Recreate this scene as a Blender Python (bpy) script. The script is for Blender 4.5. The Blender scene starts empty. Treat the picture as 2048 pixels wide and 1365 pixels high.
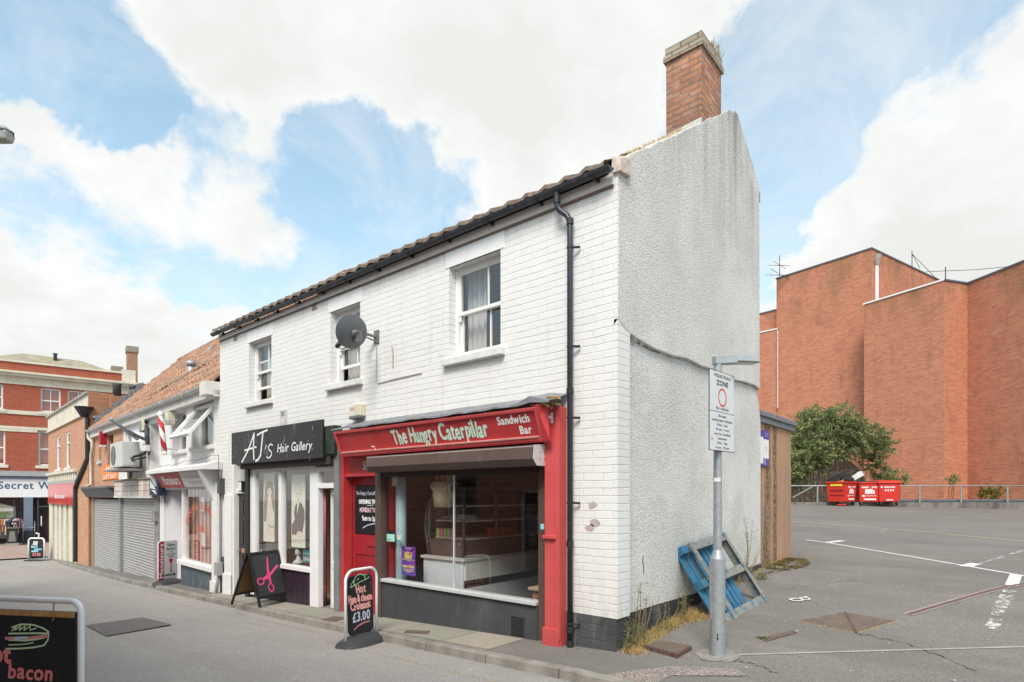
import bpy, bmesh, math, random
from math import radians as Rd, sin, cos, pi
from mathutils import Vector, Matrix
rnd = random.Random(11)
S = bpy.context.scene
COL = S.collection
# ---------------------------------------------------------------- camera, sky, sun, exposure
CAM = Vector((2.91, -4.919, 1.5)); FW = Vector((-.6501, .7597, 0)); RT = Vector((.7597, .6501, 0))
F = 1163.; HY = 990.
cd = bpy.data.cameras.new('camera'); cam = bpy.data.objects.new('camera', cd); COL.objects.link(cam)
cam.location = CAM; cam.rotation_euler = (pi/2, 0, math.atan2(.6501, .7597))
cd.sensor_width = 36; cd.lens = F/2048*36; cd.shift_y = (HY-682.5)/2048; cd.clip_end = 2000; cd.clip_start = .05
S.camera = cam
SUN_EL = Rd(50); SUN_AZ = Rd(152)      # azimuth clockwise from +Y
S.view_settings.view_transform = 'Standard'; S.view_settings.look = 'None'
S.view_settings.exposure = 0.93; S.view_settings.gamma = 1
def raydir(px, py): return (FW + RT*((px-1024)/F) + Vector((0, 0, (HY-py)/F)))
def build_world():
    W = bpy.data.worlds.new('World'); S.world = W; W.use_nodes = True
    nt = W.node_tree; N = nt.nodes; L = nt.links; N.clear()
    out = N.new('ShaderNodeOutputWorld'); bg = N.new('ShaderNodeBackground'); L.new(bg.outputs[0], out.inputs[0])
    sky = N.new('ShaderNodeTexSky'); sky.sky_type = 'NISHITA'; sky.sun_disc = False
    sky.sun_elevation = SUN_EL; sky.sun_rotation = SUN_AZ; sky.air_density = 1.0; sky.dust_density = .6; sky.ozone_density = 1.6
    bg.inputs[1].default_value = .1
    tc = N.new('ShaderNodeTexCoord'); nrm = N.new('ShaderNodeVectorMath'); nrm.operation = 'NORMALIZE'
    L.new(tc.outputs['Generated'], nrm.inputs[0])
    sx = N.new('ShaderNodeSeparateXYZ'); L.new(nrm.outputs[0], sx.inputs[0])
    def m(op, a, b=None, c=None):
        n = N.new('ShaderNodeMath'); n.operation = op
        for i, v in enumerate((a, b, c)):
            if v is None: continue
            if isinstance(v, (int, float)): n.inputs[i].default_value = v
            else: L.new(v, n.inputs[i])
        return n.outputs[0]
    zz = m('ADD', m('MAXIMUM', sx.outputs[2], 0), .32)
    cv = N.new('ShaderNodeCombineXYZ'); L.new(m('DIVIDE', sx.outputs[0], zz), cv.inputs[0]); L.new(m('DIVIDE', sx.outputs[1], zz), cv.inputs[1])
    def noise(sc, det, rough, dist=0, off=(0, 0, 0)):
        mp = N.new('ShaderNodeMapping'); mp.inputs['Location'].default_value = off; L.new(cv.outputs[0], mp.inputs[0])
        n = N.new('ShaderNodeTexNoise'); n.inputs['Scale'].default_value = sc; n.inputs['Detail'].default_value = det
        n.inputs['Roughness'].default_value = rough; n.inputs['Distortion'].default_value = dist; L.new(mp.outputs[0], n.inputs[0]); return n.outputs[0]
    big = noise(1.9, 12, .60, .3, (3.1, 1.2, 0)); fin_ = noise(6.5, 8, .62, .2, (1, 7, 0))
    # broad cloud banks and clear patches, as directions of the sky dome
    blobs = [(230, 60, .26, .50), (620, 170, .34, .34), (950, 120, .32, .30), (1280, 90, .30, .42), (430, 290, .18, .30), (1440, 90, .14, .2), (1990, 330, .22, .45), (2048, 480, .3, .3), (1640, 570, .2, .35), (1780, 430, .14, .25),
             (560, 590, .2, .55), (350, 600, .22, .6), (20, 190, .13, .4), (140, 270, .09, .25), (60, 670, .22, .5), (1640, 15, .08, .25), (1990, 50, .12, .3), (900, 300, .16, .2),
             (330, 440, .2, -.7), (560, 430, .19, -.62), (740, 420, .16, -.55), (900, 380, .1, -.3), (480, 540, .12, -.3), (120, 420, .2, -.55), (1640, 190, .22, -.5), (1840, 150, .2, -.5), (1530, 300, .18, -.4), (1600, 400, .14, -.25), (90, 60, .12, -.6), (60, 130, .09, -.5), (1190, 270, .1, -.15), (930, 400, .10, -.3), (1640, 620, .1, .2)]
    acc = None
    wn = N.new('ShaderNodeTexNoise'); wn.inputs['Scale'].default_value = 3.2; wn.inputs['Detail'].default_value = 6; wn.inputs['Roughness'].default_value = .6; L.new(nrm.outputs[0], wn.inputs[0])
    ws = N.new('ShaderNodeVectorMath'); ws.operation = 'MULTIPLY_ADD'; L.new(wn.outputs['Color'], ws.inputs[0]); ws.inputs[1].default_value = (.42, .42, .42); ws.inputs[2].default_value = (-.21, -.21, -.21)
    wa_ = N.new('ShaderNodeVectorMath'); wa_.operation = 'ADD'; L.new(nrm.outputs[0], wa_.inputs[0]); L.new(ws.outputs[0], wa_.inputs[1]); wd_ = N.new('ShaderNodeVectorMath'); wd_.operation = 'NORMALIZE'; L.new(wa_.outputs[0], wd_.inputs[0])
    for (px, py, r, w) in blobs:
        d = raydir(px, py).normalized()
        dp = N.new('ShaderNodeVectorMath'); dp.operation = 'DOT_PRODUCT'; L.new(wd_.outputs[0], dp.inputs[0]); dp.inputs[1].default_value = d
        mr = N.new('ShaderNodeMapRange'); mr.interpolation_type = 'SMOOTHERSTEP'; L.new(dp.outputs['Value'], mr.inputs[0])
        mr.inputs[1].default_value = cos(r*1.25); mr.inputs[2].default_value = 1; mr.inputs[3].default_value = 0; mr.inputs[4].default_value = w
        acc = mr.outputs[0] if acc is None else m('ADD', acc, mr.outputs[0])
    dens = m('ADD', m('ADD', m('MULTIPLY', m('SUBTRACT', big, .5), 2.0), m('MULTIPLY', m('SUBTRACT', fin_, .5), .9)), m('ADD', acc, .50))
    mask = N.new('ShaderNodeMapRange'); mask.interpolation_type = 'SMOOTHSTEP'; L.new(dens, mask.inputs[0]); mask.inputs[1].default_value = .34; mask.inputs[2].default_value = .80
    shade = m('ADD', m('MULTIPLY', noise(4.2, 8, .62, .2, (9, 4, 0)), .75), m('MULTIPLY', m('SUBTRACT', dens, .9), .22))
    cr = N.new('ShaderNodeValToRGB'); cr.color_ramp.elements[0].position = .30; cr.color_ramp.elements[0].color = (5.2, 5.25, 5.2, 1)
    cr.color_ramp.elements[1].position = .56; cr.color_ramp.elements[1].color = (4.5, 4.56, 4.42, 1); L.new(shade, cr.inputs[0])
    hz = N.new('ShaderNodeMixRGB'); hz.inputs[2].default_value = (3.9, 4.25, 4.5, 1)
    L.new(m('MULTIPLY', m('POWER', m('SUBTRACT', 1, m('MAXIMUM', sx.outputs[2], 0)), 2.2), .8), hz.inputs[0])
    tint = N.new('ShaderNodeMixRGB'); tint.blend_type = 'MULTIPLY'; tint.inputs[0].default_value = 1; tint.inputs[2].default_value = (1.62, 1.78, 1.45, 1); L.new(sky.outputs[0], tint.inputs[1])
    L.new(tint.outputs[0], hz.inputs[1])
    veil = m('MULTIPLY', m('MINIMUM', m('MAXIMUM', m('MULTIPLY', m('SUBTRACT', noise(2.6, 10, .68, .6, (7, 2, 0)), .40), 3.2), 0), 1), .6)
    mix = N.new('ShaderNodeMixRGB'); L.new(m('MAXIMUM', mask.outputs[0], veil), mix.inputs[0]); L.new(hz.outputs[0], mix.inputs[1]); L.new(cr.outputs[0], mix.inputs[2])
    L.new(mix.outputs[0], bg.inputs[0])
build_world()
sd = bpy.data.lights.new('sun', 'SUN'); sd.energy = 2.1; sd.angle = Rd(24); sd.color = (1, .93, .84)
sun = bpy.data.objects.new('sun', sd); COL.objects.link(sun)
sdir = Vector((sin(SUN_AZ)*cos(SUN_EL), cos(SUN_AZ)*cos(SUN_EL), sin(SUN_EL)))
sun.rotation_euler = sdir.to_track_quat('Z', 'Y').to_euler()
# ---------------------------------------------------------------- frames and mesh helpers
class Fr:
    def __init__(s, o, u, w=(0, 0, 1)):
        s.o = Vector(o); s.u = Vector(u).normalized(); s.w = Vector(w).normalized(); s.n = s.u.cross(s.w).normalized()
    def P(s, a, d, z): return s.o + s.u*a + s.n*d + s.w*z
    def px(s, px, py, d=0):
        r = raydir(px, py); q = s.o + s.n*d; t = (q-CAM).dot(s.n)/r.dot(s.n); p = CAM + r*t - q
        return p.dot(s.u), p.dot(s.w)
    def sh(s, a=0, d=0, z=0): return Fr(s.P(a, d, z), s.u, s.w)
FA = Fr((0, 0, 0), (1, 0, 0))                     # front of the white house, seen from the street
GA = Fr((0, 0, 0), (0, 1, 0))                     # its gable
F2 = Fr((-8.8, 0, 0), (.9975, -.071, 0))          # the row beyond it
F3 = Fr((-42.2, 3.84, 0), (.1943, .9809, 0))      # shop across the far junction
class M:
    def __init__(s): s.v = []; s.f = []
    def poly(s, pts):
        b = len(s.v); s.v += [Vector(p) for p in pts]; s.f.append(tuple(range(b, b+len(pts)))); return s
    def hexa(s, p):
        b = len(s.v); s.v += [Vector(q) for q in p]
        s.f += [tuple(b+i for i in f) for f in ((0, 3, 2, 1), (4, 5, 6, 7), (0, 1, 5, 4), (1, 2, 6, 5), (2, 3, 7, 6), (3, 0, 4, 7))]; return s
    def box(s, fr, a0, a1, d0, d1, z0, z1):
        return s.hexa([fr.P(a, d, z) for z in (z0, z1) for (a, d) in ((a0, d0), (a0, d1), (a1, d1), (a1, d0))])
    def prism(s, fr, pts, d0, d1):                # pts (a,z) outline extruded along the frame normal
        n = len(pts); b = len(s.v); s.v += [fr.P(a, d0, z) for a, z in pts] + [fr.P(a, d1, z) for a, z in pts]
        s.f += [tuple(b+i for i in range(n)), tuple(b+n+i for i in reversed(range(n)))]
        for i in range(n): j = (i+1) % n; s.f.append((b+i, b+n+i, b+n+j, b+j))
        return s
    def column(s, pts, z0, z1):                   # plan outline (x,y) raised from z0 to z1
        n = len(pts); b = len(s.v); s.v += [Vector((x, y, z0)) for x, y in pts] + [Vector((x, y, z1)) for x, y in pts]
        s.f += [tuple(b+i for i in reversed(range(n))), tuple(b+n+i for i in range(n))]
        for i in range(n): j = (i+1) % n; s.f.append((b+i, b+j, b+n+j, b+n+i))
        return s
    def tube(s, pts, r, seg=8, caps=True):
        pts = [Vector(p) for p in pts]; n = len(pts); rr = r if isinstance(r, (list, tuple)) else [r]*n; b = len(s.v); ref = None
        for i, p in enumerate(pts):
            t = (pts[min(i+1, n-1)]-pts[max(i-1, 0)]); t = t.normalized() if t.length > 1e-9 else Vector((0, 0, 1))
            if ref is None: ref = t.orthogonal().normalized()
            ref = (ref - t*ref.dot(t)); ref = ref.normalized() if ref.length > 1e-6 else t.orthogonal().normalized()
            q = t.cross(ref)
            for k in range(seg): a = 2*pi*k/seg; s.v.append(p + (ref*cos(a)+q*sin(a))*rr[i])
        for i in range(n-1):
            for k in range(seg):
                k2 = (k+1) % seg; s.f.append((b+i*seg+k, b+i*seg+k2, b+(i+1)*seg+k2, b+(i+1)*seg+k))
        if caps: s.f.append(tuple(b+k for k in reversed(range(seg)))); s.f.append(tuple(b+(n-1)*seg+k for k in range(seg)))
        return s
    def ball(s, c, rx, ry, rz, seg=10, rings=7):
        c = Vector(c); pts = []; b = len(s.v)
        for i in range(rings+1):
            th = pi*i/rings
            for k in range(seg): a = 2*pi*k/seg; s.v.append(c+Vector((rx*sin(th)*cos(a), ry*sin(th)*sin(a), rz*cos(th))))
        for i in range(rings):
            for k in range(seg): k2 = (k+1) % seg; s.f.append((b+i*seg+k, b+(i+1)*seg+k, b+(i+1)*seg+k2, b+i*seg+k2))
        return s
    def ellipse(s, fr, a, z, ra, rz, d0, d1, n=24):
        return s.prism(fr, [(a+ra*cos(2*pi*i/n), z+rz*sin(2*pi*i/n)) for i in range(n)], d0, d1)
    def ring(s, fr, a, z, ra, rz, t, d, n=32):
        for i in range(n):
            p, q = 2*pi*i/n, 2*pi*(i+1)/n
            s.poly([fr.P(a+(ra-t)*cos(p), d, z+(rz-t)*sin(p)), fr.P(a+ra*cos(p), d, z+rz*sin(p)), fr.P(a+ra*cos(q), d, z+rz*sin(q)), fr.P(a+(ra-t)*cos(q), d, z+(rz-t)*sin(q))])
        return s
    def stroke(s, fr, pts, w, d):                 # flat painted line through (a,z) points
        for i in range(len(pts)-1):
            a, b = Vector(pts[i]), Vector(pts[i+1]); t = (b-a)
            if t.length < 1e-6: continue
            t.normalize(); n = Vector((-t.y, t.x))*w*.5; a2 = a-t*w*.3; b2 = b+t*w*.3
            s.poly([fr.P(p.x, d+.0001*(i % 3), p.y) for p in (a2-n, b2-n, b2+n, a2+n)])
        return s
    def obj(s, name, mat, root=None, bevel=0, smooth=False, solid=0):
        off = Vector((0, 0, 0)); r = root
        while r is not None: off += r.location; r = r.parent
        me = bpy.data.meshes.new(name); me.from_pydata([tuple(p-off) for p in s.v], [], s.f); me.materials.append(mat)
        uv = me.uv_layers.new(name='UVMap'); Z = Vector((0, 0, 1))
        for p in me.polygons:
            n = p.normal
            if abs(n.z) > .97: t = Vector((1, 0, 0)); b = Vector((0, 1, 0))
            else: t = Z.cross(n).normalized(); b = n.cross(t).normalized()
            for li in p.loop_indices:
                c = s.v[me.loops[li].vertex_index]; uv.data[li].uv = (c.dot(t), c.dot(b) if abs(n.z) > .05 else c.z)
            if smooth: p.use_smooth = True
        o = bpy.data.objects.new(name, me); COL.objects.link(o)
        if root is not None: o.parent = root
        if bevel:
            bv = o.modifiers.new('bevel', 'BEVEL'); bv.width = bevel; bv.segments = 2; bv.limit_method = 'ANGLE'
        if solid: so = o.modifiers.new('solid', 'SOLIDIFY'); so.thickness = solid
        return o
def tag(o, label=None, cat=None, group=None, kind=None):
    for k, v in (('label', label), ('category', cat), ('group', group), ('kind', kind)):
        if v: o[k] = v
    return o
def thing(name, label, cat, loc=(0, 0, 0), group=None):
    o = bpy.data.objects.new(name, None); COL.objects.link(o); o.location = loc; o.empty_display_size = .1
    return tag(o, label, cat, group)
def walls(fr, a0, a1, z0, z1, holes, t, m=None):  # wall slab with rectangular openings (a0,a1,z0,z1)
    m = m or M(); A = sorted({a0, a1, *[h[0] for h in holes], *[h[1] for h in holes]}); Z = sorted({z0, z1, *[h[2] for h in holes], *[h[3] for h in holes]})
    A = [a for a in A if a0 <= a <= a1]; Z = [z for z in Z if z0 <= z <= z1]
    def solid(i, j):
        if i < 0 or j < 0 or i >= len(A)-1 or j >= len(Z)-1: return False
        ca, cz = (A[i]+A[i+1])/2, (Z[j]+Z[j+1])/2
        return not any(h[0] < ca < h[1] and h[2] < cz < h[3] for h in holes)
    for i in range(len(A)-1):
        for j in range(len(Z)-1):
            if not solid(i, j): continue
            x0, x1, y0, y1 = A[i], A[i+1], Z[j], Z[j+1]; P = fr.P
            m.poly([P(x0, 0, y0), P(x1, 0, y0), P(x1, 0, y1), P(x0, 0, y1)]); m.poly([P(x1, -t, y0), P(x0, -t, y0), P(x0, -t, y1), P(x1, -t, y1)])
            if not solid(i-1, j): m.poly([P(x0, -t, y0), P(x0, 0, y0), P(x0, 0, y1), P(x0, -t, y1)])
            if not solid(i+1, j): m.poly([P(x1, 0, y0), P(x1, -t, y0), P(x1, -t, y1), P(x1, 0, y1)])
            if not solid(i, j-1): m.poly([P(x0, -t, y0), P(x1, -t, y0), P(x1, 0, y0), P(x0, 0, y0)])
            if not solid(i, j+1): m.poly([P(x0, 0, y1), P(x1, 0, y1), P(x1, -t, y1), P(x0, -t, y1)])
    return m
# ---------------------------------------------------------------- materials
MC = {}
class NT:
    def __init__(s, name):
        s.m = bpy.data.materials.new(name); s.m.use_nodes = True; s.N = s.m.node_tree.nodes; s.L = s.m.node_tree.links
        s.b = s.N['Principled BSDF']; s.tc = s.N.new('ShaderNodeTexCoord')
    def n(s, t, **k):
        q = s.N.new(t)
        for a, b in k.items(): setattr(q, a, b)
        return q
    def l(s, a, b): s.L.new(a, b)
    def map(s, scale=(1, 1, 1), src='Object', loc=(0, 0, 0)):
        q = s.n('ShaderNodeMapping'); q.inputs['Scale'].default_value = scale; q.inputs['Location'].default_value = loc; s.l(s.tc.outputs[src], q.inputs[0]); return q.outputs[0]
    def noise(s, sc, det=4, rough=.55, vec=None, dist=0):
        q = s.n('ShaderNodeTexNoise'); q.inputs['Scale'].default_value = sc; q.inputs['Detail'].default_value = det; q.inputs['Roughness'].default_value = rough; q.inputs['Distortion'].default_value = dist
        s.l(vec if vec is not None else s.tc.outputs['Object'], q.inputs[0]); return q.outputs[0]
    def rng(s, v, a, b, c=0, d=1):
        q = s.n('ShaderNodeMapRange'); s.l(v, q.inputs[0])
        for i, x in enumerate((a, b, c, d)): q.inputs[i+1].default_value = x
        return q.outputs[0]
    def mix(s, f, a, b, t='MIX'):
        q = s.n('ShaderNodeMixRGB', blend_type=t)
        for i, x in enumerate((f, a, b)):
            if isinstance(x, (int, float)): q.inputs[i].default_value = x
            elif isinstance(x, tuple): q.inputs[i].default_value = (*x[:3], 1)
            else: s.l(x, q.inputs[i])
        return q.outputs[0]
    def math(s, op, a, b=0):
        q = s.n('ShaderNodeMath', operation=op)
        for i, x in enumerate((a, b)):
            if isinstance(x, (int, float)): q.inputs[i].default_value = x
            else: s.l(x, q.inputs[i])
        return q.outputs[0]
    def bump(s, h, st=.5, dist=.01, prev=None):
        q = s.n('ShaderNodeBump'); q.inputs['Strength'].default_value = st; q.inputs['Distance'].default_value = dist; s.l(h, q.inputs['Height'])
        if prev is not None: s.l(prev, q.inputs['Normal'])
        return q.outputs[0]
    def fin(s, col=None, rough=None, nor=None, metal=0, spec=None):
        if col is not None:
            if isinstance(col, tuple): s.b.inputs['Base Color'].default_value = (*col[:3], 1)
            else: s.l(col, s.b.inputs['Base Color'])
        if rough is not None:
            if isinstance(rough, (int, float)): s.b.inputs['Roughness'].default_value = rough
            else: s.l(rough, s.b.inputs['Roughness'])
        if nor is not None: s.l(nor, s.b.inputs['Normal'])
        s.b.inputs['Metallic'].default_value = metal
        if spec is not None: s.b.inputs['Specular IOR Level'].default_value = spec
        return s.m
def mat(name, c, rough=.6, var=.15, sc=6, dirt=None, damt=.0, metal=0, bump=0, bsc=40, spec=.4):
    if name in MC: return MC[name]
    t = NT(name); c = tuple(c)
    f = t.noise(sc, 6, .6); f2 = t.noise(sc*9, 3, .6)
    col = t.mix(t.rng(f, .3, .7), tuple(x*(1-var) for x in c), tuple(min(1, x*(1+var)) for x in c))
    col = t.mix(t.rng(f2, .35, .75, 0, .5*var*2), col, tuple(x*.7 for x in c))
    if dirt: col = t.mix(t.rng(t.noise(sc*.8, 8, .7, t.map((1, 1, .35))), .62-.25*damt, .85-.2*damt, 0, min(1, .35+damt)), col, dirt)
    nor = t.bump(t.noise(bsc, 4, .6), bump, .01) if bump else None
    MC[name] = t.fin(col, t.rng(f2, .3, .7, max(0, rough-.08), min(1, rough+.1)), nor, metal, spec); return MC[name]
def flat(name, c, rough=.55):
    return mat(name, c, rough, .05, 12)
def brick(name, c1, c2, mortar, w=.225, h=.075, ms=.01, bump=.6, white=None, wamt=.0, stain=None, samt=0, wscale=1.2):
    if name in MC: return MC[name]
    t = NT(name); uv = t.tc.outputs['UV']
    wob = t.n('ShaderNodeVectorMath', operation='SCALE'); nz = t.n('ShaderNodeTexNoise'); nz.inputs['Scale'].default_value = 5; t.l(uv, nz.inputs[0]); t.l(nz.outputs['Color'], wob.inputs[0]); wob.inputs['Scale'].default_value = .012
    ad = t.n('ShaderNodeVectorMath', operation='ADD'); t.l(uv, ad.inputs[0]); t.l(wob.outputs[0], ad.inputs[1])
    b = t.n('ShaderNodeTexBrick'); t.l(ad.outputs[0], b.inputs[0]); b.inputs['Scale'].default_value = 1; b.inputs['Brick Width'].default_value = w; b.inputs['Row Height'].default_value = h
    b.inputs['Mortar Size'].default_value = ms; b.inputs['Mortar Smooth'].default_value = .35; b.inputs['Bias'].default_value = -.1
    b.inputs['Color1'].default_value = (*c1, 1); b.inputs['Color2'].default_value = (*c2, 1); b.inputs['Mortar'].default_value = (*mortar, 1)
    big = t.noise(.7, 6, .65, uv); mid = t.noise(9, 4, .65, uv); fine = t.noise(60, 3, .6, uv)
    col = t.mix(t.rng(big, .3, .7, 0, .35), b.outputs['Color'], tuple(x*.72 for x in c1))
    col = t.mix(t.rng(mid, .42, .75, 0, .45), col, tuple(min(1, x*1.35) for x in c2))
    col = t.mix(t.rng(fine, .5, .8, 0, .3), col, tuple(x*.5 for x in c1))
    if white: col = t.mix(t.rng(t.noise(wscale, 8, .75, t.map((1, 3.5, 1), 'UV')), .68-.25*wamt, .80-.2*wamt, 0, .5), col, white)
    if stain: col = t.mix(t.rng(t.noise(1.3, 7, .65, t.map((1, .35, 1), 'UV', (4, 2, 0))), .6-.2*samt, .85-.2*samt, 0, .75), col, stain)
    hgt = t.math('ADD', t.math('MULTIPLY', b.outputs['Fac'], -1), t.math('MULTIPLY', mid, .35))
    MC[name] = t.fin(col, .85, t.bump(fine, .3, .004, t.bump(hgt, bump, .012)), 0, .2); return MC[name]
def painted_brick(name, base=(.775, .765, .75), crack=(.30, .29, .28), amt=1., peel=True, row=.075):
    t = NT(name); uv = t.tc.outputs['UV']
    nz = t.n('ShaderNodeTexNoise'); nz.inputs['Scale'].default_value = 3.5; nz.inputs['Detail'].default_value = 3; t.l(uv, nz.inputs[0])
    wob = t.n('ShaderNodeVectorMath', operation='SCALE'); t.l(nz.outputs['Color'], wob.inputs[0]); wob.inputs['Scale'].default_value = .022
    ad = t.n('ShaderNodeVectorMath', operation='ADD'); t.l(uv, ad.inputs[0]); t.l(wob.outputs[0], ad.inputs[1])
    def bk(ms, sm):
        b = t.n('ShaderNodeTexBrick'); t.l(ad.outputs[0], b.inputs[0]); b.inputs['Scale'].default_value = 1; b.inputs['Brick Width'].default_value = .23; b.inputs['Row Height'].default_value = row
        b.inputs['Mortar Size'].default_value = ms; b.inputs['Mortar Smooth'].default_value = sm
        b.inputs['Color1'].default_value = (1, 1, 1, 1); b.inputs['Color2'].default_value = (.86, .86, .86, 1); b.inputs['Mortar'].default_value = (.9, .9, .9, 1); return b
    b = bk(.007, .9); hair = bk(.0024, .3)
    sx = t.n('ShaderNodeSeparateXYZ'); t.l(ad.outputs[0], sx.inputs[0]); fr_ = t.math('FRACT', t.math('DIVIDE', sx.outputs[1], row))
    dd = t.math('MULTIPLY', t.math('MINIMUM', fr_, t.math('SUBTRACT', 1, fr_)), row)
    wd = t.rng(t.noise(6, 4, .7, uv), .35, .7, .0012, .0052); ln = t.math('LESS_THAN', dd, wd)
    rows = t.math('MULTIPLY', ln, t.rng(t.noise(3.1, 6, .75, t.map((.6, 2.2, 1), 'UV')), .36, .60, .12, 1))
    vert = t.math('MULTIPLY', hair.outputs['Fac'], t.rng(t.noise(8, 5, .7, uv), .48, .62, 0, .7))
    col = t.mix(.22, base, b.outputs['Color'], 'MULTIPLY')
    col = t.mix(t.math('MULTIPLY', t.math('MAXIMUM', rows, vert), .7*amt), col, crack)
    col = t.mix(t.rng(t.noise(.8, 7, .6, uv), .35, .75, 0, .16), col, (.60, .60, .60))
    col = t.mix(t.rng(t.noise(2.0, 8, .72, t.map((2.6, .35, 1), 'UV')), .54, .76, 0, .42), col, (.50, .47, .42))
    if peel:
        szz = t.n('ShaderNodeSeparateXYZ'); t.l(uv, szz.inputs[0]); gr = t.math('MAXIMUM', t.rng(szz.outputs[1], 4.25, 4.5), t.rng(szz.outputs[1], .85, .30))
        col = t.mix(t.math('MULTIPLY', gr, t.rng(t.noise(5, 7, .72, t.map((2.4, .5, 1), 'UV')), .40, .66, 0, .5)), col, (.40, .37, .32))
    if peel: col = t.mix(t.rng(t.noise(7, 6, .7, t.map((1.6, .7, 1), 'UV', (3, 1, 0))), .665, .70, 0, .7), col, (.46, .32, .24))
    fine = t.noise(45, 4, .7, uv); mid = t.noise(13, 4, .6, uv)
    h = t.math('ADD', t.math('MULTIPLY', b.outputs['Fac'], -1), t.math('MULTIPLY', mid, .8))
    return t.fin(col, .62, t.bump(fine, .35, .004, t.bump(h, .38, .009)), 0, .3)
def roughcast(name):
    t = NT(name); o = t.tc.outputs['Object']
    v = t.n('ShaderNodeTexVoronoi'); v.inputs['Scale'].default_value = 95; t.l(o, v.inputs[0])
    sp = t.noise(38, 5, .75); 
    col = t.mix(t.rng(t.noise(1.1, 6, .6), .3, .7), (.64, .625, .595), (.79, .775, .745))
    col = t.mix(t.rng(sp, .50, .60, 0, .62), col, (.36, .34, .31)); col = t.mix(t.rng(t.noise(70, 3, .7), .56, .66, 0, .6), col, (.88, .87, .84))
    st = t.noise(4, 7, .7, t.map((1, 1, .09)))
    sz = t.n('ShaderNodeSeparateXYZ'); t.l(o, sz.inputs[0])
    top = t.rng(sz.outputs[2], 4.6, 6.7, 0, 1)
    col = t.mix(t.math('MULTIPLY', t.math('MULTIPLY', t.rng(st, .42, .62), top), .8), col, (.25, .24, .21)); col = t.mix(t.rng(t.noise(2.2, 7, .7, t.map((1, 1, .6), 'Object', (2, 7, 1))), .52, .72, 0, .35), col, (.47, .455, .42)); col = t.mix(t.rng(t.noise(.9, 4, .6, t.map((1, 1, 1), 'Object', (5, 1, 3))), .55, .62, 0, .4), col, (.80, .79, .77))
    low = t.rng(sz.outputs[2], 1.6, .3, 0, 1)
    col = t.mix(t.math('MULTIPLY', t.rng(t.noise(5, 6, .7), .5, .7), t.math('MULTIPLY', low, .4)), col, (.42, .40, .35))
    h = t.math('ADD', t.math('MULTIPLY', v.outputs['Distance'], -1.2), sp)
    MC[name] = t.fin(col, .9, t.bump(h, .9, .009), 0, .15); return MC[name]
def asphalt(name, c=(.20, .195, .19), patchy=.35, g0=.30, g1=1.7):
    t = NT(name); o = t.tc.outputs['Object']
    f = t.noise(95, 3, .8); g = t.noise(45, 4, .75)
    col = t.mix(t.rng(f, .36, .64), tuple(x*g0 for x in c), tuple(x*g1 for x in c))
    col = t.mix(t.rng(g, .58, .68, 0, .6), col, tuple(min(1, x*2.1) for x in c))
    col = t.mix(t.rng(t.noise(.55, 7, .62), .38, .72, 0, patchy), col, tuple(x*.55 for x in c))
    col = t.mix(t.rng(t.noise(2.3, 6, .65, t.map((.5, 1.6, 1))), .5, .8, 0, patchy), col, (c[0]*1.35, c[1]*1.3, c[2]*1.22))
    col = t.mix(t.rng(t.noise(1.1, 5, .6, t.map((.12, 1.9, 1), 'Object', (3, 1, 0))), .45, .66, 0, patchy*.8), col, tuple(x*.66 for x in c)); col = t.mix(t.rng(t.noise(5, 6, .75), .60, .72, 0, .35), col, tuple(x*.4 for x in c))
    v = t.n('ShaderNodeTexVoronoi'); v.inputs['Scale'].default_value = 2.2; t.l(o, v.inputs[0])
    col = t.mix(t.rng(v.outputs['Distance'], .02, .032, .55, 0), col, (.62, .60, .56))
    return t.fin(col, .92, t.bump(f, .55, .006), 0, .2)
def glass(name='window_glass', tint=(1, 1, 1), refl=1.0):
    if name in MC: return MC[name]
    m = bpy.data.materials.new(name); m.use_nodes = True; N = m.node_tree.nodes; L = m.node_tree.links; N.clear()
    o = N.new('ShaderNodeOutputMaterial'); tr = N.new('ShaderNodeBsdfTransparent'); tr.inputs[0].default_value = (*tint, 1)
    gl = N.new('ShaderNodeBsdfGlossy'); gl.inputs['Roughness'].default_value = .015
    lw = N.new('ShaderNodeLayerWeight'); lw.inputs[0].default_value = .5; fz = N.new('ShaderNodeMath'); fz.operation = 'POWER'; fz.inputs[1].default_value = 3.6; L.new(lw.outputs['Facing'], fz.inputs[0]); mu = N.new('ShaderNodeMath'); mu.operation = 'MULTIPLY_ADD'; mu.inputs[1].default_value = .9*refl; mu.inputs[2].default_value = .15*refl; mu.use_clamp = True
    mx = N.new('ShaderNodeMixShader'); L.new(fz.outputs[0], mu.inputs[0]); L.new(mu.outputs[0], mx.inputs[0]); L.new(tr.outputs[0], mx.inputs[1]); L.new(gl.outputs[0], mx.inputs[2])
    nz = N.new('ShaderNodeTexNoise'); nz.inputs['Scale'].default_value = 1.3; bp = N.new('ShaderNodeBump'); bp.inputs['Strength'].default_value = .03; bp.inputs['Distance'].default_value = .05
    L.new(nz.outputs[0], bp.inputs['Height']); L.new(bp.outputs[0], gl.inputs['Normal']); L.new(mx.outputs[0], o.inputs[0]); MC[name] = m; return m
def wood(name, c1, c2, axis=(1, 1, 12), rough=.7, worn=None, wa=.3):
    t = NT(name); g = t.noise(3, 6, .65, t.map(axis))
    col = t.mix(t.rng(g, .35, .65), c1, c2)
    if worn: col = t.mix(t.rng(t.noise(9, 6, .7), .6-.25*wa, .68-.2*wa, 0, .9), col, worn)
    return t.fin(col, rough, t.bump(g, .4, .006), 0, .25)
WHITE = mat('white_gloss_paint', (.78, .78, .77), .4, .06, 5, (.45, .42, .38), .12)
UPVC = mat('white_plastic', (.80, .80, .80), .35, .04, 5, (.5, .48, .45), .05)
STONEW = mat('painted_stone', (.70, .70, .68), .7, .1, 8, (.4, .38, .34), .25, bump=.3)
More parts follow.
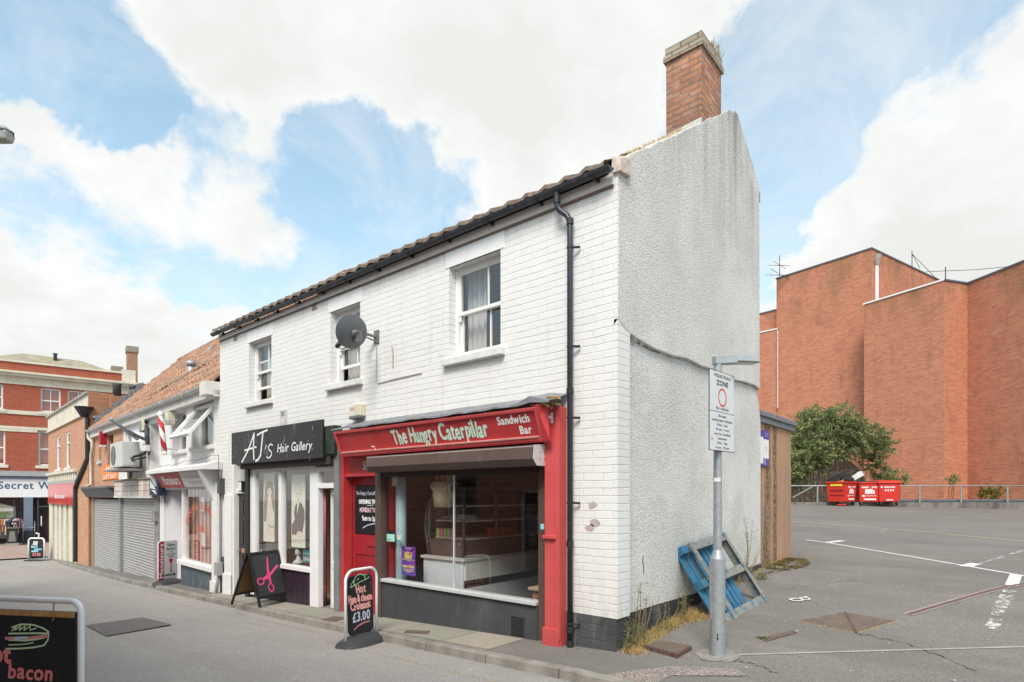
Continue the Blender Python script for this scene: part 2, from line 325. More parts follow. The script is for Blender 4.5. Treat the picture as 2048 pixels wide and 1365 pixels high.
RED = mat('red_paint', (.50, .045, .05), .42, .14, 3, (.62, .22, .20), .05, bump=.12, bsc=25)
REDP = mat('weathered_red_paint', (.56, .085, .085), .5, .12, 2.5, (.66, .35, .3), .12, bump=.15, bsc=30)
DRED = mat('dark_red_paint', (.33, .02, .03), .4, .14, 3)
BROWN = mat('brown_metal', (.10, .065, .055), .45, .12, 5, (.3, .24, .22), .1)
BLACKP = mat('black_plastic', (.025, .027, .032), .38, .15, 6, (.14, .14, .14), .05)
BLACKB = mat('chalkboard', (.018, .019, .022), .75, .3, 5, (.07, .07, .075), .35)
GREYM = mat('grey_metal', (.30, .31, .32), .5, .15, 9, (.18, .17, .16), .25, metal=.3)
LEAD = mat('lead_sheet', (.20, .205, .22), .6, .4, 14, (.45, .45, .45), .25, bump=.6, bsc=18)
RENDERD = mat('dark_grey_render', (.055, .057, .065), .75, .25, 2.2, (.16, .15, .15), .25, bump=.35, bsc=60)
DARK = flat('dark_room', (.012, .011, .010), .9)
GLASS = glass()
PWHITE = painted_brick('white_painted_brick')
BLACKBR = painted_brick('black_painted_brick', (.045, .047, .052), (.012, .012, .012), 1, False)
ROUGH = roughcast('roughcast_render')
CONC = mat('concrete', (.34, .33, .30), .9, .2, 5, (.16, .15, .13), .3, bump=.5, bsc=60)
GALV = mat('galvanised_steel', (.36, .38, .40), .48, .16, 22, (.22, .22, .21), .2, metal=.45, spec=.5)
# ---------------------------------------------------------------- lettering
GL = {}
def glyph(ch):
    if ch in GL: return GL[ch]
    c = bpy.data.curves.new('g', 'FONT'); c.body = ch; c.resolution_u = 3; o = bpy.data.objects.new('g', c); COL.objects.link(o)
    bpy.context.view_layer.update(); me = bpy.data.meshes.new_from_object(o)
    vs = [(v.co.x, v.co.y) for v in me.vertices]; fs = [tuple(p.vertices) for p in me.polygons]
    bpy.data.objects.remove(o); bpy.data.curves.remove(c); bpy.data.meshes.remove(me)
    w = max([v[0] for v in vs]) if vs else .25
    GL[ch] = (vs, fs, w); return GL[ch]
def lettering(fr, s, a, z, d, h, mat_, root, width=None, jit=0, shear=0, bold=0, rot=0, align='L', name='lettering', vert=False, m=None, capw=1.):
    """h = capital height in metres; width = total width"""
    k = h/.69; out = []; x = 0
    for ch in s:
        if ch == ' ': x += .30; continue
        vs, fs, w = glyph(ch); out.append((x, vs, fs, w)); x += w+.075
    x -= .075; kx = (width/x) if width else k*capw; tw = x*kx
    x0 = {'L': 0, 'C': -tw/2, 'R': -tw}[align]; m0 = m or M(); cr, sr = cos(rot), sin(rot)
    for (cx, vs, fs, w) in out:
        jr = rnd.uniform(-1, 1)*jit*.5; jy = rnd.uniform(-1, 1)*jit*h*.3; js = 1+rnd.uniform(-1, 1)*jit*.4
        offs = [(0, 0)] if not bold else [(bold*cos(q*pi/4), bold*sin(q*pi/4)) for q in range(8)]+[(0, 0)]
        for oi, (ox, oy) in enumerate(offs):
            b = len(m0.v)
            for (vx, vy) in vs:
                px = (vx-w/2)*kx*js; py = vy*k*js; px, py = px*cos(jr)-py*sin(jr), px*sin(jr)+py*cos(jr)
                px += (cx+w/2)*kx+x0+shear*py+ox; py += jy+oy
                px, py = px*cr-py*sr, px*sr+py*cr
                m0.v.append(fr.P(a+px, d+oi*.00006, z+py))
            m0.f += [tuple(b+i for i in f) for f in fs]
    if m is None: return m0.obj(name, mat_, root)
    return tw
C_WHITE = flat('white_lettering', (.82, .82, .80)); C_BLACK = flat('black_lettering', (.02, .02, .022)); C_MINT = flat('mint_lettering', (.30, .60, .42))
C_PINK = mat('pink_chalk', (.86, .26, .26), .7, .15, 60); C_GREEN = flat('green_chalk', (.50, .80, .40)); C_YEL = flat('yellow_print', (.85, .75, .08)); C_REDL = flat('red_print', (.65, .03, .04))
C_CYAN = flat('cyan_chalk', (.35, .75, .85)); C_LAV = flat('pale_chalk', (.66, .66, .80)); C_NAVY = flat('navy_lettering', (.03, .10, .18))
# ---------------------------------------------------------------- ground
def interp(x, xs, ys):
    if x <= xs[0]: return ys[0]
    for i in range(len(xs)-1):
        if x <= xs[i+1]: return ys[i]+(ys[i+1]-ys[i])*(x-xs[i])/(xs[i+1]-xs[i])
    return ys[-1]
def kerb_y(x): return interp(x, [-60, -31, -23.6, -15, -10, -7, -5.5, -2.5, 0, 3, 30], [5.3, 1.62, .72, -.06, -.36, -.52, -.62, -.74, -.80, -.86, -1.4])
def gz(x, y):
    b = -.02+.044*max(min(x, 0), -34)
    if y > 0 and x > -12:
        f = min(1, max(0, (x+.5)/.5)) if y < 7 else 1
        b2 = interp(y, [0, 4.3, 10, 28, 45], [0, .42, .6, 1.0, 1.05])-.03*max(0, min(x+6, 14))*min(y/28, 1)
        b += b2*f
        if y > 6: b += .044*-max(min(x, 0), -34)*min(1, (y-6)/10)
    return b
def sheet(name, xs, ys, fz, mt, label=None):
    m = M(); nx, ny = len(xs), len(ys)
    for y in ys:
        for x in xs: yy = fz(x, y); m.v.append(Vector((x, yy[0], yy[1])))
    for j in range(ny-1):
        for i in range(nx-1): m.f.append((j*nx+i, j*nx+i+1, (j+1)*nx+i+1, (j+1)*nx+i))
    return tag(m.obj(name, mt, smooth=True), kind='structure')
XS = [-300, -150, -80]+[-60+i for i in range(48)]+[-12+i*.5 for i in range(40)]+[8, 10, 14, 20, 30, 60, 150, 300]
ASPH = asphalt('asphalt_car_park', (.20, .187, .172), .5, .42, 1.55); ROADM = asphalt('asphalt_street', (.325, .308, .29), .28, .6, 1.35)
TY = [0, .25, .5, .75, 1, 1.5, 2, 2.5, 3, 4, 5, 6, 7, 8, 10, 12, 14, 17, 20, 24, 28, 34, 45, 70, 150, 400]
def f_car(x, t): y = kerb_y(x)+.055+t; return (y, gz(x, y))
sheet('ground', XS, TY, f_car, ASPH)
sheet('road', XS, [-300, -60, -20, -12, -8, -6, -5, -4, -3, -2.2, -1.6, -1.1, -.7, -.35, 0], lambda x, t: (kerb_y(x)+t-(.0 if t == 0 else 0), -.02+.044*max(min(x, 0), -34)-.085+.02*math.exp(-((t+2.5)/1.6)**2)), ROADM)
# paved strip in front of the shops
def paving_mat():
    t = NT('paving_slabs'); uv = t.tc.outputs['Object']
    b = t.n('ShaderNodeTexBrick'); t.l(uv, b.inputs[0]); b.inputs['Scale'].default_value = 1; b.inputs['Brick Width'].default_value = .9; b.inputs['Row Height'].default_value = .6
    b.inputs['Mortar Size'].default_value = .008; b.inputs['Color1'].default_value = (.44, .38, .30, 1); b.inputs['Color2'].default_value = (.30, .30, .25, 1); b.inputs['Mortar'].default_value = (.10, .09, .08, 1)
    f = t.noise(110, 3, .7)
    col = t.mix(t.rng(f, .3, .7, 0, .55), b.outputs['Color'], (.14, .13, .11)); col = t.mix(t.rng(t.noise(2, 6, .6), .4, .7, 0, .5), col, (.24, .225, .20))
    return t.fin(col, .9, t.bump(f, .4, .004, t.bump(b.outputs['Fac'], -.4, .01)), 0, .2)
pv = M(); n = 40
for i in range(n):
    for j in range(2):
        x0, x1 = -8.7+i*(7.6/n), -8.7+(i+1)*(7.6/n)
        q = []
        for (x, k) in ((x0, j), (x1, j), (x1, j+1), (x0, j+1)):
            y = (kerb_y(x)+.13)*(1-k/2)+(-.0)*(k/2); q.append((x, y, gz(x, y)+.004))
        pv.poly(q)
tag(pv.obj('pavement', paving_mat(), smooth=True), kind='structure')
kb = M(); x = 2.6; i = 0
while x > -34:
    ln = .9 if x > -12 else 1.8; x1 = x-ln+.012; p0 = Vector((x, kerb_y(x), 0)); p1 = Vector((x1, kerb_y(x1), 0)); e = rnd.uniform(-.004, .004)
    z0, z1 = gz(x, -1)+.006+e, gz(x1, -1)+.006+e
    def kp(p, dy, z): return Vector((p.x, p.y+dy, z))
    kb.hexa([kp(p0, 0, z0-.25), kp(p1, 0, z1-.25), kp(p1, .125, z1-.25), kp(p0, .125, z0-.25), kp(p0, .012, z0), kp(p1, .012, z1), kp(p1, .125, z1), kp(p0, .125, z0)])
    x -= ln
tag(kb.obj('kerb', mat('kerb_stone', (.27, .25, .22), .88, .3, 3, (.11, .10, .085), .5, bump=.5, bsc=70), bevel=.012), kind='structure')
def strip(m, pts, w, off=.005, step=.4, worn=0):     # flat line along ground points, width per point allowed
    for i in range(len(pts)-1):
        a, b = Vector(pts[i]), Vector(pts[i+1]); L = (b-a).length; k = max(1, int(L/step)); t = (b-a)/L; nn = Vector((-t.y, t.x))*w/2
        for j in range(k):
            if worn and rnd.random() < worn: continue
            p, q = a+t*L*j/k, a+t*L*(j+1)/k; jj = rnd.uniform(.8, 1.1) if worn else 1
            m.poly([(c.x, c.y, gz(c.x, c.y)+off) for c in (p-nn*jj, q-nn*jj, q+nn*jj, p+nn*jj)])
    return m
def gp(px, py):                                       # survey: where a sight line meets the ground
    lo, hi = 2., 45.; r = raydir(px, py)
    for i in range(400):
        s = 2+i*.1; p = CAM+r*s
        if p.z < gz(p.x, p.y): return (p.x-r.x*.05, p.y-r.y*.05)
    return (p.x, p.y)
def worn_paint(name, c, amt):
    t = NT(name); m = t.fin(c, .8); N = t.N; L = t.L
    tr = N.new('ShaderNodeBsdfTransparent'); mx = N.new('ShaderNodeMixShader'); f = t.rng(t.noise(16, 6, .75), .48-amt, .53-amt, 1, 0) 
    f = t.rng(t.noise(16, 6, .75), .30+amt, .42+amt)
    L.new(f, mx.inputs[0]); L.new(tr.outputs[0], mx.inputs[1]); L.new(t.b.outputs[0], mx.inputs[2]); L.new(mx.outputs[0], N['Material Output'].inputs[0]); return m
WP = worn_paint('worn_white_road_paint', (.66, .65, .62), .02); WP2 = worn_paint('very_worn_white_paint', (.60, .59, .56), .17); YP = worn_paint('worn_yellow_paint', (.50, .41, .24), .08); YP2 = worn_paint('faint_yellow_paint', (.42, .36, .24), .17)
ml = M(); strip(ml, [gp(1612, 1080), gp(1820, 1114), gp(2048, 1153), gp(2300, 1196)], .07); tag(ml.obj('road_marking', WP), kind='structure')
ml = M(); strip(ml, [gp(1655, 1086), gp(1685, 1082)], .16); strip(ml, [gp(1930, 1134), gp(1952, 1128)], .16); tag(ml.obj('road_marking', WP), kind='structure')
ml = M(); strip(ml, [gp(1960, 1127), gp(2048, 1101)], .06, worn=.35); strip(ml, [gp(1722, 1073), gp(1775, 1060)], .07, worn=.4); tag(ml.obj('road_marking', WP2), kind='structure')
ml = M(); strip(ml, [gp(2032, 1150), gp(2023, 1172)], .13); tag(ml.obj('road_marking', WP), kind='structure')
ml = M(); strip(ml, [gp(2020, 1184), gp(1998, 1220), gp(1984, 1257)], .12, worn=.06, step=.12); tag(ml.obj('road_marking', WP2), kind='structure')
ml = M(); strip(ml, [gp(1583, 1043), gp(1800, 1060), gp(2048, 1083), gp(2300, 1106)], .1, worn=.08); tag(ml.obj('road_marking', YP), kind='structure')
ml = M()
for (px, py) in ((1600, 1199),):
    c = Vector(gp(px, py))
    fr = Fr((c.x, c.y, gz(c.x, c.y)+.012), (.55, .83, .05), (-.83, .55, .05))
    ml.ring(fr, -.05, 0, .085, .075, .03, 0, 20); ml.ring(fr, .075, .0, .06, .065, .024, .0, 20); ml.poly([fr.P(.09, 0, .03), fr.P(.17, 0, .05), fr.P(.17, 0, .085), fr.P(.09, 0, .07)])
tag(ml.obj('road_marking', WP), kind='structure')
ml = M()
for x in [-11+i*1.1 for i in range(11)]:
    for dy in (-.22, -.42):
        if rnd.random() < .3: continue
        a = x; b = x+rnd.uniform(.5, 1.1); ml.poly([(q, kerb_y(q)+dy+w, -.02+.044*min(q, 0)-.085+.006) for q, w in ((a, 0), (b, 0), (b, .06), (a, .06))])
tag(ml.obj('road_marking', YP2), kind='structure')
ml = M(); ml.poly([(x, y, -.105+-0+.044*x+.030) for x, y in ((-7.3, -2.53), (-6.03, -2.6), (-6.16, -1.77), (-7.28, -1.8))]); tag(ml.obj('road_patch', asphalt('fresh_asphalt_patch', (.15, .14, .135), .1)), kind='structure')
ml = M(); a, b = Vector(gp(1478, 1308)), Vector(gp(2048, 1298)); strip(ml, [a, b, b+(b-a)*.6], .035); tag(ml.obj('edging_strip', CONC), kind='structure')
ml = M(); strip(ml, [gp(1815, 1229), gp(2048, 1170), gp(2260, 1122)], .10, .005); dc = ml.obj('drainage_channel', mat('pinkish_concrete', (.33, .26, .24), .9, .2, 8, bump=.3)); tag(dc, 'long straight drainage channel running across the car park', 'drain')
ml = M(); strip(ml, [gp(1818, 1228.5), gp(2048, 1170), gp(2260, 1122)], .045, .009); ml.obj('grating', mat('rusty_channel', (.13, .085, .075), .85, .3, 30), dc)
IRON = mat('rusty_iron', (.12, .07, .055), .8, .35, 18, (.25, .17, .11), .2, bump=.5, bsc=50)
def cover(name, corners, mt, label, cat, up=.0, bars=0, inner=.9):
    c = sum((Vector(p) for p in corners), Vector((0, 0)))/len(corners); pts = [Vector(p) for p in corners]
    m = M(); z = lambda q: gz(q.x, q.y)
    bot = [(q.x, q.y, z(q)-.02) for q in pts]; top = [(q.x, q.y, z(q)+.007+up) for q in pts]
    m.hexa(bot+top); o = tag(m.obj(name, mt, bevel=.004), label, cat)
    m2 = M(); it = [c+(q-c)*inner for q in pts]
    m2.poly([(q.x, q.y, z(q)+.0095+up) for q in it]); 
    t = NT(name+'_plate'); w = t.n('ShaderNodeTexBrick'); t.l(t.map((1, 1, 1)), w.inputs[0]); w.inputs['Scale'].default_value = 1; w.inputs['Brick Width'].default_value = .055; w.inputs['Row Height'].default_value = .028; w.inputs['Mortar Size'].default_value = .005
    w.inputs['Color1'].default_value = (.15, .11, .09, 1); w.inputs['Color2'].default_value = (.18, .13, .105, 1); w.inputs['Mortar'].default_value = (.07, .05, .04, 1)
    pm = t.fin(t.mix(t.rng(t.noise(7, 5, .7), .45, .75, 0, .5), w.outputs['Color'], (.24, .19, .14)), .8, t.bump(w.outputs['Fac'], -.8, .006)); m2.obj('plate', pm, o)
    return o
dia = [gp(1595, 1243), gp(1712, 1267), gp(1797, 1243), gp(1690, 1225)]
cv_ = cover('manhole_cover', dia, mat('rust_stain_rim', (.27, .19, .12), .85, .3, 30), 'large diamond-set rusty iron manhole cover in the car park asphalt', 'manhole cover', 0, 0, .95)
ml = M(); q = [Vector(p) for p in dia]; mid0 = (q[0]*0+q[1]); mid1 = q[3]
ml.poly([(p.x, p.y, gz(p.x, p.y)+.0125) for p in (mid0+Vector((-.015, 0)), mid0+Vector((.015, 0)), mid1+Vector((.015, 0)), mid1+Vector((-.015, 0)))]); ml.obj('centre_bar', IRON, cv_)
cover('inspection_cover', [gp(1288, 1298), gp(1355, 1316), gp(1384, 1300), gp(1322, 1287)], IRON, 'raised brown iron inspection cover beside the foot of the white gable', 'manhole cover', .035, 0, .93)
cover('drain_grate', [gp(1520, 1277), gp(1532, 1283), gp(1595, 1268), gp(1583, 1262)], IRON, 'small rusty rectangular drain grate right of the lamp post foot', 'drain', 0, 0, .8)
cover('stopcock_cover', [(-2.62, -.42), (-2.5, -.56), (-2.2, -.44), (-2.32, -.3)], IRON, 'small brown iron cover in the pavement below the red shop', 'manhole cover', 0, 0, .85)
cover('drain_grate', [(-4.2, -.62), (-3.9, -.58), (-4.0, -.30), (-4.3, -.34)], IRON, 'dark iron grate in the pavement behind the croissant board', 'drain', 0, 0, .85)
ml = M(); ml.poly([(x, y, gz(x, y)+.005) for x, y in ((.75, -.35), (1.25, .05), (1.1, .15), (.62, -.1), (.45, -.42), (.3, -.75), (.75, -.8))])
def gravelm():
    t = NT('exposed_pebbles'); v = t.n('ShaderNodeTexVoronoi'); v.inputs['Scale'].default_value = 75; t.l(t.tc.outputs['Object'], v.inputs[0])
    return t.fin(t.mix(t.rng(v.outputs['Distance'], .2, .6), t.mix(t.rng(v.outputs['Color'], .2, .9), (.42, .33, .28), (.58, .52, .46)), (.14, .12, .11)), .9, t.bump(v.outputs['Distance'], -.6, .006))
tag(ml.obj('pebble_patch', gravelm()), kind='structure')
TAR = flat('dark_crack_tar', (.045, .042, .04), .8)
def crackline(pts, w=.012, n=14):
    m = M(); q = [Vector(p) for p in pts]; out = []
    for i in range(len(q)-1):
        for k in range(n): out.append(q[i].lerp(q[i+1], k/n)+Vector((rnd.gauss(0, .012), rnd.gauss(0, .012))))
    for i in range(len(out)-1):
        a, b = out[i], out[i+1]; t_ = (b-a).normalized(); nn = Vector((-t_.y, t_.x))*w*rnd.uniform(.2, 1)*.5
        m.poly([(c.x, c.y, gz(c.x, c.y)+.006) for c in (a-nn, b-nn, b+nn, a+nn)])
    return tag(m.obj('asphalt_crack', TAR), kind='structure')
crackline([gp(1710, 1270), gp(1800, 1285), gp(1880, 1310), gp(1960, 1350)]); crackline([gp(1440, 1318), gp(1500, 1330), gp(1560, 1345)]); crackline([gp(1560, 1180), gp(1700, 1160), gp(1900, 1190)], .008)
# litter, leaf scraps and pebbles scattered over asphalt
lm = M()
for i in range(420):
    if rnd.random() < .6: x, y = rnd.uniform(.2, 6), rnd.uniform(-.5, 9)
    else: x, y = rnd.uniform(-9, 1), rnd.uniform(-3.2, -.9)
    z = (gz(x, y) if y > kerb_y(x)+.1 else -.105+.044*min(x, 0)+.02)+.012; r = rnd.uniform(.004, .013); a = rnd.uniform(0, 6)
    lm.poly([(x+r*cos(a+k*1.6)*rnd.uniform(.5, 1.2), y+r*sin(a+k*1.6)*rnd.uniform(.5, 1.2), z+rnd.uniform(-.002, .004)) for k in range(4)])
tag(lm.obj('ground_litter', flat('pale_scraps', (.55, .52, .45), .8)), 'small pale scraps and pebbles strewn on the asphalt', 'litter', kind='stuff')
# ================================================================ THE WHITE HOUSE
LX = -8.8; EAVE = 4.62; RIDGE = (3.2, 6.80)
H = thing('white_house', 'two-storey white painted brick house with roughcast gable and tall chimney', 'house', (LX/2, 2, 0))
wins = [(-2.315, -1.47, 3.16, 4.285), (-4.925, -4.165, 3.16, 4.27), (-7.585, -6.755, 3.155, 4.255)]
holes = wins + [(-8.22, -4.72, -1.2, 2.12), (-4.70, -.91, -1.2, 2.2)]
walls(FA, LX, .04, .30, 4.62, [h if h[2] > 0 else (h[0], h[1], -2, h[3]) for h in holes], .24).obj('front_wall', PWHITE, H)
walls(FA.sh(d=.004), LX, .02, -1.3, .30, [h for h in holes if h[2] < 0], .24).obj('plinth', BLACKBR, H)
for (a0, a1, z0, z1) in wins: M().box(FA, a0-.06, a1+.06, -.02, .006, z1, z1+.20).obj('window_arch', mat('smooth_white_paint', (.78, .78, .78), .6, .05, 6, (.5, .47, .42), .12, bump=.25, bsc=30), H)
# gable: lower part flush, upper part bulging out a little above the crack
def gable_poly(x, pts, th, name, mt, seg_noise=.0):
    return M().prism(GA.sh(d=x), pts, 0, -th)
crack = [(.0, 3.17), (.15, 3.11), (.33, 3.07), (.74, 3.04), (1.22, 3.06), (1.6, 3.09), (2.06, 3.08), (2.54, 3.10), (3.1, 3.07), (3.46, 3.10), (4.0, 3.12), (4.19, 3.10)]
lo = [(.012, .30), (1, .30), (1.9, .29), (3.2, .42), (4.37, .44)] + [(4.37, 2.6), (4.30, 2.85), (4.22, 3.05)] + list(reversed(crack[:-1]))
m = gable_poly(.0, lo, .2, 0, 0); m.obj('gable_render', ROUGH, H, bevel=.01)
def roofz(y): return 4.66+.668*(y+.06) if y < RIDGE[0] else 6.84-.70*(y-RIDGE[0])
top = []; y = 4.15
top.append((4.17, 6.1))
while y > .12:
    top.append((y, roofz(y)+rnd.uniform(-.008, .02)+(.02 if y < 3 else -.02)))
    y -= .11
crk = [(a, z+rnd.uniform(-.01, .02)) for a, z in crack]
up = [(c[0]+(0 if 0 < i < len(crk)-1 else 0), c[1]) for i, c in enumerate(crk)]
m = M().prism(GA.sh(d=.045), up+top+[(.10, 4.80), (.012, 4.62)], 0, -.13); m.obj('gable_upper_render', ROUGH, H, bevel=.012)
m = M()
for i in range(len(crack)-1):                        # ragged ledge under the bulge
    a, b = crk[i], crk[i+1]; k = 7
    for j in range(k):
        p = Vector(a).lerp(Vector(b), j/k); q = Vector(a).lerp(Vector(b), (j+1)/k); w = rnd.choice((.001, .002, .004, .012, .022))*rnd.uniform(.5, 1.2)*(3.2 if p.x < .35 else 1)
        m.hexa([GA.P(p.x, .0, p.y-w), GA.P(p.x, .014, p.y-w*.6), GA.P(q.x, .014, q.y-w*.6), GA.P(q.x, .0, q.y-w), GA.P(p.x, .0, p.y+.01), GA.P(p.x, .044, p.y+.012), GA.P(q.x, .044, q.y+.012), GA.P(q.x, .0, q.y+.01)])
m.obj('crack', mat('weathered_crack', (.50, .48, .45), .95, .35, 18, (.20, .18, .16), .5, bump=1, bsc=30), H)
m = M().prism(GA.sh(d=.012), [(-.001, -.9), (4.37, -.9), (4.37, .43), (3.2, .41), (1.9, .29), (-.001, .30)], 0, -.008); m.obj('gable_plinth', mat('black_render_plinth', (.04, .042, .048), .75, .35, 4, (.28, .27, .26), .3, bump=.5, bsc=30), H)
m = M().stroke(GA.sh(d=.003), [(.585, .86), (.575, .80), (.60, .74), (.59, .68)], .012, 0); m.obj('dark_scar', DARK, H)
# worn patch of bare brick and exposed stones on the corner
m = M()
for (a, z, w, h) in ((-.245, 1.40, .10, .07), (-.22, 1.22, .11, .08), (-.27, 1.17, .12, .07)):
    pts = [(a+w*cos(k*pi/5)*rnd.uniform(.6, 1.1)*.6, z+h*sin(k*pi/5)*rnd.uniform(.6, 1.1)*.6) for k in range(10)]; M().prism(FA, pts, 0, .004).obj('bare_patch', mat('bare_brick_patch', (.50, .40, .38), .9, .2, 20, (.30, .17, .12), .3, bump=.5), H)
m = M().box(FA, -8.8, -8.58, -4.15, -.24, -1.3, 4.6); m.box(FA, -8.58, -.2, -4.15, -4.0, -1.3, 6.0); m.prism(Fr((-8.8, 0, 0), (0, 1, 0)), [(0, 4.62), (4.15, 4.62), (4.15, 5.95), (3.2, 6.5)], 0, .2); m.obj('rear_walls', PWHITE, H)
# roof of pantiles
TILE = mat('dark_pantile', (.19, .135, .105), .85, .4, 14, (.36, .34, .27), .55, bump=.5, bsc=40)
def pantiles(fr, a0, a1, run0, run1, z0, slope, pitch=.23, row=.3, amp=.028, name='roof', mt=None, root=None, lift=.02, step=.02, th=.02):
    m = M(); n = max(2, int(round((a1-a0)/pitch))); per = 6; cols = n*per; nr = max(1, int(round((run1-run0)/row))); L = math.hypot(1, slope)
    for r in range(nr):
        b = len(m.v)
        for e in (0, 1):
            rn = run0+(run1-run0)*(r+e*1.06)/nr
            for c in range(cols+1):
                a = a0+(a1-a0)*c/cols; ph = (c % per)/per; w = amp*(sin(2*pi*ph)*.6+sin(4*pi*ph)*.25+.5)
                jit = .006*sin(c//per*12.9+r*7.7)
                z = z0+slope*(rn-run0)+w+(step if e == 0 else 0)+jit+.012*sin(a*.9+r*.5); m.v.append(fr.P(a, -rn, z))
        for c in range(cols+1):
            v = m.v[b+c]; m.v.append(v+Vector((0, 0, -th-step)))
        for c in range(cols):
            m.f.append((b+c, b+c+1, b+cols+1+c+1, b+cols+1+c)); k = b+2*(cols+1); m.f.append((k+c, k+c+1, b+c+1, b+c))
    return m.obj(name, mt or TILE, root)
pantiles(FA, LX+.0, -.02, -.15, 3.2, 4.655, .58, .25, .33, .026, 'roof', TILE, H, step=.02, th=.022)
M().hexa([FA.P(a, -r, z) for z in (0,) for a, r, z in ((LX, 3.2, 6.52), (-.15, 3.2, 6.52), (-.15, 4.12, 6.0), (LX, 4.12, 6.0), (LX, 3.2, 6.6), (-.15, 3.2, 6.6), (-.15, 4.12, 6.08), (LX, 4.12, 6.08))]).obj('rear_roof', TILE, H)
m = M().tube([FA.P(LX, -3.2, 6.62), FA.P(-.1, -3.2, 6.62)], .06, 8); m.obj('ridge', TILE, H)
m = M().box(FA, LX, -.12, -.14, -.1, 4.5, 4.55); M().box(FA, LX, .0, 0, .028, 4.50, 4.60).obj('eaves_board', mat('dusty_white_board', (.70, .66, .63), .65, .08, 6, (.45, .38, .32), .2), H)
m = M().box(FA, LX, .0, .0, .018, 4.478, 4.50); m.obj('eaves_painted_shadow', mat('painted_shadow_brown', (.20, .14, .11), .8), H)  # brown strip paints in the shadow line under the eaves board
GUT = mat('grey_gutter', (.045, .047, .055), .42, .2, 20, (.20, .19, .18), .3)
def gutter(fr, a0, a1, d, z, r, mt, root, name='gutter', endz=None):
    m = M(); z2 = z if endz is None else endz; k = 10
    pr = [(cos(pi+pi*i/k), sin(pi+pi*i/k)) for i in range(k+1)]
    for (ra, flip) in ((r, 0), (r*.88, 1)):
        b = len(m.v)
        for (a, zz) in ((a0, z), (a1, z2)):
            for (c, s_) in pr: m.v.append(fr.P(a, d+c*ra, zz+s_*ra))
        for i in range(k): f = (b+i, b+i+1, b+k+1+i+1, b+k+1+i); m.f.append(f if not flip else tuple(reversed(f)))
    for (a, zz) in ((a0, z), (a1, z2)): m.poly([fr.P(a, d+c*r, zz+s_*r) for c, s_ in pr])
    for s_ in (-1, 1): m.tube([fr.P(a0, d+s_*r, z), fr.P(a1, d+s_*r, z2)], .006, 6)
    return m.obj(name, mt, root, smooth=False)
g = gutter(FA, LX-.06, .035, .115, 4.62, .047, GUT, H)
m = M()
for i in range(13):
    a = -8.55+i*.70; k = 8; m = M()
    m.tube([FA.P(a, .115+.063*cos(pi+pi*j/k), 4.62+.063*sin(pi+pi*j/k)) for j in range(k+1)], .008, 5); m.box(FA, a-.012, a+.012, .0, .06, 4.56, 4.61)
    m.obj('bracket', BLACKP, g)
xd = FA.px(1140, 1000, .07)[0]
pts = [FA.P(xd-.13, .115, 4.58), FA.P(xd-.13, .115, 4.46), FA.P(xd-.11, .10, 4.40), FA.P(xd-.03, .075, 4.33), FA.P(xd, .07, 4.26), FA.P(xd, .07, -.04)]
dp = M().tube(pts, .030, 12).obj('downpipe', mat('slate_grey_pipe', (.035, .04, .05), .35, .2, 12, (.25, .25, .25), .1), H, smooth=True)
for z in (4.50, 4.26, 2.55, 1.0, .14, -.0): M().tube([FA.P(xd-(.13 if z > 4.4 else 0), .07 if z < 4.4 else .115, z-.03), FA.P(xd-(.13 if z > 4.4 else 0), .07 if z < 4.4 else .115, z+.03)], .037, 12).obj('pipe_collar', BLACKP, dp)
for z in (4.0, 3.0, 2.28, 1.42, .2): M().tube([FA.P(xd, .07, z-.01), FA.P(xd, .07, z+.01)], .034, 12).tube([FA.P(xd, .07, z), FA.P(xd+.085, .03, z-.005), FA.P(xd+.087, .03, z-.005)], [.012, .012, .018], 6).obj('pipe_clip', BLACKP, dp)
# chimney
CH = thing('chimney', 'x', 'x'); 
BR_OR = brick('orange_chimney_brick', (.60, .28, .15), (.32, .13, .08), (.26, .20, .17), .225, .075, .012, .9, (.66, .58, .53), .7, (.09, .075, .07), .6, 4)
bpy.data.objects.remove(CH)
y0, y1, x0, x1 = 2.02, 2.66, -.43, .034
ch = M().column([(x0, y0), (x1, y0), (x1, y1), (x0, y1)], 5.4, 7.02).obj('chimney', BR_OR, H)
CAPB = brick('grey_cap_brick', (.42, .36, .29), (.30, .25, .19), (.14, .12, .10), .225, .075, .011, .8, (.50, .46, .40), .6)
cp = M(); cp.column([(x0-.028, y0-.028), (x1+.028, y0-.028), (x1+.028, y1+.028), (x0-.028, y1+.028)], 7.02, 7.095); cp.column([(x0-.010, y0-.010), (x1+.010, y0-.010), (x1+.010, y1+.010), (x0-.010, y1+.010)], 7.095, 7.20); cp.obj('cap', CAPB, ch)
M().hexa([(x0+.0, y0+.02, 7.2), (x1, y0+.02, 7.2), (x1, y1-.02, 7.2), (x0, y1-.02, 7.2), (x0+.12, y0+.1, 7.24), (x1-.1, y0+.1, 7.24), (x1-.1, y1-.1, 7.24), (x0+.12, y1-.1, 7.24)]).obj('mortar_flaunching', CONC, ch)
fl = M(); fl.hexa([Vector(p) for p in ((x0-.02, y0-.03, 6.03), (x1+.01, y0-.03, 6.03), (x1+.01, y0-.001, 6.05), (x0-.02, y0-.001, 6.05), (x0-.02, y0-.02, 6.08), (x1+.01, y0-.02, 6.12), (x1+.01, y0-.001, 6.14), (x0-.02, y0-.001, 6.1))])
fl.obj('flashing', mat('mortar_fillet', (.50, .49, .46), .9, .2, 10, (.2, .19, .17), .4, bump=.8), ch)
M().box(GA, 4.15, 4.30, -.35, .02, 5.95, 6.12).obj('rear_eave_end', mat('rusty_tile_end', (.28, .15, .10), .9, .3, 20, (.5, .48, .42), .4), H, bevel=.02)
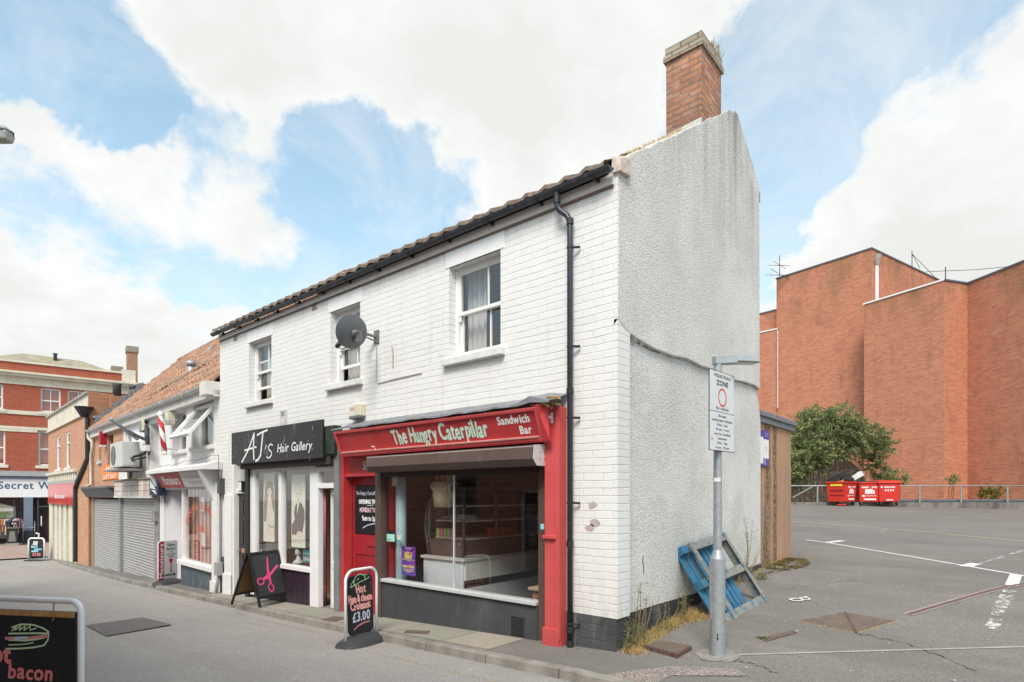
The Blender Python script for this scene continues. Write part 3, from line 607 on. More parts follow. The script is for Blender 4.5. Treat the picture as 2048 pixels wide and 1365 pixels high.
# broken brick at the eaves corner
m = M().hexa([(-.02, -.03, 4.60), (.085, -.03, 4.60), (.085, .18, 4.62), (-.02, .18, 4.62), (-.02, -.01, 4.78), (.07, .0, 4.74), (.07, .2, 4.84), (-.02, .2, 4.86)]); m.obj('eaves_corner', mat('pinkish_mortar', (.55, .45, .40), .95, .2, 16, (.35, .2, .14), .4, bump=1, bsc=25), H, bevel=.01)
# ---- upper sash windows
CURT = mat('grey_net_curtain', (.52, .52, .50), .9, .1, 4)
def curtain(fr, a0, a1, z0, z1, d, mt, root, name='curtain', amp=.025, per=.1):
    m = M(); n = int((a1-a0)/.012); b = len(m.v)
    for k in (0, 1):
        for i in range(n+1):
            a = a0+(a1-a0)*i/n; m.v.append(fr.P(a, d+amp*sin(a/per*2*pi+k*.8)+amp*.4*sin(a/per*5), (z0, z1)[k]))
    for i in range(n): m.f.append((b+i, b+i+1, b+n+2+i, b+n+1+i))
    return m.obj(name, mt, root, smooth=True)
def sash_window(a0, a1, z0, z1, root, open_=0, bar=.62, curtains=(), warm=False):
    fr = FA.sh(d=-.11); w = M(); t = .05
    for (b0, b1, c0, c1) in ((a0, a0+t, z0, z1), (a1-t, a1, z0, z1), (a0+t, a1-t, z1-t, z1), (a0+t, a1-t, z0, z0+.055)): w.box(fr, b0, b1, -.09, 0, c0, c1)
    o = w.obj('window', WHITE, root, bevel=.004); mid = (z0+z1)/2+.0; i0, i1 = a0+t, a1-t
    def sash(n, s0, s1, d, bb=True):
        q = M(); tt = .035
        for (b0, b1, c0, c1) in ((i0, i0+tt, s0, s1), (i1-tt, i1, s0, s1), (i0+tt, i1-tt, s1-tt, s1), (i0+tt, i1-tt, s0, s0+.045)): q.box(fr, b0, b1, d-.035, d, c0, c1)
        if bb: q.box(fr, i0+(i1-i0)*bar-.009, i0+(i1-i0)*bar+.009, d-.03, d-.004, s0+.045, s1-tt)
        if n: q.box(fr, i0+.003, i0+.03, d-.03, d-.006, s0-.07, s0)
        q.obj('sash', WHITE, o, bevel=.003); M().poly([fr.P(i0+tt, d-.02, s0+.04), fr.P(i1-tt, d-.02, s0+.04), fr.P(i1-tt, d-.02, s1-.03), fr.P(i0+tt, d-.02, s1-.03)]).obj('pane', GLASS, o)
    sash(1, mid-.02, z1-t, -.006); sash(0, z0+.055+open_, mid+.02+open_, -.048)
    M().box(FA, a0-.07, a1+.07, -.1, .07, z0-.085, z0-.002).obj('sill', STONEW, o, bevel=.006)
    for (c0, c1, mt_) in curtains: curtain(fr, a0+(a1-a0)*c0, a0+(a1-a0)*c1, z0+.05, z1, -.2, mt_, o)
    b = M(); q = fr.sh(d=-.14)                           # room behind
    for pts in ([(a0-.3, 0, z0-.5), (a1+.3, 0, z0-.5), (a1+.3, -1.6, z0-.5), (a0-.3, -1.6, z0-.5)], [(a0-.3, 0, z1+.2), (a1+.3, 0, z1+.2), (a1+.3, -1.6, z1+.2), (a0-.3, -1.6, z1+.2)], [(a0-.3, -1.6, z0-.5), (a1+.3, -1.6, z0-.5), (a1+.3, -1.6, z1+.2), (a0-.3, -1.6, z1+.2)], [(a0-.3, 0, z0-.5), (a0-.3, -1.6, z0-.5), (a0-.3, -1.6, z1+.2), (a0-.3, 0, z1+.2)], [(a1+.3, 0, z0-.5), (a1+.3, -1.6, z0-.5), (a1+.3, -1.6, z1+.2), (a1+.3, 0, z1+.2)]): b.poly([q.P(*p) for p in pts])
    b.obj('room', mat('dim_room_wall', (.16, .15, .13), .9), o); return o
CBEI = mat('cream_curtain', (.50, .46, .38), .9, .12, 5)
sash_window(*wins[0], H, 0, .66, [(.0, .42, CURT), (.68, 1.0, CURT)])
w2 = sash_window(*wins[1], H, .2, .62, [(.0, .6, CURT), (.62, 1, CURT)])
w3 = sash_window(*wins[2], H, .2, .6, [(.05, .3, CBEI), (.55, 1, CURT)])
bx = M().box(FA, wins[1][0]+.42, wins[1][1]-.06, -.29, -.24, 3.22, 3.44).obj('cardboard_box', mat('cardboard', (.42, .20, .07), .85)); tag(bx, 'brown cardboard box on the sill inside the window behind the satellite dish', 'box')
# ---- air bricks on the front wall
def airbrick(a, z, w, h, mt, root, label, name='air_vent', d0=0., n=5, fr=None):
    fr = fr or FA; b = M().box(fr, a-w/2, a+w/2, d0, d0+.008, z-h/2, z+h/2).obj(name, mt); tag(b, label, 'vent')
    s = M()
    for i in range(n): zc = z-h/2+h*(i+.5)/n; s.box(fr, a-w/2+.012, a+w/2-.012, d0+.009, d0+.012, zc-h/n*.22, zc+h/n*.22)
    s.obj('slots', DARK, b); return b
for (px, py, w, h, lb) in ((629.5, 611, .15, .15, 'terracotta-tinted air brick under the gutter between the two left upper windows'), (472, 674, .15, .15, 'small air brick under the gutter at the far left end of the white front')):
    a, z = FA.px(px, py); airbrick(a, z, w, h, mat('stained_vent', (.62, .52, .46), .8, .15), H, lb)
a, z = FA.px(569, 835); 
b = M().box(FA, a-.10, a+.09, 0, .03, z-.20, z+.12).obj('wall_vent', mat('pale_grey_plastic', (.56, .56, .54), .6)); tag(b, 'tall pale vent cover on the white wall above the black hair shop sign', 'vent')
s_ = M(); [s_.box(FA, a-.06, a+.05, .031, .034, z+.02+i*.028, z+.033+i*.028) for i in range(3)]; s_.obj('slots', flat('grey_slot', (.2, .2, .2)), b)
# ---- satellite dish
rr = FA.px(706, 665, .48); c = FA.P(rr[0], .48, rr[1]); D = thing('satellite_dish', 'dark grey satellite dish on a bracket in front of an upper window', 'satellite dish', (rr[0]+.45, -.0, rr[1])); wa, wz = FA.px(752, 674, .02)
nd = Vector((-.80, -.12, .30)).normalized(); ud = nd.cross(Vector((0, 0, 1))).normalized(); wd = ud.cross(nd).normalized()
m = M(); R_ = .255; rings = 6; seg = 28; b = 0
for side in (0, 1):
    b = len(m.v)
    for i in range(rings+1):
        r = R_*i/rings
        for k in range(seg): a = 2*pi*k/seg; m.v.append(c+ud*(r*cos(a)*1.02)+wd*(r*sin(a)*.86)+nd*(.06*(i/rings)**2-.03-(.006 if side else 0)))
    for i in range(rings):
        for k in range(seg): k2 = (k+1) % seg; f = (b+i*seg+k, b+i*seg+k2, b+(i+1)*seg+k2, b+(i+1)*seg+k); m.f.append(f if not side else tuple(reversed(f)))
def meshm():
    t = NT('perforated_dish'); v = t.n('ShaderNodeTexVoronoi'); v.inputs['Scale'].default_value = 90; t.l(t.tc.outputs['Object'], v.inputs[0])
    return t.fin(t.mix(t.rng(v.outputs['Distance'], .2, .4), (.04, .045, .05), (.13, .14, .15)), .5)
m.obj('reflector', meshm(), D, smooth=True)
m = M().tube([c-nd*.02, c-nd*.06-wd*.02], .05, 10); m.tube([c-nd*.06+wd*.04, FA.P(wa-.12, .22, wz+.05), FA.P(wa, .03, wz)], .02, 8); m.box(FA, wa-.05, wa+.05, .0, .02, wz-.09, wz+.09); m.tube([FA.P(wa, .03, wz-.06), FA.P(wa-.1, .18, wz-.0)], .012, 6); m.box(FA, rr[0]-.02, rr[0]+.06, .38, .47, rr[1]-.12, rr[1]+.03)
m.obj('mount_arm', mat('grey_arm', (.16, .155, .16), .5, .2, 30, (.4, .3, .25), .2), D)
lb = c-wd*.25+nd*.24
m = M().tube([c-wd*.2+nd*.02, c-wd*.25+nd*.12, lb], .011, 6); m.obj('feed_arm', GREYM, D)
m = M().tube([lb, lb+wd*.06-nd*.04], [.03, .035], 10); m.obj('receiver_head', BLACKP, D, smooth=True)
m = M().tube([FA.P(wa, .012, wz-.05), FA.P(wa, .01, wz-.62), FA.P(wa+.03, .01, wz-.65), FA.P(wa+.35, .01, wz-.64), FA.P(wa+.95, .01, wz-.63)], .006, 5); tag(m.obj('wall_cable', mat('dirty_cable', (.38, .37, .35), .6)), 'thin grey cable running down and right from the satellite dish bracket', 'cable')
m = M().tube([FA.P(rr[0]+.22, .02, rr[1]-.12), FA.P(rr[0]+.235, .012, rr[1]-.25), FA.P(rr[0]+.23, .012, rr[1]-.42)], .007, 5); tag(m.obj('wall_cable', MC['dirty_cable']), 'short loose cable end hanging below the satellite dish', 'cable')
# ---- alarm box
def alarm(fr, px, py, w, h, dep, label, top=True, mt=None, d0=0):
    a, z = fr.px(px, py, dep/2); t = thing('alarm_box', label, 'alarm box', fr.P(a, 0, z))
    M().box(fr, a-w/2, a+w/2, 0, dep, z-h/2, z+h/2).obj('housing', mt or mat('yellowed_plastic', (.66, .62, .46), .5, .08, 8, (.4, .35, .2), .15), t, bevel=.012)
    if top: M().box(fr, a-w/2+.01, a+w/2-.01, .012, dep+.012, z-h/2-.035, z-h/2+.012).obj('strobe', mat('dusty_blue_lens', (.13, .16, .19), .4), t, bevel=.01)
    return t, a, z
t_, a, z = alarm(FA, 715, 822, .27, .17, .10, 'yellowed alarm box with blue-grey strobe on the white wall above the red shop sign')
M().box(FA, a-.125, a-.0, .101, .106, z-.08, z+.06).obj('cover_sticker', mat('faded_sticker', (.70, .66, .62), .5), t_)
s_ = M(); [s_.box(FA, a-.10+i*.028, a-.082+i*.028, .107, .108, z-.0, z+.045) for i in range(4)]; s_.obj('faded_lettering', flat('faded_orange_print', (.62, .32, .22)), t_)
# ================================================================ RED SHOPFRONT
RS = thing('red_shopfront', 'red painted shopfront with brown framed window and dark grey stall riser', 'shopfront', (-2.6, 0, -.1))
# pilaster
a0, a1 = FA.px(1089, 1250, .11)[0], FA.px(1121, 1250, .11)[0]
pl = M().box(FA, a0, a1, -.05, .11, -.12, 2.40).obj('pilaster', REDP, RS, bevel=.006); M().box(FA, a1-.06, a1+.0, .111, .125, .02, 2.38).obj('edge_bead', REDP, pl)
M().box(FA, a0-.012, a1-.01, .112, .135, -.11, .13).obj('base_block', REDP, pl, bevel=.006)
M().box(FA, a0-.012, a1-.04, .112, .145, 1.045, 1.085).obj('capital', REDP, pl, bevel=.008)
# left pilaster beyond the door
aL0, aL1 = FA.px(673, 1100, .06)[0], FA.px(686, 1100, .06)[0]
gp_ = M().box(FA, aL0-.03, aL0+.10, -.1, .09, -.26, 2.25).obj('grey_post', mat('grey_steel_post', (.20, .21, .215), .5, .2, 6, (.45, .42, .38), .15), RS, bevel=.004)
M().box(FA, aL0+.105, aL0+.17, -.1, .05, -.24, 2.1).obj('door_post', RED, RS, bevel=.004)
# fascia, leaning forward
bz = 2.06; FT = Fr((0, -.18, bz), (1, 0, 0), (0, -.12, .33)); fh = .352
fa0, fa1 = FT.px(683, 912)[0], FT.px(1091, 881)[0]
fp = M().box(FT, fa0, fa1, -.03, 0, 0, fh).obj('fascia_panel', RED, RS)
fm = M()
fm.box(FT, fa0, fa0+.045, 0, .022, 0, fh); fm.box(FT, fa1-.05, fa1, 0, .022, 0, fh); fm.box(FT, fa0+.045, fa1-.05, 0, .022, fh-.035, fh); fm.box(FT, fa0+.045, fa1-.05, 0, .024, .0, .03); fm.obj('fascia_frame', REDP, RS, bevel=.004)
M().box(FT, fa0+.05, fa1-.06, .0, .03, .036, .052).obj('pale_bead', mat('pale_pink_bead', (.66, .30, .27), .5), RS)
m = M().hexa([(fa1, -.0, bz-.0), (fa1+.02, 0, bz), (fa1+.02, -.2, bz), (fa1, -.2, bz), (fa1, 0, bz+.36), (fa1+.02, 0, bz+.36), (fa1+.02, -.325, bz+.345), (fa1, -.325, bz+.345)]); m.hexa([(fa1-.01, -.19, bz-.03), (fa1+.07, -.17, bz-.03), (fa1+.07, -.21, bz-.0), (fa1-.01, -.21, bz-.0), (fa1-.01, -.19, bz+.03), (fa1+.04, -.17, bz+.0), (fa1+.04, -.20, bz+.35), (fa1-.01, -.33, bz+.35)]); m.obj('fascia_bracket', RED, RS)
M().hexa([(fa0, -.0, bz-.02), (fa1, 0, bz-.02), (fa1, -.2, bz-.02), (fa0, -.2, bz-.02), (fa0, -.0, bz-.003), (fa1, 0, bz-.003), (fa1, -.2, bz-.003), (fa0, -.2, bz-.003)]).obj('fascia_soffit', DRED, RS)
m = M(); n = 46                                        # crumpled lead flashing over the fascia
for i in range(n):
    x_a, x_b = -4.40+(a1+.02+4.40)*i/n, -4.40+(a1+.02+4.40)*(i+1)/n
    def prof(x):
        e = .004*sin(x*9)+.003*sin(x*23); kink = .06*max(0, 1-abs(x+.78)/.22); dr = .05*max(0, 1-abs(x+2.1)/.25)
        return [(x, -.01, 2.54+e*.5+kink*.6), (x, -.18, 2.47+e+kink), (x, -.325+.006*sin(x*17), 2.432+e+kink*1.2), (x, -.33+.006*sin(x*17), 2.412+e-dr*.2+kink*.4)]
    pa, pb = prof(x_a), prof(x_b)
    for k in range(3): m.poly([pa[k], pa[k+1], pb[k+1], pb[k]])
m.obj('lead_flashing', LEAD, RS, solid=.006)
m = M()
for i in range(16): x, y, z = rnd.uniform(a0-.02, a1), -rnd.uniform(.12, .3), 2.40+rnd.uniform(0, .09); m.tube([(x-.06, y, z), (x+.02, y-.02, z+rnd.uniform(-.02, .03)), (x+.07, y, z+rnd.uniform(-.05, .02))], rnd.uniform(.006, .014), 5)
m.obj('rotten_wood', mat('rotten_wood', (.32, .20, .09), .95, .4, 30, (.6, .5, .35), .4, bump=1), RS)
# text of the fascia
SG = thing('painted_lettering', 'green and white hand-painted shop name and trade on the red fascia', 'sign lettering', (-2.5, -.25, 2.15))
x0_, x1_ = FT.px(787, 880)[0], FT.px(977, 870)[0]
def wob_title(txt, a, aw, h, z, mtb, mtf):
    lettering(FT, txt, a, z, .002, h, mtb, SG, width=aw, jit=.16, bold=.011, name='outline'); 
st = rnd.getstate(); W_ = x1_-x0_
lettering(FT, 'The Hungry Caterpillar', x0_, .095, .002, .190, C_MINT, SG, width=W_, jit=.17, bold=.010, name='outline')
rnd.setstate(st)
lettering(FT, 'The Hungry Caterpillar', x0_, .095, .004, .190, mat('pale_mint_fill', (.74, .84, .76), .5), SG, width=W_, jit=.17, bold=.0045, name='lettering')
e = FT.px(1061, 850)[0]; w_ = e-FT.px(996, 850)[0]
lettering(FT, 'Sandwich', e, .205, .003, .085, C_WHITE, SG, width=w_, align='R', bold=.0045, name='lettering'); lettering(FT, 'Bar', e, .085, .003, .085, C_WHITE, SG, width=w_*.36, align='R', bold=.0045, name='lettering')
# hooks
for (px, py, lb) in ((1101, 836, 'white flagpole socket bracket on the right end of the red shopfront'), (750, 895, 'small white bracket on the lower edge of the red fascia')):
    a, z = FA.px(px, py, .13 if px > 1000 else .2); dd = .11 if px > 1000 else .19; k = .6 if px < 1000 else 1
    q = M().box(FA, a-.02*k, a+.02*k, dd, dd+.012, z-.055*k, z+.055*k); q.tube([FA.P(a, dd+.01, z-.0), FA.P(a-.03*k, dd+.09*k, z+.02*k)], .014*k, 8); tag(q.obj('wall_bracket', WHITE), lb, 'bracket')
# shutter box
sb = thing('shutter_box', 'brown roller shutter box with pale end cap over the red shop window', 'shutter box', (-2.2, -.15, 1.9))
b0, b1 = FA.px(734, 925, .28)[0], FA.px(1068, 910, .28)[0]
pf = [(0.05, 2.03), (.28, 2.01), (.30, 1.87), (.24, 1.80), (.05, 1.80)]
m = M(); m.v = []; 
E2 = Fr((0, 0, 0), (0, -1, 0)) 
m.prism(Fr((b0, 0, 0), (0, -1, 0)), [(p[0], p[1]) for p in pf], 0, -(b1-b0)); m.obj('housing', BROWN, sb)
M().prism(Fr((b0, 0, 0), (0, -1, 0)), [(p[0], p[1]) for p in pf], .006, 0).obj('end_cap', BROWN, sb); cp_ = M().prism(Fr((b1, 0, 0), (0, -1, 0)), [(p[0], p[1]) for p in pf], 0, -.006).obj('end_cap', mat('pale_grey_cap', (.55, .54, .53), .5), sb)
m = M(); [m.ellipse(Fr((b1+.007, 0, 0), (0, 1, 0)), -yy, zz, .006, .006, 0, .002, 8) for yy in (.12, .18) for zz in (1.87, 1.94)]; m.obj('rivets', DARK, cp_)
m = M(); [m.box(FA, x, x+.004, .281, .283, 1.9, 2.0) for x in (b0+.36, b0+.38, b0+.96, b0+1.7, b0+1.74)]; m.box(FA, b0, b1, .279, .284, 1.99, 2.0); m.obj('scratches', mat('scratch', (.40, .34, .32), .6), sb)
# brown frame posts, glazing
ga0, ga1 = -3.61, -.91
m = M().box(FA, -3.745, -3.62, -.06, .05, -.2, 1.83); m.obj('frame_post', BROWN, RS, bevel=.003)
m = M().box(FA, -.925, a0+.0, -.06, .006, -.12, 1.83); m.obj('frame_post', BROWN, RS, bevel=.003)
M().box(FA, -3.62, -.925, -.06, .03, 1.74, 2.05).obj('head_rail', mat('dark_brown_rail', (.035, .025, .022), .5), RS)
M().box(FA, -3.6195, -.9255, -.10, .055, .315, .355).obj('sill', mat('pale_sill', (.50, .51, .52), .5, .1, 6, (.3, .28, .25), .2), RS, bevel=.005)
M().box(FA, -3.6195, -.9255, -.2, .02, -.45, .312).obj('stall_riser', RENDERD, RS)
gw = M().poly([FA.P(-3.62, -.02, .355), FA.P(-.925, -.02, .355), FA.P(-.925, -.02, 1.74), FA.P(-3.62, -.02, 1.74)]).obj('shop_window', GLASS, RS)
am = FA.px(906, 1100, 0)[0]; M().box(FA, am-.006, am+.006, -.03, -.006, .355, 1.74).obj('glazing_joint', flat('clear_joint', (.55, .6, .62), .3), gw)
b = airbrick(FA.px(1038, 1252)[0], FA.px(1038, 1252)[1], .20, .21, flat('dark_vent_frame', (.05, .05, .055)), None, 'dark louvred vent low in the grey stall riser of the red shop', 'air_vent', .021, 10)
# fixed red door and panel with house number
dr0, dr1 = aL0+.17, -3.745
M().box(FA, dr0, dr1, -.12, .0, 1.80, 2.20).obj('overdoor_panel', RED, RS)
M().box(FA, dr0-.0, dr1, -.0, .03, 1.76, 1.80).obj('door_head', RED, RS, bevel=.004)
dor = M().box(FA, dr0+.02, dr1+.2, -.16, -.10, -.25, 1.76).obj('door', mat('door_red', (.30, .018, .028), .45, .1, 4), RS)
m = M(); m.box(FA, dr0+.02, dr0+.10, -.10, -.088, -.22, 1.76); m.box(FA, dr0+.10, dr1, -.10, -.088, .63, .93); m.box(FA, dr0+.10, dr1, -.10, -.088, -.22, -.1); m.box(FA, dr0+.10, dr1, -.10, -.088, 1.64, 1.76); m.obj('rails', DRED, dor, bevel=.004)
M().box(FA, -4.12, -3.80, -.088, -.072, .76, .82).obj('letterbox', DRED, dor, bevel=.006)
M().box(FA, aL0+.1, dr1, -.17, .02, -.4, -.2).obj('doorstep', CONC, RS)
lettering(FA, '5c', FA.px(726, 943)[0]-.0, 1.86, .003, .12, C_WHITE, RS, bold=.004, name='house_number', capw=.75)
cb = thing('chalkboard', 'black chalkboard with opening times fixed to the red door', 'chalkboard', FA.P(-4.1, -.08, 1.3))
c0 = dr0+.10; M().box(FA, c0, dr1, -.0995, -.075, .94, 1.63).obj('panel', flat('black_panel', (.008, .008, .01), .8), cb)
q = FA.sh(d=-.0745)
for (tx, x, z, h, w, mt_, jt) in (('The Hungry Caterpillar', .03, 1.50, .05, .62, flat('dim_chalk', (.32, .34, .36)), .15), ('OPENING TIMES', .10, 1.37, .06, .58, C_WHITE, .12), ('MONDAY TO FRI', .12, 1.25, .065, .62, mat('pale_pink_chalk', (.72, .52, .58), .7), .15), ('9am to 5pm', .18, 1.13, .065, .46, C_WHITE, .15)):
    lettering(q, tx, c0+x, z, .001, h, mt_, cb, width=w*.82, jit=jt, bold=.0035)
M().stroke(q, [(c0+.2, 1.02), (c0+.3, 1.06), (c0+.42, 1.085), (c0+.52, 1.09)], .012, .001).stroke(q, [(c0+.3, 1.345), (c0+.45, 1.35)], .008, .001).obj('lettering', C_LAV, cb)
# interior of the red shop
def room(fr, a0, a1, z0, z1, dep, root, mw, mf, mc, name='interior'):
    P = fr.P; m = M(); d = -.26
    m.poly([P(a0, -dep, z0), P(a1, -dep, z0), P(a1, -dep, z1), P(a0, -dep, z1)]); m.poly([P(a0, d, z0), P(a0, -dep, z0), P(a0, -dep, z1), P(a0, d, z1)]); m.poly([P(a1, d, z0), P(a1, -dep, z0), P(a1, -dep, z1), P(a1, d, z1)])
    m.obj('room_walls', mw, root); M().poly([P(a0, d, z0), P(a1, d, z0), P(a1, -dep, z0), P(a0, -dep, z0)]).obj('room_floor', mf, root); M().poly([P(a0, d, z1), P(a1, d, z1), P(a1, -dep, z1), P(a0, -dep, z1)]).obj('room_ceiling', mc, root)
SHW = brick('brown_shop_wall', (.40, .21, .14), (.30, .14, .10), (.24, .15, .11), .225, .075, .008, .3)
room(FA, -4.6, -.3, -.18, 2.0, 3.3, RS, SHW, mat('shop_floor', (.06, .05, .045), .5), mat('shop_ceiling', (.10, .08, .07), .8))
M().tube([FA.P(-3.44, -.16, -.15), FA.P(-3.44, -.16, 2.0)], .075, 16).obj('column', mat('pale_blue_column', (.42, .60, .64), .5), RS, smooth=True)
# counter units
ct = thing('shop_counter', 'pale grey boarded counter with black band inside the red shop window', 'counter', (-2.2, .9, -.18))
PG = mat('pale_laminate', (.66, .70, .71), .6, .06, 20); PG2 = mat('dull_cream_laminate', (.74, .74, .68), .6, .06, 12)
M().column([(-3.17, .33), (-2.40, .33), (-2.40, 2.7), (-3.17, 2.7)], -.18, .645).obj('end_panel', PG, ct)
M().column([(-3.20, .30), (-2.36, .30), (-2.36, 2.72), (-3.20, 2.72)], .646, .68).obj('worktop', mat('pale_worktop', (.58, .55, .50), .5), ct)
M().column([(-2.399, .345), (-2.372, .345), (-2.372, 2.7), (-2.399, 2.7)], .40, .644).obj('front_panel', PG2, ct)
M().column([(-2.399, .345), (-2.385, .345), (-2.385, 2.7), (-2.399, 2.7)], .30, .398).obj('black_band', DARK, ct)
M().column([(-2.399, .40), (-2.378, .40), (-2.378, 1.15), (-2.399, 1.15)], -.18, .298).obj('lower_panel', PG, ct); M().column([(-2.399, 1.16), (-2.378, 1.16), (-2.378, 2.0), (-2.399, 2.0)], -.18, .298).obj('lower_panel', PG, ct)
# curved glass display cabinet on the counter, its end towards the street
dc_ = thing('display_cabinet', 'curved brown framed glass food cabinet on the counter in the red shop', 'display cabinet', (-2.8, .8, .68))
arc = [(-3.16, .90), (-3.19, 1.05), (-3.17, 1.25), (-3.10, 1.42), (-2.98, 1.53), (-2.84, 1.57), (-2.44, 1.57)]
for y_ in (.38, 1.0, 1.65, 2.3): M().tube([(-3.12, y_, .70)]+[(x, y_, z) for x, z in arc]+[(-2.44, y_, .70)], .022, 8).obj('frame_hoop', BROWN, dc_, smooth=True)
M().box(FA, -3.14, -2.44, -2.3, -.40, .69, .90).obj('base', mat('brown_cabinet_base', (.13, .09, .075), .6), dc_)
M().box(FA, -2.90, -2.42, -2.3, -.37, 1.56, 1.60).obj('top', BROWN, dc_)
m = M(); [m.poly([(arc[i][0], .38, arc[i][1]), (arc[i][0], 2.3, arc[i][1]), (arc[i+1][0], 2.3, arc[i+1][1]), (arc[i+1][0], .38, arc[i+1][1])]) for i in range(6)]; m.poly([(x, .375, z) for x, z in arc]+[(-2.44, .375, .9)]); m.obj('curved_glass', GLASS, dc_)
for z in (.905, 1.14, 1.34): M().box(FA, -3.10, -2.47, -2.28, -.48, z, z+.018).obj('shelf', mat('cream_shelf', (.66, .58, .46), .5), dc_)
m = M(); [m.ellipse(FA.sh(d=-.36), x, .86, .014, .014, 0, .006, 10) for x in (-3.12, -2.5)]; m.obj('bolts', GALV, dc_)
cols = [(.75, .70, .12), (.78, .20, .40), (.35, .70, .12), (.55, .56, .56), (.8, .45, .1)]
for i in range(5):
    x = -3.08+i*.075; can = M().tube([(x, .52, .924), (x, .52, 1.04)], .032, 12).obj('drink_can', mat('can_%s' % ('yellow pink green silver orange'.split()[i]), cols[i], .3, .2, 30)); tag(can, '%s drink can in the curved glass cabinet of the red shop' % ('yellow pink green silver orange'.split()[i]), 'can', 'drink cans in the cabinet')
for i in range(6):
    x = -2.52-.0*i; can = M().tube([(x, .95+i*.09, .924), (x, .95+i*.09, 1.04)], .032, 12).obj('drink_can', flat('red_can', (.35, .03, .03), .3)); tag(can, 'red drink can in a row beside the curved glass cabinet', 'can', 'red drink cans in the cabinet')
# hanging basket of sticks
hb = thing('wicker_basket', 'tall cream wicker basket of long loaves hanging in the red shop window', 'basket', FA.P(FA.px(886, 1018, -.2)[0], -.2, 1.34))
bxx = FA.px(888, 1018, -.2)[0]
def wick():
    t = NT('wicker'); b = t.n('ShaderNodeTexBrick'); t.l(t.map((1, 1, 1)), b.inputs[0]); mp = t.n('ShaderNodeMapping'); mp.inputs['Rotation'].default_value = (pi/2, 0, 0); t.l(t.tc.outputs['Object'], mp.inputs[0]); t.l(mp.outputs[0], b.inputs[0])
    b.inputs['Scale'].default_value = 1; b.inputs['Brick Width'].default_value = .03; b.inputs['Row Height'].default_value = .012; b.inputs['Mortar Size'].default_value = .0022
    b.inputs['Color1'].default_value = (.85, .75, .55, 1); b.inputs['Color2'].default_value = (.78, .67, .46, 1); b.inputs['Mortar'].default_value = (.25, .19, .11, 1); return t.fin(b.outputs['Color'], .8, t.bump(b.outputs['Fac'], -.8, .005))
m = M().tube([(bxx, .2, 1.34), (bxx, .2, 1.50), (bxx, .2, 1.66)], [.125, .145, .15], 20); m.obj('basket_body', wick(), hb, smooth=True)
m = M(); [m.ball((bxx+.19*cos(pi+pi*k/16), .2-.15*abs(sin(pi*k/16))*.9, 1.66-.09*sin(pi*k/16)), .016, .016, .016, 6, 4) for k in range(17)]; m.obj('shell_garland', mat('shell', (.62, .60, .52), .6, .3, 40), hb)
for i in range(6):
    x = bxx-.09+i*.036; tag(M().tube([(x, .2+(i % 2)*.04, 1.6), (x+(i-2.5)*.012, .2+(i % 2)*.03, 1.72+.02*i), (x+(i-2.5)*.02, .2, 2.0)], .026, 8).obj('long_loaf', wood('bread_crust' + '_pale_tan_gold_honey_brown_straw'.split('_')[1+i % 6], (.46, .25, .10), (.62, .40, .20)), smooth=True), 'long golden bread stick standing in the cream wicker basket', 'bread', 'bread sticks in the basket')
# table, flower vase, dispenser, posters
tb = thing('side_table', 'small wooden table at the right end inside the red shop window', 'table', (-1.05, .5, -.18)); WD = wood('turned_pine', (.34, .17, .07), (.44, .24, .11))
M().box(FA, -1.32, -.4, -.9, -.3, .40, .435).obj('table_top', wood('table_top_wood', (.42, .30, .18), (.50, .36, .22)), tb, bevel=.006); M().box(FA, -1.28, -.44, -.86, -.34, .32, .40).obj('apron', WD, tb)
for (x, y) in ((-1.25, .37), (-1.25, .83), (-.48, .37), (-.48, .83)): M().tube([(x, y, -.18), (x, y, .0), (x, y, .05), (x, y, .10), (x, y, .4)], [.018, .028, .018, .03, .03], 8).obj('leg', WD, tb, smooth=True)
vs = thing('toy_flower', 'white daisy in a blue and red holder on the wooden table', 'ornament', (-1.05, .42, .435)); m = M().tube([(-1.05, .42, .435), (-1.05, .42, .60)], [.05, .04], 10); m.obj('holder', flat('royal_blue', (.03, .10, .42)), vs); M().ball((-1.05, .41, .64), .03, .03, .05).obj('stem', flat('vermilion', (.7, .1, .04)), vs)
m = M(); [m.ball((-1.05+.045*cos(k*pi/4), .40, .74+.045*sin(k*pi/4)), .025, .01, .025, 8, 5) for k in range(8)]; m.ball((-1.05, .39, .74), .022, .01, .022); m.obj('petals', flat('daisy_white', (.85, .85, .60)), vs)
dpn = M().tube([(-2.40, 2.6, .68), (-2.40, 2.6, .84), (-2.40, 2.6, .87), (-2.40, 2.6, .95)], [.03, .03, .01, .012], 10).obj('pump_bottle', flat('frosted_bottle', (.40, .45, .48))); tag(dpn, 'clear pump bottle standing on the dark counter in the red shop', 'bottle')
def flyer(fr, px0, py0, px1, py1, d, mt_, label, name='poster', th=.002):
    a0, z1 = fr.px(px0, py0, d); a1, z0 = fr.px(px1, py1, d); t = thing(name, label, 'poster', fr.P((a0+a1)/2, d, z0)); M().box(fr, a0, a1, d-th, d, z0, z1).obj('sheet', mt_, t); return t, a0, a1, z0, z1
def purplem():
    t = NT('purple_poster'); return t.fin(t.mix(t.rng(t.noise(7, 3, .5), .4, .6), (.06, .05, .42), (.30, .05, .42)), .4)
t_, p0, p1, z0, z1 = flyer(FA, 803, 1092.5, 830.5, 1153, -.03, purplem(), 'tall purple poster with yellow lettering stuck inside the red shop window')
q = FA.sh(d=-.0295); w_ = p1-p0; c_ = (p0+p1)/2; hh = z1-z0
lettering(q, 'BBCS', c_, z1-hh*.33, 0, .055, C_YEL, t_, width=w_*.5, align='C', bold=.003); lettering(q, 'MARKET', c_, z1-hh*.42, 0, .045, C_YEL, t_, width=w_*.52, align='C', bold=.003)
lettering(q, 'Sunday 4th July', c_, z0+hh*.27, 0, .036, C_YEL, t_, width=w_*.85, align='C', bold=.002)
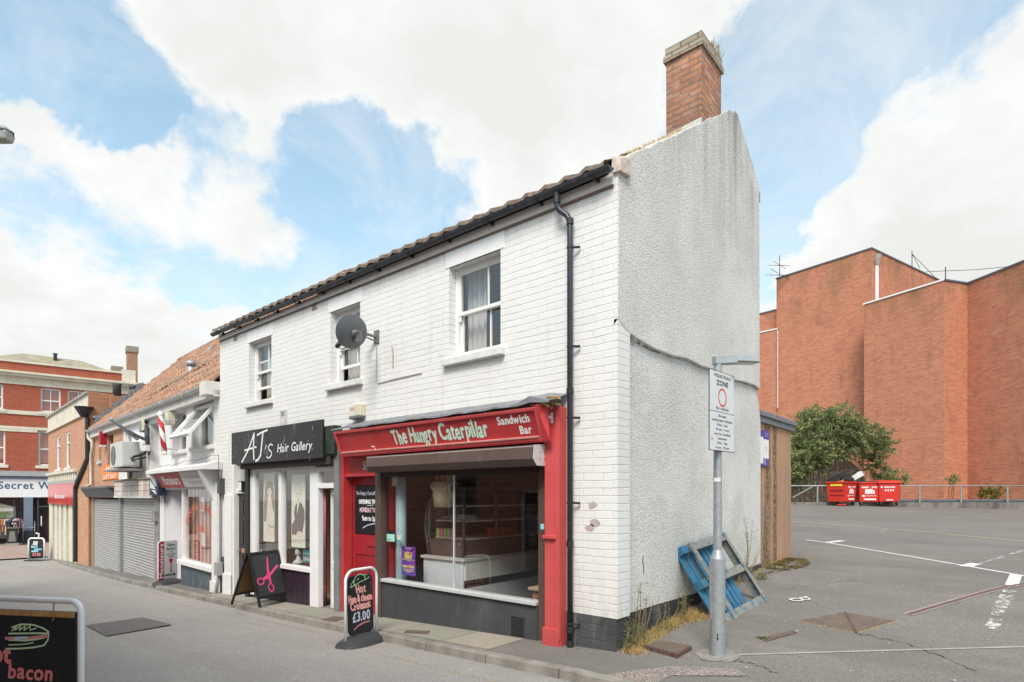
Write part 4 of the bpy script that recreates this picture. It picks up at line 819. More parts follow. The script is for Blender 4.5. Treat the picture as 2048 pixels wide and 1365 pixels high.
m = M(); [m.box(q, c_-w_*f, c_+w_*f, 0, .0005, z1-hh*v-.006, z1-hh*v) for f, v in ((.45, .45), (.12, .49), (.40, .79), (.38, .84), (.18, .88), (.22, .05))]; m.obj('lettering', C_YEL, t_)
m = M(); [m.stroke(q, [(c_+s_*w_*.4, z1-hh*.05), (c_+s_*w_*.22, z1-hh*.16), (c_+s_*w_*.08, z1-hh*.24)], .022, .0003) for s_ in (-1, 1)]; m.obj('megaphones', C_BLACK, t_)
t_, p0, p1, z0, z1 = flyer(FA, 773.5, 1068, 789, 1084, -.012, flat('mint_sticker', (.35, .72, .58)), 'mint green hygiene rating sticker on the pale blue column', 'window_sticker'); M().box(FA, p0, p1, -.013, -.0115, z1, z1+.05).obj('black_header', C_BLACK, t_)
m = M(); [m.box(FA, p0+.012+i*.016, p0+.022+i*.016, -.0118, -.011, z0+.02, z0+.032) for i in range(5)]; m.obj('marks', C_BLACK, t_)
t_, p0, p1, z0, z1 = flyer(FA, 794, 1070, 802, 1084, -.03, C_WHITE, 'small white card with a blue foot taped inside the red shop window', 'window_sticker'); M().box(FA, p0, p1, -.0295, -.029, z0, z0+.02).obj('blue_foot', flat('card_blue', (.10, .35, .60)), t_)
t_, p0, p1, z0, z1 = flyer(FA, 1081, 1048, 1088, 1059, .084, flat('cyan_sticker', (.25, .60, .66)), 'small cyan sticker on the right brown window post', 'window_sticker')
t_, p0, p1, z0, z1 = flyer(FA, 784, 954, 795, 972, -.03, flat('pale_green_card', (.42, .52, .46)), 'pale green card taped in the top left corner of the red shop window', 'window_sticker')
# ================================================================ HAIR SALON SHOPFRONT
AS = thing('salon_shopfront', 'hair salon shopfront with white framed windows and open white door', 'shopfront', (-6.4, 0, -.3))
# sign board
s0, s1 = -7.84, -4.82
bs = thing('shop_sign', 'long black hair salon sign board with white lettering', 'shop sign', (-6.3, -.2, 2.3)); SC = mat('black_sign_panel', (.028, .024, .028), .45, .2, 3, (.35, .33, .32), .12)
M().box(FA, s0, -6.475, .17, .2, 2.05, 2.62).obj('panel', SC, bs); M().box(FA, -6.47, s1, .17, .2, 2.05, 2.62).obj('panel', SC, bs)
q = FA.sh(d=.2)
x = FA.px(484, 920, .2)[0]; e1 = FA.px(531, 900, .2)[0]; e2 = FA.px(546, 900, .2)[0]; h0 = FA.px(552, 900, .2)[0]; h1 = FA.px(621, 900, .2)[0]
# the big initials are brush strokes
m = M(); u_ = (e1-x)
def st_(pts, w): m.stroke(q, [(x+u_*a, 2.07+b*.5) for a, b in pts], w, .001)
st_([(.0, .02), (.28, .42), (.53, .97)], .035); st_([(.53, .97), (.50, .5), (.52, .08)], .04); st_([(.12, .42), (.50, .48), (.62, .50)], .03)
st_([(.66, .90), (.85, .97), (1.08, 1.02)], .03); st_([(.90, .97), (.84, .5), (.80, .2), (.70, .06), (.60, .02)], .04)
m.stroke(q, [(e1+.02, 2.33), (e1+.0, 2.27)], .022, .001)
u2 = e2-e1; m.stroke(q, [(e1+.24, 2.32), (e1+.17, 2.34), (e1+.10, 2.30), (e1+.12, 2.25), (e1+.20, 2.21), (e1+.20, 2.15), (e1+.12, 2.11), (e1+.04, 2.13)], .022, .001)
m.obj('initials', C_WHITE, bs)
lettering(q, 'Hair Gallery', h0+.03, 2.19, .001, .135, C_WHITE, bs, width=h1-h0, jit=.05, shear=.22, bold=.002)
m = M()
for i in range(22): a = rnd.uniform(s0, s1); z = rnd.uniform(2.06, 2.6); m.stroke(q, [(a, z), (a+rnd.uniform(-.02, .02), z-rnd.uniform(.005, .09))], rnd.uniform(.003, .01), .001)
m.obj('scuffs', mat('scuff', (.55, .53, .5), .8), bs)
M().box(FA, -4.86, -4.60, .02, .15, 2.10, 2.52).obj('fascia_end', mat('peeling_black_green', (.03, .045, .035), .5, .4, 9, (.35, .33, .28), .25), AS)
M().box(FA, -7.65, -4.74, .0, .13, 1.96, 2.08).obj('soffit_box', mat('dark_soffit', (.05, .035, .03), .7), AS)
# flat door on the left
FDm = mat('dark_brown_door', (.045, .030, .028), .4, .15, 4, (.35, .25, .2), .08)
fd = thing('front_door', 'dark brown panelled front door left of the hair salon window', 'door', (-7.95, .05, -.3))
M().box(FA, -8.145, -7.70, -.12, -.07, -.34, 1.52).obj('door_leaf', FDm, fd)
for (z0, z1) in ((-.15, .38), (.55, 1.02), (1.1, 1.42)):
    for (x0, x1) in ((-8.10, -7.95), (-7.90, -7.75)): M().box(FA, x0, x1, -.07, -.058, z0, z1).obj('panel', FDm, fd, bevel=.008)
M().box(FA, -7.99, -7.86, -.058, -.045, .42, .50).obj('letterbox', mat('copper_flap', (.40, .22, .17), .4), fd); M().tube([FA.P(-8.11, -.07, .46), FA.P(-8.11, -.02, .46), FA.P(-8.02, -.02, .46)], .012, 6).obj('handle', GALV, fd)
m = M(); m.box(FA, -8.22, -8.15, -.14, .02, -.45, 2.05); m.box(FA, -8.15, -7.66, -.14, -.02, 1.525, 1.60); m.box(FA, -7.695, -7.66, -.14, -.02, -.45, 1.52); m.obj('frame', WHITE, fd, bevel=.004)
M().poly([FA.P(-8.15, -.08, 1.60), FA.P(-7.66, -.08, 1.60), FA.P(-7.66, -.08, 2.08), FA.P(-8.15, -.08, 2.08)]).obj('fanlight', mat('frosted_fanlight', (.45, .46, .44), .25), fd)
M().box(FA, -8.15, -7.7, -.3, .0, -.5, -.35).obj('doorstep', CONC, fd)
lt = thing('door_light', 'small square lantern above the dark brown front door', 'lamp', FA.P(-7.78, 0, 1.62)); M().box(FA, -7.87, -7.75, -.02, .06, 1.55, 1.75).obj('frame', BLACKP, lt); M().box(FA, -7.86, -7.76, .061, .066, 1.57, 1.73).obj('lens', flat('lamp_lens', (.75, .75, .72), .3), lt)
# black post, window frames
M().box(FA, -7.66, -7.54, -.1, .04, -.42, 2.0).obj('black_post', mat('black_post', (.02, .02, .022), .5), AS)
fz0, fz1, hz_ = .30, 1.96, 1.96
m = M(); m.box(FA, -7.54, -7.36, -.08, .0, -.3, 1.96); m.box(FA, -6.50, -6.40, -.08, .01, .34, 1.90); m.box(FA, -5.50, -5.34, -.08, .012, -.36, 1.96); m.box(FA, -7.36, -5.50, -.08, .0, 1.90, 1.96); m.obj('window_frame', UPVC, AS, bevel=.005)
M().box(FA, -7.40, -5.49, -.1, .045, .27, .34).obj('sill', UPVC, AS, bevel=.006)
for (x0, x1) in ((-7.36, -6.50), (-6.40, -5.50)): M().poly([FA.P(x0, -.04, .34), FA.P(x1, -.04, .34), FA.P(x1, -.04, 1.90), FA.P(x0, -.04, 1.90)]).obj('pane', GLASS, AS)
m = M(); nbd = 18
for i in range(nbd): x0 = -7.40+i*(1.9/nbd); m.box(FA, x0+.003, x0+1.9/nbd-.003, -.05, .0, -.5, .27)
m.box(FA, -7.4, -5.5, -.08, -.012, -.5, .27); m.obj('boarding', mat('purple_black_boards', (.035, .022, .035), .45, .25, 4), AS)
# door opening
m = M(); m.box(FA, -5.34, -5.26, -.08, .01, -.36, 1.93); m.box(FA, -4.80, -4.73, -.08, .01, -.33, 1.93); m.box(FA, -5.26, -4.80, -.08, .01, 1.86, 1.93); m.box(FA, -5.26, -4.80, -.08, .01, 1.60, 1.68); m.box(FA, -5.26, -4.80, -.1, .03, -.36, -.27); m.obj('door_frame', UPVC, AS, bevel=.004)
M().poly([FA.P(-5.26, -.04, 1.68), FA.P(-4.8, -.04, 1.68), FA.P(-4.8, -.04, 1.86), FA.P(-5.26, -.04, 1.86)]).obj('transom_pane', GLASS, AS)
dl = Fr((-4.80, .05, 0), (-.97, .24, 0)); lf = thing('open_door', 'white plastic door standing open at the hair salon entrance', 'door', (-4.82, .05, -.27))
m = M(); 
for (b0, b1, z0, z1) in ((0, .05, -.26, 1.58), (.24, .29, -.26, 1.58), (.05, .24, 1.50, 1.58), (.05, .24, .36, .46), (.05, .24, -.26, -.16)): m.box(dl, b0, b1, -.02, .03, z0, z1)
m.box(dl, .05, .24, -.01, .015, -.16, .36); m.obj('leaf', UPVC, lf, bevel=.004); M().poly([dl.P(.05, 0, .46), dl.P(.24, 0, .46), dl.P(.24, 0, 1.5), dl.P(.05, 0, 1.5)]).obj('pane', GLASS, lf)
M().tube([dl.P(.265, .03, .62), dl.P(.265, .06, .62), dl.P(.2, .06, .62)], .012, 6).obj('handle', mat('brass', (.55, .38, .12), .3, metal=.8), lf)
M().tube([FA.P(-5.325, -.11, .08), FA.P(-5.325, -.11, 1.9)], .062, 14).obj('pink_column', mat('pink_column', (.58, .24, .30), .5), AS, smooth=True); M().tube([FA.P(-5.325, -.11, -.3), FA.P(-5.325, -.11, .08)], .066, 14).obj('column_base', mat('maroon_base', (.16, .05, .05), .5), AS, smooth=True)
room(FA, -7.5, -4.75, -.28, 2.0, 3.0, AS, mat('salon_wall', (.55, .45, .36), .8, .1), mat('salon_floor', (.30, .25, .19), .5), mat('salon_ceiling', (.3, .28, .25), .8))
M().box(FA, -7.35, -5.5, -1.1, -1.05, -.28, 1.95).obj('brick_partition', brick('warm_interior_brick', (.52, .27, .15), (.42, .20, .11), (.42, .30, .2), .225, .075, .008, .4), AS)
M().box(FA, -5.0, -4.8, -1.4, -.9, -.28, .25).obj('wooden_step', wood('pale_step', (.35, .24, .13), (.42, .30, .17)), AS)
PAP = mat('poster_paper', (.82, .84, .72), .6, .06, 4)
def portrait(px0, py0, px1, py1, label, kind):
    d = -.13; t_, a0, a1, z0, z1 = flyer(FA, px0, py0, px1, py1, d, PAP, label); q = FA.sh(d=d+.001); w = a1-a0; h = z1-z0; X = lambda f: a0+w*f; Z = lambda f: z0+h*f
    def el(m, cx, cz, rx, rz, dd): m.ellipse(q, X(cx), Z(cz), w*rx, h*rz, dd, dd+.0004, 20)
    SK = mat('poster_skin', (.80, .76, .64), .6); HR = mat('poster_hair', (.36, .24, .14), .7, .3, 20)
    if kind == 0:
        m = M(); el(m, .55, .80, .34, .085, 0); m.prism(q, [(X(.18), Z(.80)), (X(.05), Z(.55)), (X(.04), Z(.30)), (X(.22), Z(.28)), (X(.42), Z(.5)), (X(.5), Z(.7))], 0, .0004); m.prism(q, [(X(.88), Z(.82)), (X(.99), Z(.60)), (X(.97), Z(.44)), (X(.75), Z(.48)), (X(.66), Z(.7))], 0, .0004); m.obj('hair', HR, t_)
        m = M(); el(m, .56, .72, .2, .065, .0006); m.prism(q, [(X(.42), Z(.66)), (X(.70), Z(.66)), (X(.86), Z(.46)), (X(.98), Z(.42)), (X(.98), Z(.1)), (X(.25), Z(.1)), (X(.3), Z(.4))], .0005, .0008); m.obj('figure', SK, t_)
        m = M(); m.stroke(q, [(X(.45), Z(.25)), (X(.6), Z(.22)), (X(.95), Z(.22))], .02, .0015); m.stroke(q, [(X(.46), Z(.735)), (X(.53), Z(.73))], .007, .0015); m.stroke(q, [(X(.6), Z(.735)), (X(.68), Z(.73))], .007, .0015); m.obj('features', HR, t_)
        m = M(); el(m, .57, .68, .045, .007, .0014); m.obj('lips', flat('poster_lips', (.5, .25, .2)), t_)
    else:
        m = M(); el(m, .5, .80, .32, .10, 0); m.obj('hair', mat('platinum_hair', (.68, .68, .62), .6, .1, 20), t_)
        m = M(); el(m, .50, .70, .235, .085, .0006); m.prism(q, [(X(.36), Z(.66)), (X(.62), Z(.66)), (X(.58), Z(.54)), (X(.40), Z(.50))], .0005, .0008); el(m, .60, .18, .22, .045, .0020); m.obj('figure', SK, t_)
        m = M(); m.prism(q, [(X(.28), Z(.57)), (X(.42), Z(.61)), (X(.42), Z(.45)), (X(.58), Z(.60)), (X(.70), Z(.62)), (X(.94), Z(.52)), (X(.96), Z(.40)), (X(.80), Z(.20)), (X(.50), Z(.17)), (X(.05), Z(.17)), (X(.03), Z(.30)), (X(.25), Z(.38)), (X(.20), Z(.48))], .001, .0014); m.obj('jacket', mat('poster_jacket', (.17, .13, .11), .8, .3, 40), t_)
        m = M(); m.stroke(q, [(X(.34), Z(.735)), (X(.46), Z(.738))], .012, .0015); m.stroke(q, [(X(.56), Z(.738)), (X(.68), Z(.735))], .012, .0015); m.stroke(q, [(X(.51), Z(.72)), (X(.50), Z(.685))], .005, .0015); m.obj('features', HR, t_)
        m = M(); el(m, .5, .655, .06, .008, .0014); m.obj('lips', flat('poster_lips', (.5, .25, .2)), t_)
        lettering(q, 'INFINITI', X(.06), Z(.055), .002, .075, mat('pale_print', (.62, .62, .55), .6), t_, width=w*.86)
portrait(527, 947, 549, 1085, 'pale portrait poster of a long-haired woman in the left salon window', 0)
portrait(583, 950, 610.5, 1097, 'portrait poster of a short-haired model in a jacket in the right salon window', 1)
mh = FA.px(597, 1120, -.2)[0]; bt = M().tube([(mh, .2, .34), (mh, .2, .37), (mh, .2, .42), (mh, .2, .47)], [.10, .09, .035, .03], 14); bt.ball((mh, .2, .53), .055, .06, .075); tag(bt.obj('mannequin_head', flat('pale_mannequin', (.55, .60, .55)), smooth=True), 'pale mannequin head bust in the lower corner of the salon window', 'mannequin head')
t_, p0, p1, z0, z1 = flyer(FA, 606, 1100, 622, 1127, -.1, flat('teal_card', (.05, .22, .24)), 'teal open card with white lettering in the salon window corner', 'open_card'); q = FA.sh(d=-.1)
lettering(q, 'Come In', p0+.01, z1-.07, .001, .038, C_WHITE, t_, width=(p1-p0)*.85, jit=.05); lettering(q, "WE'RE", (p0+p1)/2, z1-.115, .001, .02, C_WHITE, t_, align='C'); lettering(q, 'OPEN', p0+.01, z0+.03, .001, .05, C_WHITE, t_, width=(p1-p0)*.9, bold=.002)
# ================================================================ THE ROW BEYOND (frame F2)
R2 = thing('tiled_roof_house', 'low white and orange brick house with red pantile roof beside the hair salon', 'house', F2.P(-6, 0, 0))
OBR = brick('orange_house_brick', (.56, .30, .19), (.42, .20, .12), (.50, .40, .32), .225, .075, .008, .5, (.60, .42, .30), .35)
WB2 = painted_brick('white_painted_brick_far', (.78, .775, .76), (.42, .40, .38), .8, True)
wA, wB, wC, wD, wL, wN = (-3.05, -2.08, 2.50, 3.39), (-1.62, -.36, 2.50, 3.42), (-4.95, -4.10, 1.95, 3.30), (-7.55, -6.85, 1.96, 3.28), (-9.85, -9.05, 2.30, 3.36), (-11.08, -10.72, 2.62, 3.44)
shopM, shopS = (-3.95, -.18, -1.9, 1.72), (-12.12, -4.33, -1.9, 1.40)
hs_ = [wA, wB, wC, wD, shopM, shopS]
walls(F2, -7.78, .0, -1.8, 3.56, [h for h in hs_ if h[0] >= -7.78] + [(-7.78, -4.33, -1.9, 1.40)], .22).obj('front_wall', WB2, R2)
walls(F2.sh(d=.003), -12.95, -7.781, -1.8, 3.56, [wL, wN, (-12.12, -7.78, -1.9, 1.40)], .22).obj('orange_wall', OBR, R2)
bk_ = M(); bk_.poly([F2.P(-13, -3, -1.8), F2.P(0, -3, -1.8), F2.P(0, -3, 6.4), F2.P(-13, -3, 6.4)]); bk_.obj('rear_wall', DARK, R2)
PT2 = mat('orange_pantile', (.40, .16, .085), .85, .35, 5, (.28, .24, .17), .3, bump=.5, bsc=40)
def tilevar():
    t = NT('mixed_orange_pantiles'); uv = t.tc.outputs['UV']
    b = t.n('ShaderNodeTexBrick'); t.l(uv, b.inputs[0]); b.inputs['Scale'].default_value = 1; b.offset = 0; b.inputs['Brick Width'].default_value = .24; b.inputs['Row Height'].default_value = .3; b.inputs['Mortar Size'].default_value = .004
    b.inputs['Color1'].default_value = (.44, .235, .155, 1); b.inputs['Color2'].default_value = (.20, .115, .08, 1); b.inputs['Mortar'].default_value = (.12, .06, .04, 1)
    col = t.mix(t.rng(t.noise(1.2, 6, .6), .4, .7, 0, .4), b.outputs['Color'], (.25, .20, .15)); col = t.mix(t.rng(t.noise(11, 4, .7), .5, .75, 0, .5), col, (.62, .42, .28))
    return t.fin(col, .9, t.bump(t.noise(40, 4, .7), .4, .006), 0, .15)
TV = tilevar()
pantiles(F2, -12.3, -.02, -.10, 2.72, 3.66, 1.02, .27, .30, .06, 'roof', TV, R2, step=.06, th=.03)
m = M().tube([F2.P(-12.3, -2.72, 6.56), F2.P(0, -2.72, 6.56)], .09, 8); m.obj('ridge', TV, R2)
M().poly([F2.P(-12.3, -2.7, 6.5), F2.P(0, -2.7, 6.5), F2.P(0, -5, 4.6), F2.P(-12.3, -5, 4.6)]).obj('rear_roof', TV, R2)
g2 = gutter(F2, -11.95, -.35, .16, 3.66, .075, mat('grey_white_gutter', (.55, .54, .52), .5, .15, 4, (.3, .28, .25), .3), R2)
m = M(); [m.tube([F2.P(a, .16+.08*cos(pi+pi*j/6), 3.66+.08*sin(pi+pi*j/6)) for j in range(7)], .02, 5) for a in (-11, -9.5, -8, -6.4, -4.8, -3.2, -1.6)]; m.obj('bracket', MC['grey_white_gutter'], g2)
m = M().box(F2, -11.9, -.0, .0, .12, 3.42, 3.54); m.box(F2, -11.9, -.3, .1, .12, 3.52, 3.62); m.box(F2, -.36, .0, .0, .26, 3.44, 3.70); m.obj('soffit', mat('stained_white_soffit', (.68, .66, .62), .7, .1, 4, (.35, .3, .26), .35), R2)
for i in range(11):                                    # step flashing and white mortar valley on the roof
    pass
m = M(); k = 20
for i in range(k):
    a0_ = -.05-i*(6.6/k); a1_ = -.05-(i+1)*(6.6/k)+.03; r0, r1 = 1.55-i*1.2/k, 1.55-(i+1)*1.2/k; z = lambda r: 3.68+1.03*(r+.10)+.13
    m.poly([F2.P(a0_, -r0+.045, z(r0)-.03), F2.P(a0_, -r0-.045, z(r0)+.045), F2.P(a1_, -r1-.045, z(r1)+.045), F2.P(a1_, -r1+.045, z(r1)-.03)])
m.obj('mortar_repair', mat('white_mortar', (.58, .57, .54), .8, .3, 20), R2, solid=.02)
fl = thing('flue_pipe', 'grey metal flue pipe standing on the orange pantile roof', 'flue', F2.P(-2.6, -1.0, 4.8)); a, z = F2.px(382, 750, -1.0)
M().tube([F2.P(a, -1.0, z-.3), F2.P(a, -1.0, z+.28)], .095, 12).obj('pipe', GALV, fl, smooth=True); M().tube([F2.P(a, -1.0, z+.24), F2.P(a, -1.0, z+.36)], .12, 12).obj('cowl', GALV, fl, smooth=True)
M().hexa([F2.P(a-.25, -.72, z-.48), F2.P(a+.18, -.72, z-.48), F2.P(a+.15, -1.15, z-.02), F2.P(a-.2, -1.15, z-.02), F2.P(a-.25, -.70, z-.43), F2.P(a+.18, -.70, z-.43), F2.P(a+.15, -1.13, z+.05), F2.P(a-.2, -1.13, z+.05)]).obj('lead_collar', LEAD, fl)
a, z = F2.px(418, 707, -2.0); M().hexa([F2.P(a-.22, -1.85, z-.22+.08), F2.P(a+.22, -1.85, z-.22+.08), F2.P(a+.22, -2.15, z+.1+.08), F2.P(a-.22, -2.15, z+.1+.08), F2.P(a-.22, -1.80, z-.16+.08), F2.P(a+.22, -1.80, z-.16+.08), F2.P(a+.22, -2.10, z+.16+.08), F2.P(a-.22, -2.10, z+.16+.08)]).obj('roof_light', mat('roof_light_glass', (.07, .085, .10), .15), R2)
# windows of the row
def simple_window(fr, w, d, root, mtf=WHITE, split=None, t=.05, sill=True, fill=None, name='window', mull=None):
    a0, a1, z0, z1 = w; q = fr.sh(d=-d); m = M()
    for (b0, b1, c0, c1) in ((a0, a0+t, z0, z1), (a1-t, a1, z0, z1), (a0+t, a1-t, z1-t, z1), (a0+t, a1-t, z0, z0+t)): m.box(q, b0, b1, -.05, 0, c0, c1)
    if split: zc = z0+(z1-z0)*split; m.box(q, a0+t, a1-t, -.045, .006, zc-.03, zc+.03)
    for f in (mull or []): ac = a0+(a1-a0)*f; m.box(q, ac-.015, ac+.015, -.04, -.004, z0+t, z1-t)
    o = m.obj(name, mtf, root); M().poly([q.P(a0+t, -.03, z0+t), q.P(a1-t, -.03, z0+t), q.P(a1-t, -.03, z1-t), q.P(a0+t, -.03, z1-t)]).obj('pane', GLASS, o)
    M().poly([q.P(a0, -.25, z0), q.P(a1, -.25, z0), q.P(a1, -.25, z1), q.P(a0, -.25, z1)]).obj('blind', fill or mat('dim_curtain', (.20, .20, .19), .9, .3, 3), o)
    if sill: M().box(fr, a0-.06, a1+.06, -d, .07, z0-.08, z0-.001).obj('sill', STONEW, o, bevel=.008)
    return o
simple_window(F2, wA, .14, R2, split=None, fill=CURT); simple_window(F2, wC, .2, R2, fill=CURT, split=.35, sill=False); simple_window(F2, wD, .05, R2, fill=CURT, split=.4)
o = simple_window(F2, wB, .12, R2, fill=mat('crumpled_bag', (.40, .40, .38), .7, .3, 12, bump=1, bsc=6))
tw = math.radians(38); sf = Fr(F2.P(0, -.1, wB[3]-.04), F2.u, (F2.n*-sin(tw)+Vector((0, 0, 1))*cos(tw))); L_ = wB[3]-wB[2]-.02
m = M()
for (b0, b1, c0, c1) in ((wB[0]+.03, wB[0]+.11, -L_, 0), (wB[1]-.11, wB[1]-.03, -L_, 0), (wB[0]+.11, wB[1]-.11, -.08, 0), (wB[0]+.11, wB[1]-.11, -L_, -L_+.08)): m.box(sf, b0, b1, -.03, .03, c0, c1)
sa = m.obj('opening_sash', WHITE, o, bevel=.004); M().poly([sf.P(wB[0]+.11, 0, -L_+.08), sf.P(wB[1]-.11, 0, -L_+.08), sf.P(wB[1]-.11, 0, -.08), sf.P(wB[0]+.11, 0, -.08)]).obj('pane', GLASS, sa); M().poly([sf.P(wB[0]+.11, -.012, -L_+.08), sf.P(wB[1]-.11, -.012, -L_+.08), sf.P(wB[1]-.11, -.012, -.42), sf.P(wB[0]+.11, -.012, -.42)]).obj('frosted_film', mat('frosted_film', (.66, .68, .67), .4, .05), sa)
# louvred and blocked windows in the orange part
m = M(); a0, a1, z0, z1 = wL; m.box(F2, a0, a1, -.20, -.15, z0, z1); [m.hexa([F2.P(a, d, z0+.02+i*.075+e) for e in (0, .018) for (a, d) in ((a0+.03, -.14), (a0+.03, -.08), (a1-.03, -.08), (a1-.03, -.14))]) for i in range(14)]; m.obj('louvred_window', mat('brown_louvre', (.10, .075, .065), .7, .3, 9), R2)
simple_window(F2, wN, .12, R2, fill=mat('blocked_brick', (.25, .09, .05), .9)); m = M(); m.box(F2, -11.13, -10.66, -.1, .07, 2.52, 2.62); m.obj('sill', STONEW, R2)
# services on the wall
ac = thing('air_conditioner', 'pale grey air conditioning unit on a bracket above the roller shutters', 'air conditioner', F2.P(-6.2, .1, 2.2)); ACM = mat('ac_casing', (.58, .585, .56), .5, .05, 4, (.4, .38, .33), .1)
M().box(F2, -6.75, -5.45, .12, .52, 2.22, 2.87).obj('casing', ACM, ac, bevel=.015)
qf = F2.sh(d=.521); m = M().ellipse(qf, -6.36, 2.54, .26, .26, 0, .012, 24); m.obj('fan_grille', flat('dark_grille', (.10, .10, .11)), ac)
m = M(); [m.ring(qf, -6.36, 2.54, r, r, .008, .014, 20) for r in (.05, .1, .15, .2, .25)]; m.obj('guard_rings', ACM, ac)
sd_ = M(); sd_.box(F2, -5.45, -5.438, .16, .48, 2.27, 2.82); sd_.obj('side_panel', ACM, ac)
m = M(); m.box(F2, -6.95, -5.35, .02, .62, 2.12, 2.17); m.box(F2, -5.42, -5.34, .0, .06, 1.75, 2.8); m.box(F2, -6.9, -6.82, .0, .06, 1.8, 2.17); m.obj('bracket', mat('grey_brown_bracket', (.27, .25, .23), .6, .2, 8), ac)
m = M(); m.tube([F2.P(-5.5, .30, 2.42), F2.P(-5.2, .30, 2.47), F2.P(-4.95, .12, 2.55), F2.P(-4.95, .06, 2.7)], .035, 7); m.tube([F2.P(-5.3, .32, 2.36), F2.P(-5.1, .28, 2.4), F2.P(-4.92, .1, 2.45)], .02, 6); m.obj('insulated_pipes', BLACKP, ac)
m = M(); m.tube([F2.P(-4.98, .05, 2.6), F2.P(-5.03, .05, 3.0), F2.P(-5.12, .06, 3.3), F2.P(-5.1, .06, 3.40)], .05, 7); m.tube([F2.P(-4.9, .05, 2.5), F2.P(-4.88, .05, 3.0), F2.P(-4.9, .04, 3.2)], .02, 6); m.tube([F2.P(-5.05, .07, 2.9), F2.P(-5.3, .2, 3.0), F2.P(-5.6, .35, 3.15)], .04, 7); tag(m.obj('cable_bundle', BLACKP), 'thick black cable bundle climbing the white wall beside the air conditioner', 'cable')
p0, p1 = F2.P(*[F2.px(221, 838, .9)[0], .9, F2.px(221, 838, .9)[1]]), F2.P(-5.55, .15, 2.95)
tag(M().tube([p0, p1], .045, 8).obj('metal_pole', GALV, smooth=True), 'slanting grey metal pole jutting out past the white gutter', 'pole')
M_ = M().box(F2, -5.15, -4.78, .04, .16, 2.60, 2.75); tag(M_.obj('isolator_box', flat('isolator_white', (.75, .72, .72)), bevel=.01), 'small white isolator box at the foot of the black cable bundle', 'switch box')
M_ = M().box(F2, -5.45, -5.2, .02, .14, 3.12, 3.38); tag(M_.obj('junction_box', GREYM, bevel=.01), 'grey junction box under the eaves at the top of the black cables', 'junction box')
alarm(F2, 340, 838, .26, .28, .16, 'cream alarm box right of the striped barber pole', False); alarm(F2, 290, 849, .2, .34, .13, 'narrow cream alarm box next to the black cable bundle', False)
_t, _a, _z = alarm(F2, 206, 877, .22, .42, .18, 'red alarm box under the eaves of the orange brick wall', False, flat('alarm_red', (.40, .02, .03), .4))
M().box(F2, _a-.1, _a+.1, .02, .17, _z-.27, _z-.212).obj('white_base', WHITE, _t)
bp = thing('barber_pole', 'red and white striped barber pole tilted on the white wall', 'barber pole', F2.P(-2.8, .25, 2.9)); A_, B_ = Vector(F2.P(-2.87, .3, 3.26)), Vector(F2.P(-2.56, .3, 2.45))
def stripe_m():
    t = NT('barber_stripes'); w = t.n('ShaderNodeTexWave'); w.wave_type = 'BANDS'; w.bands_direction = 'DIAGONAL'; w.inputs['Scale'].default_value = 2.1; t.l(t.tc.outputs['Object'], w.inputs[0])
    return t.fin(t.mix(t.rng(w.outputs['Fac'], .49, .51), (.72, .70, .68), (.48, .03, .04)), .35)
M().tube([A_, B_], .055, 14).obj('striped_cylinder', stripe_m(), bp, smooth=True); dd = (A_-B_).normalized(); M().tube([A_, A_+dd*.06, A_+dd*.12, A_+dd*.15], [.06, .062, .04, .01], 12).obj('cap', WHITE, bp, smooth=True); M().tube([B_, B_-dd*.06], [.06, .05], 12).obj('foot', STONEW, bp)
m = M(); m.tube([B_+dd*.1, F2.P(-2.5, .0, 2.5)], .02, 6); m.tube([A_-dd*.1, F2.P(-2.75, .0, 3.2)], .02, 6); m.obj('brackets', GALV, bp)
je = thing('delivery_sign', 'orange takeaway delivery sign on the brick wall below the louvred window', 'sign', F2.P(-9.4, .02, 2.2)); M().box(F2, -10.52, -8.33, .004, .03, 1.97, 2.43).obj('panel', flat('bright_orange', (.80, .22, .03)), je)
q = F2.sh(d=.031); lettering(q, 'JUST EAT', -9.42, 2.005, .001, .125, C_WHITE, je, width=1.75, align='C', shear=.15, bold=.004)
m = M(); m.prism(q, [(-9.98, 2.30), (-9.75, 2.39), (-9.72, 2.30), (-9.82, 2.29), (-9.82, 2.18), (-9.92, 2.18)], 0, .001); m.prism(q, [(-8.86, 2.30), (-9.09, 2.39), (-9.12, 2.30), (-9.02, 2.29), (-9.02, 2.18), (-8.92, 2.18)], 0, .001); m.prism(q, [(-9.64, 2.36), (-9.5, 2.36), (-9.52, 2.18), (-9.60, 2.18)], 0, .001); m.prism(q, [(-9.38, 2.37), (-9.22, 2.34), (-9.30, 2.27), (-9.26, 2.18), (-9.40, 2.18)], 0, .001); m.obj('emblem', C_WHITE, je)
tag(M().box(F2, -8.28, -7.3, .004, .02, 1.95, 2.4).obj('white_board', mat('blank_white_board', (.70, .70, .68), .6)), 'blank white board right of the orange delivery sign', 'board')
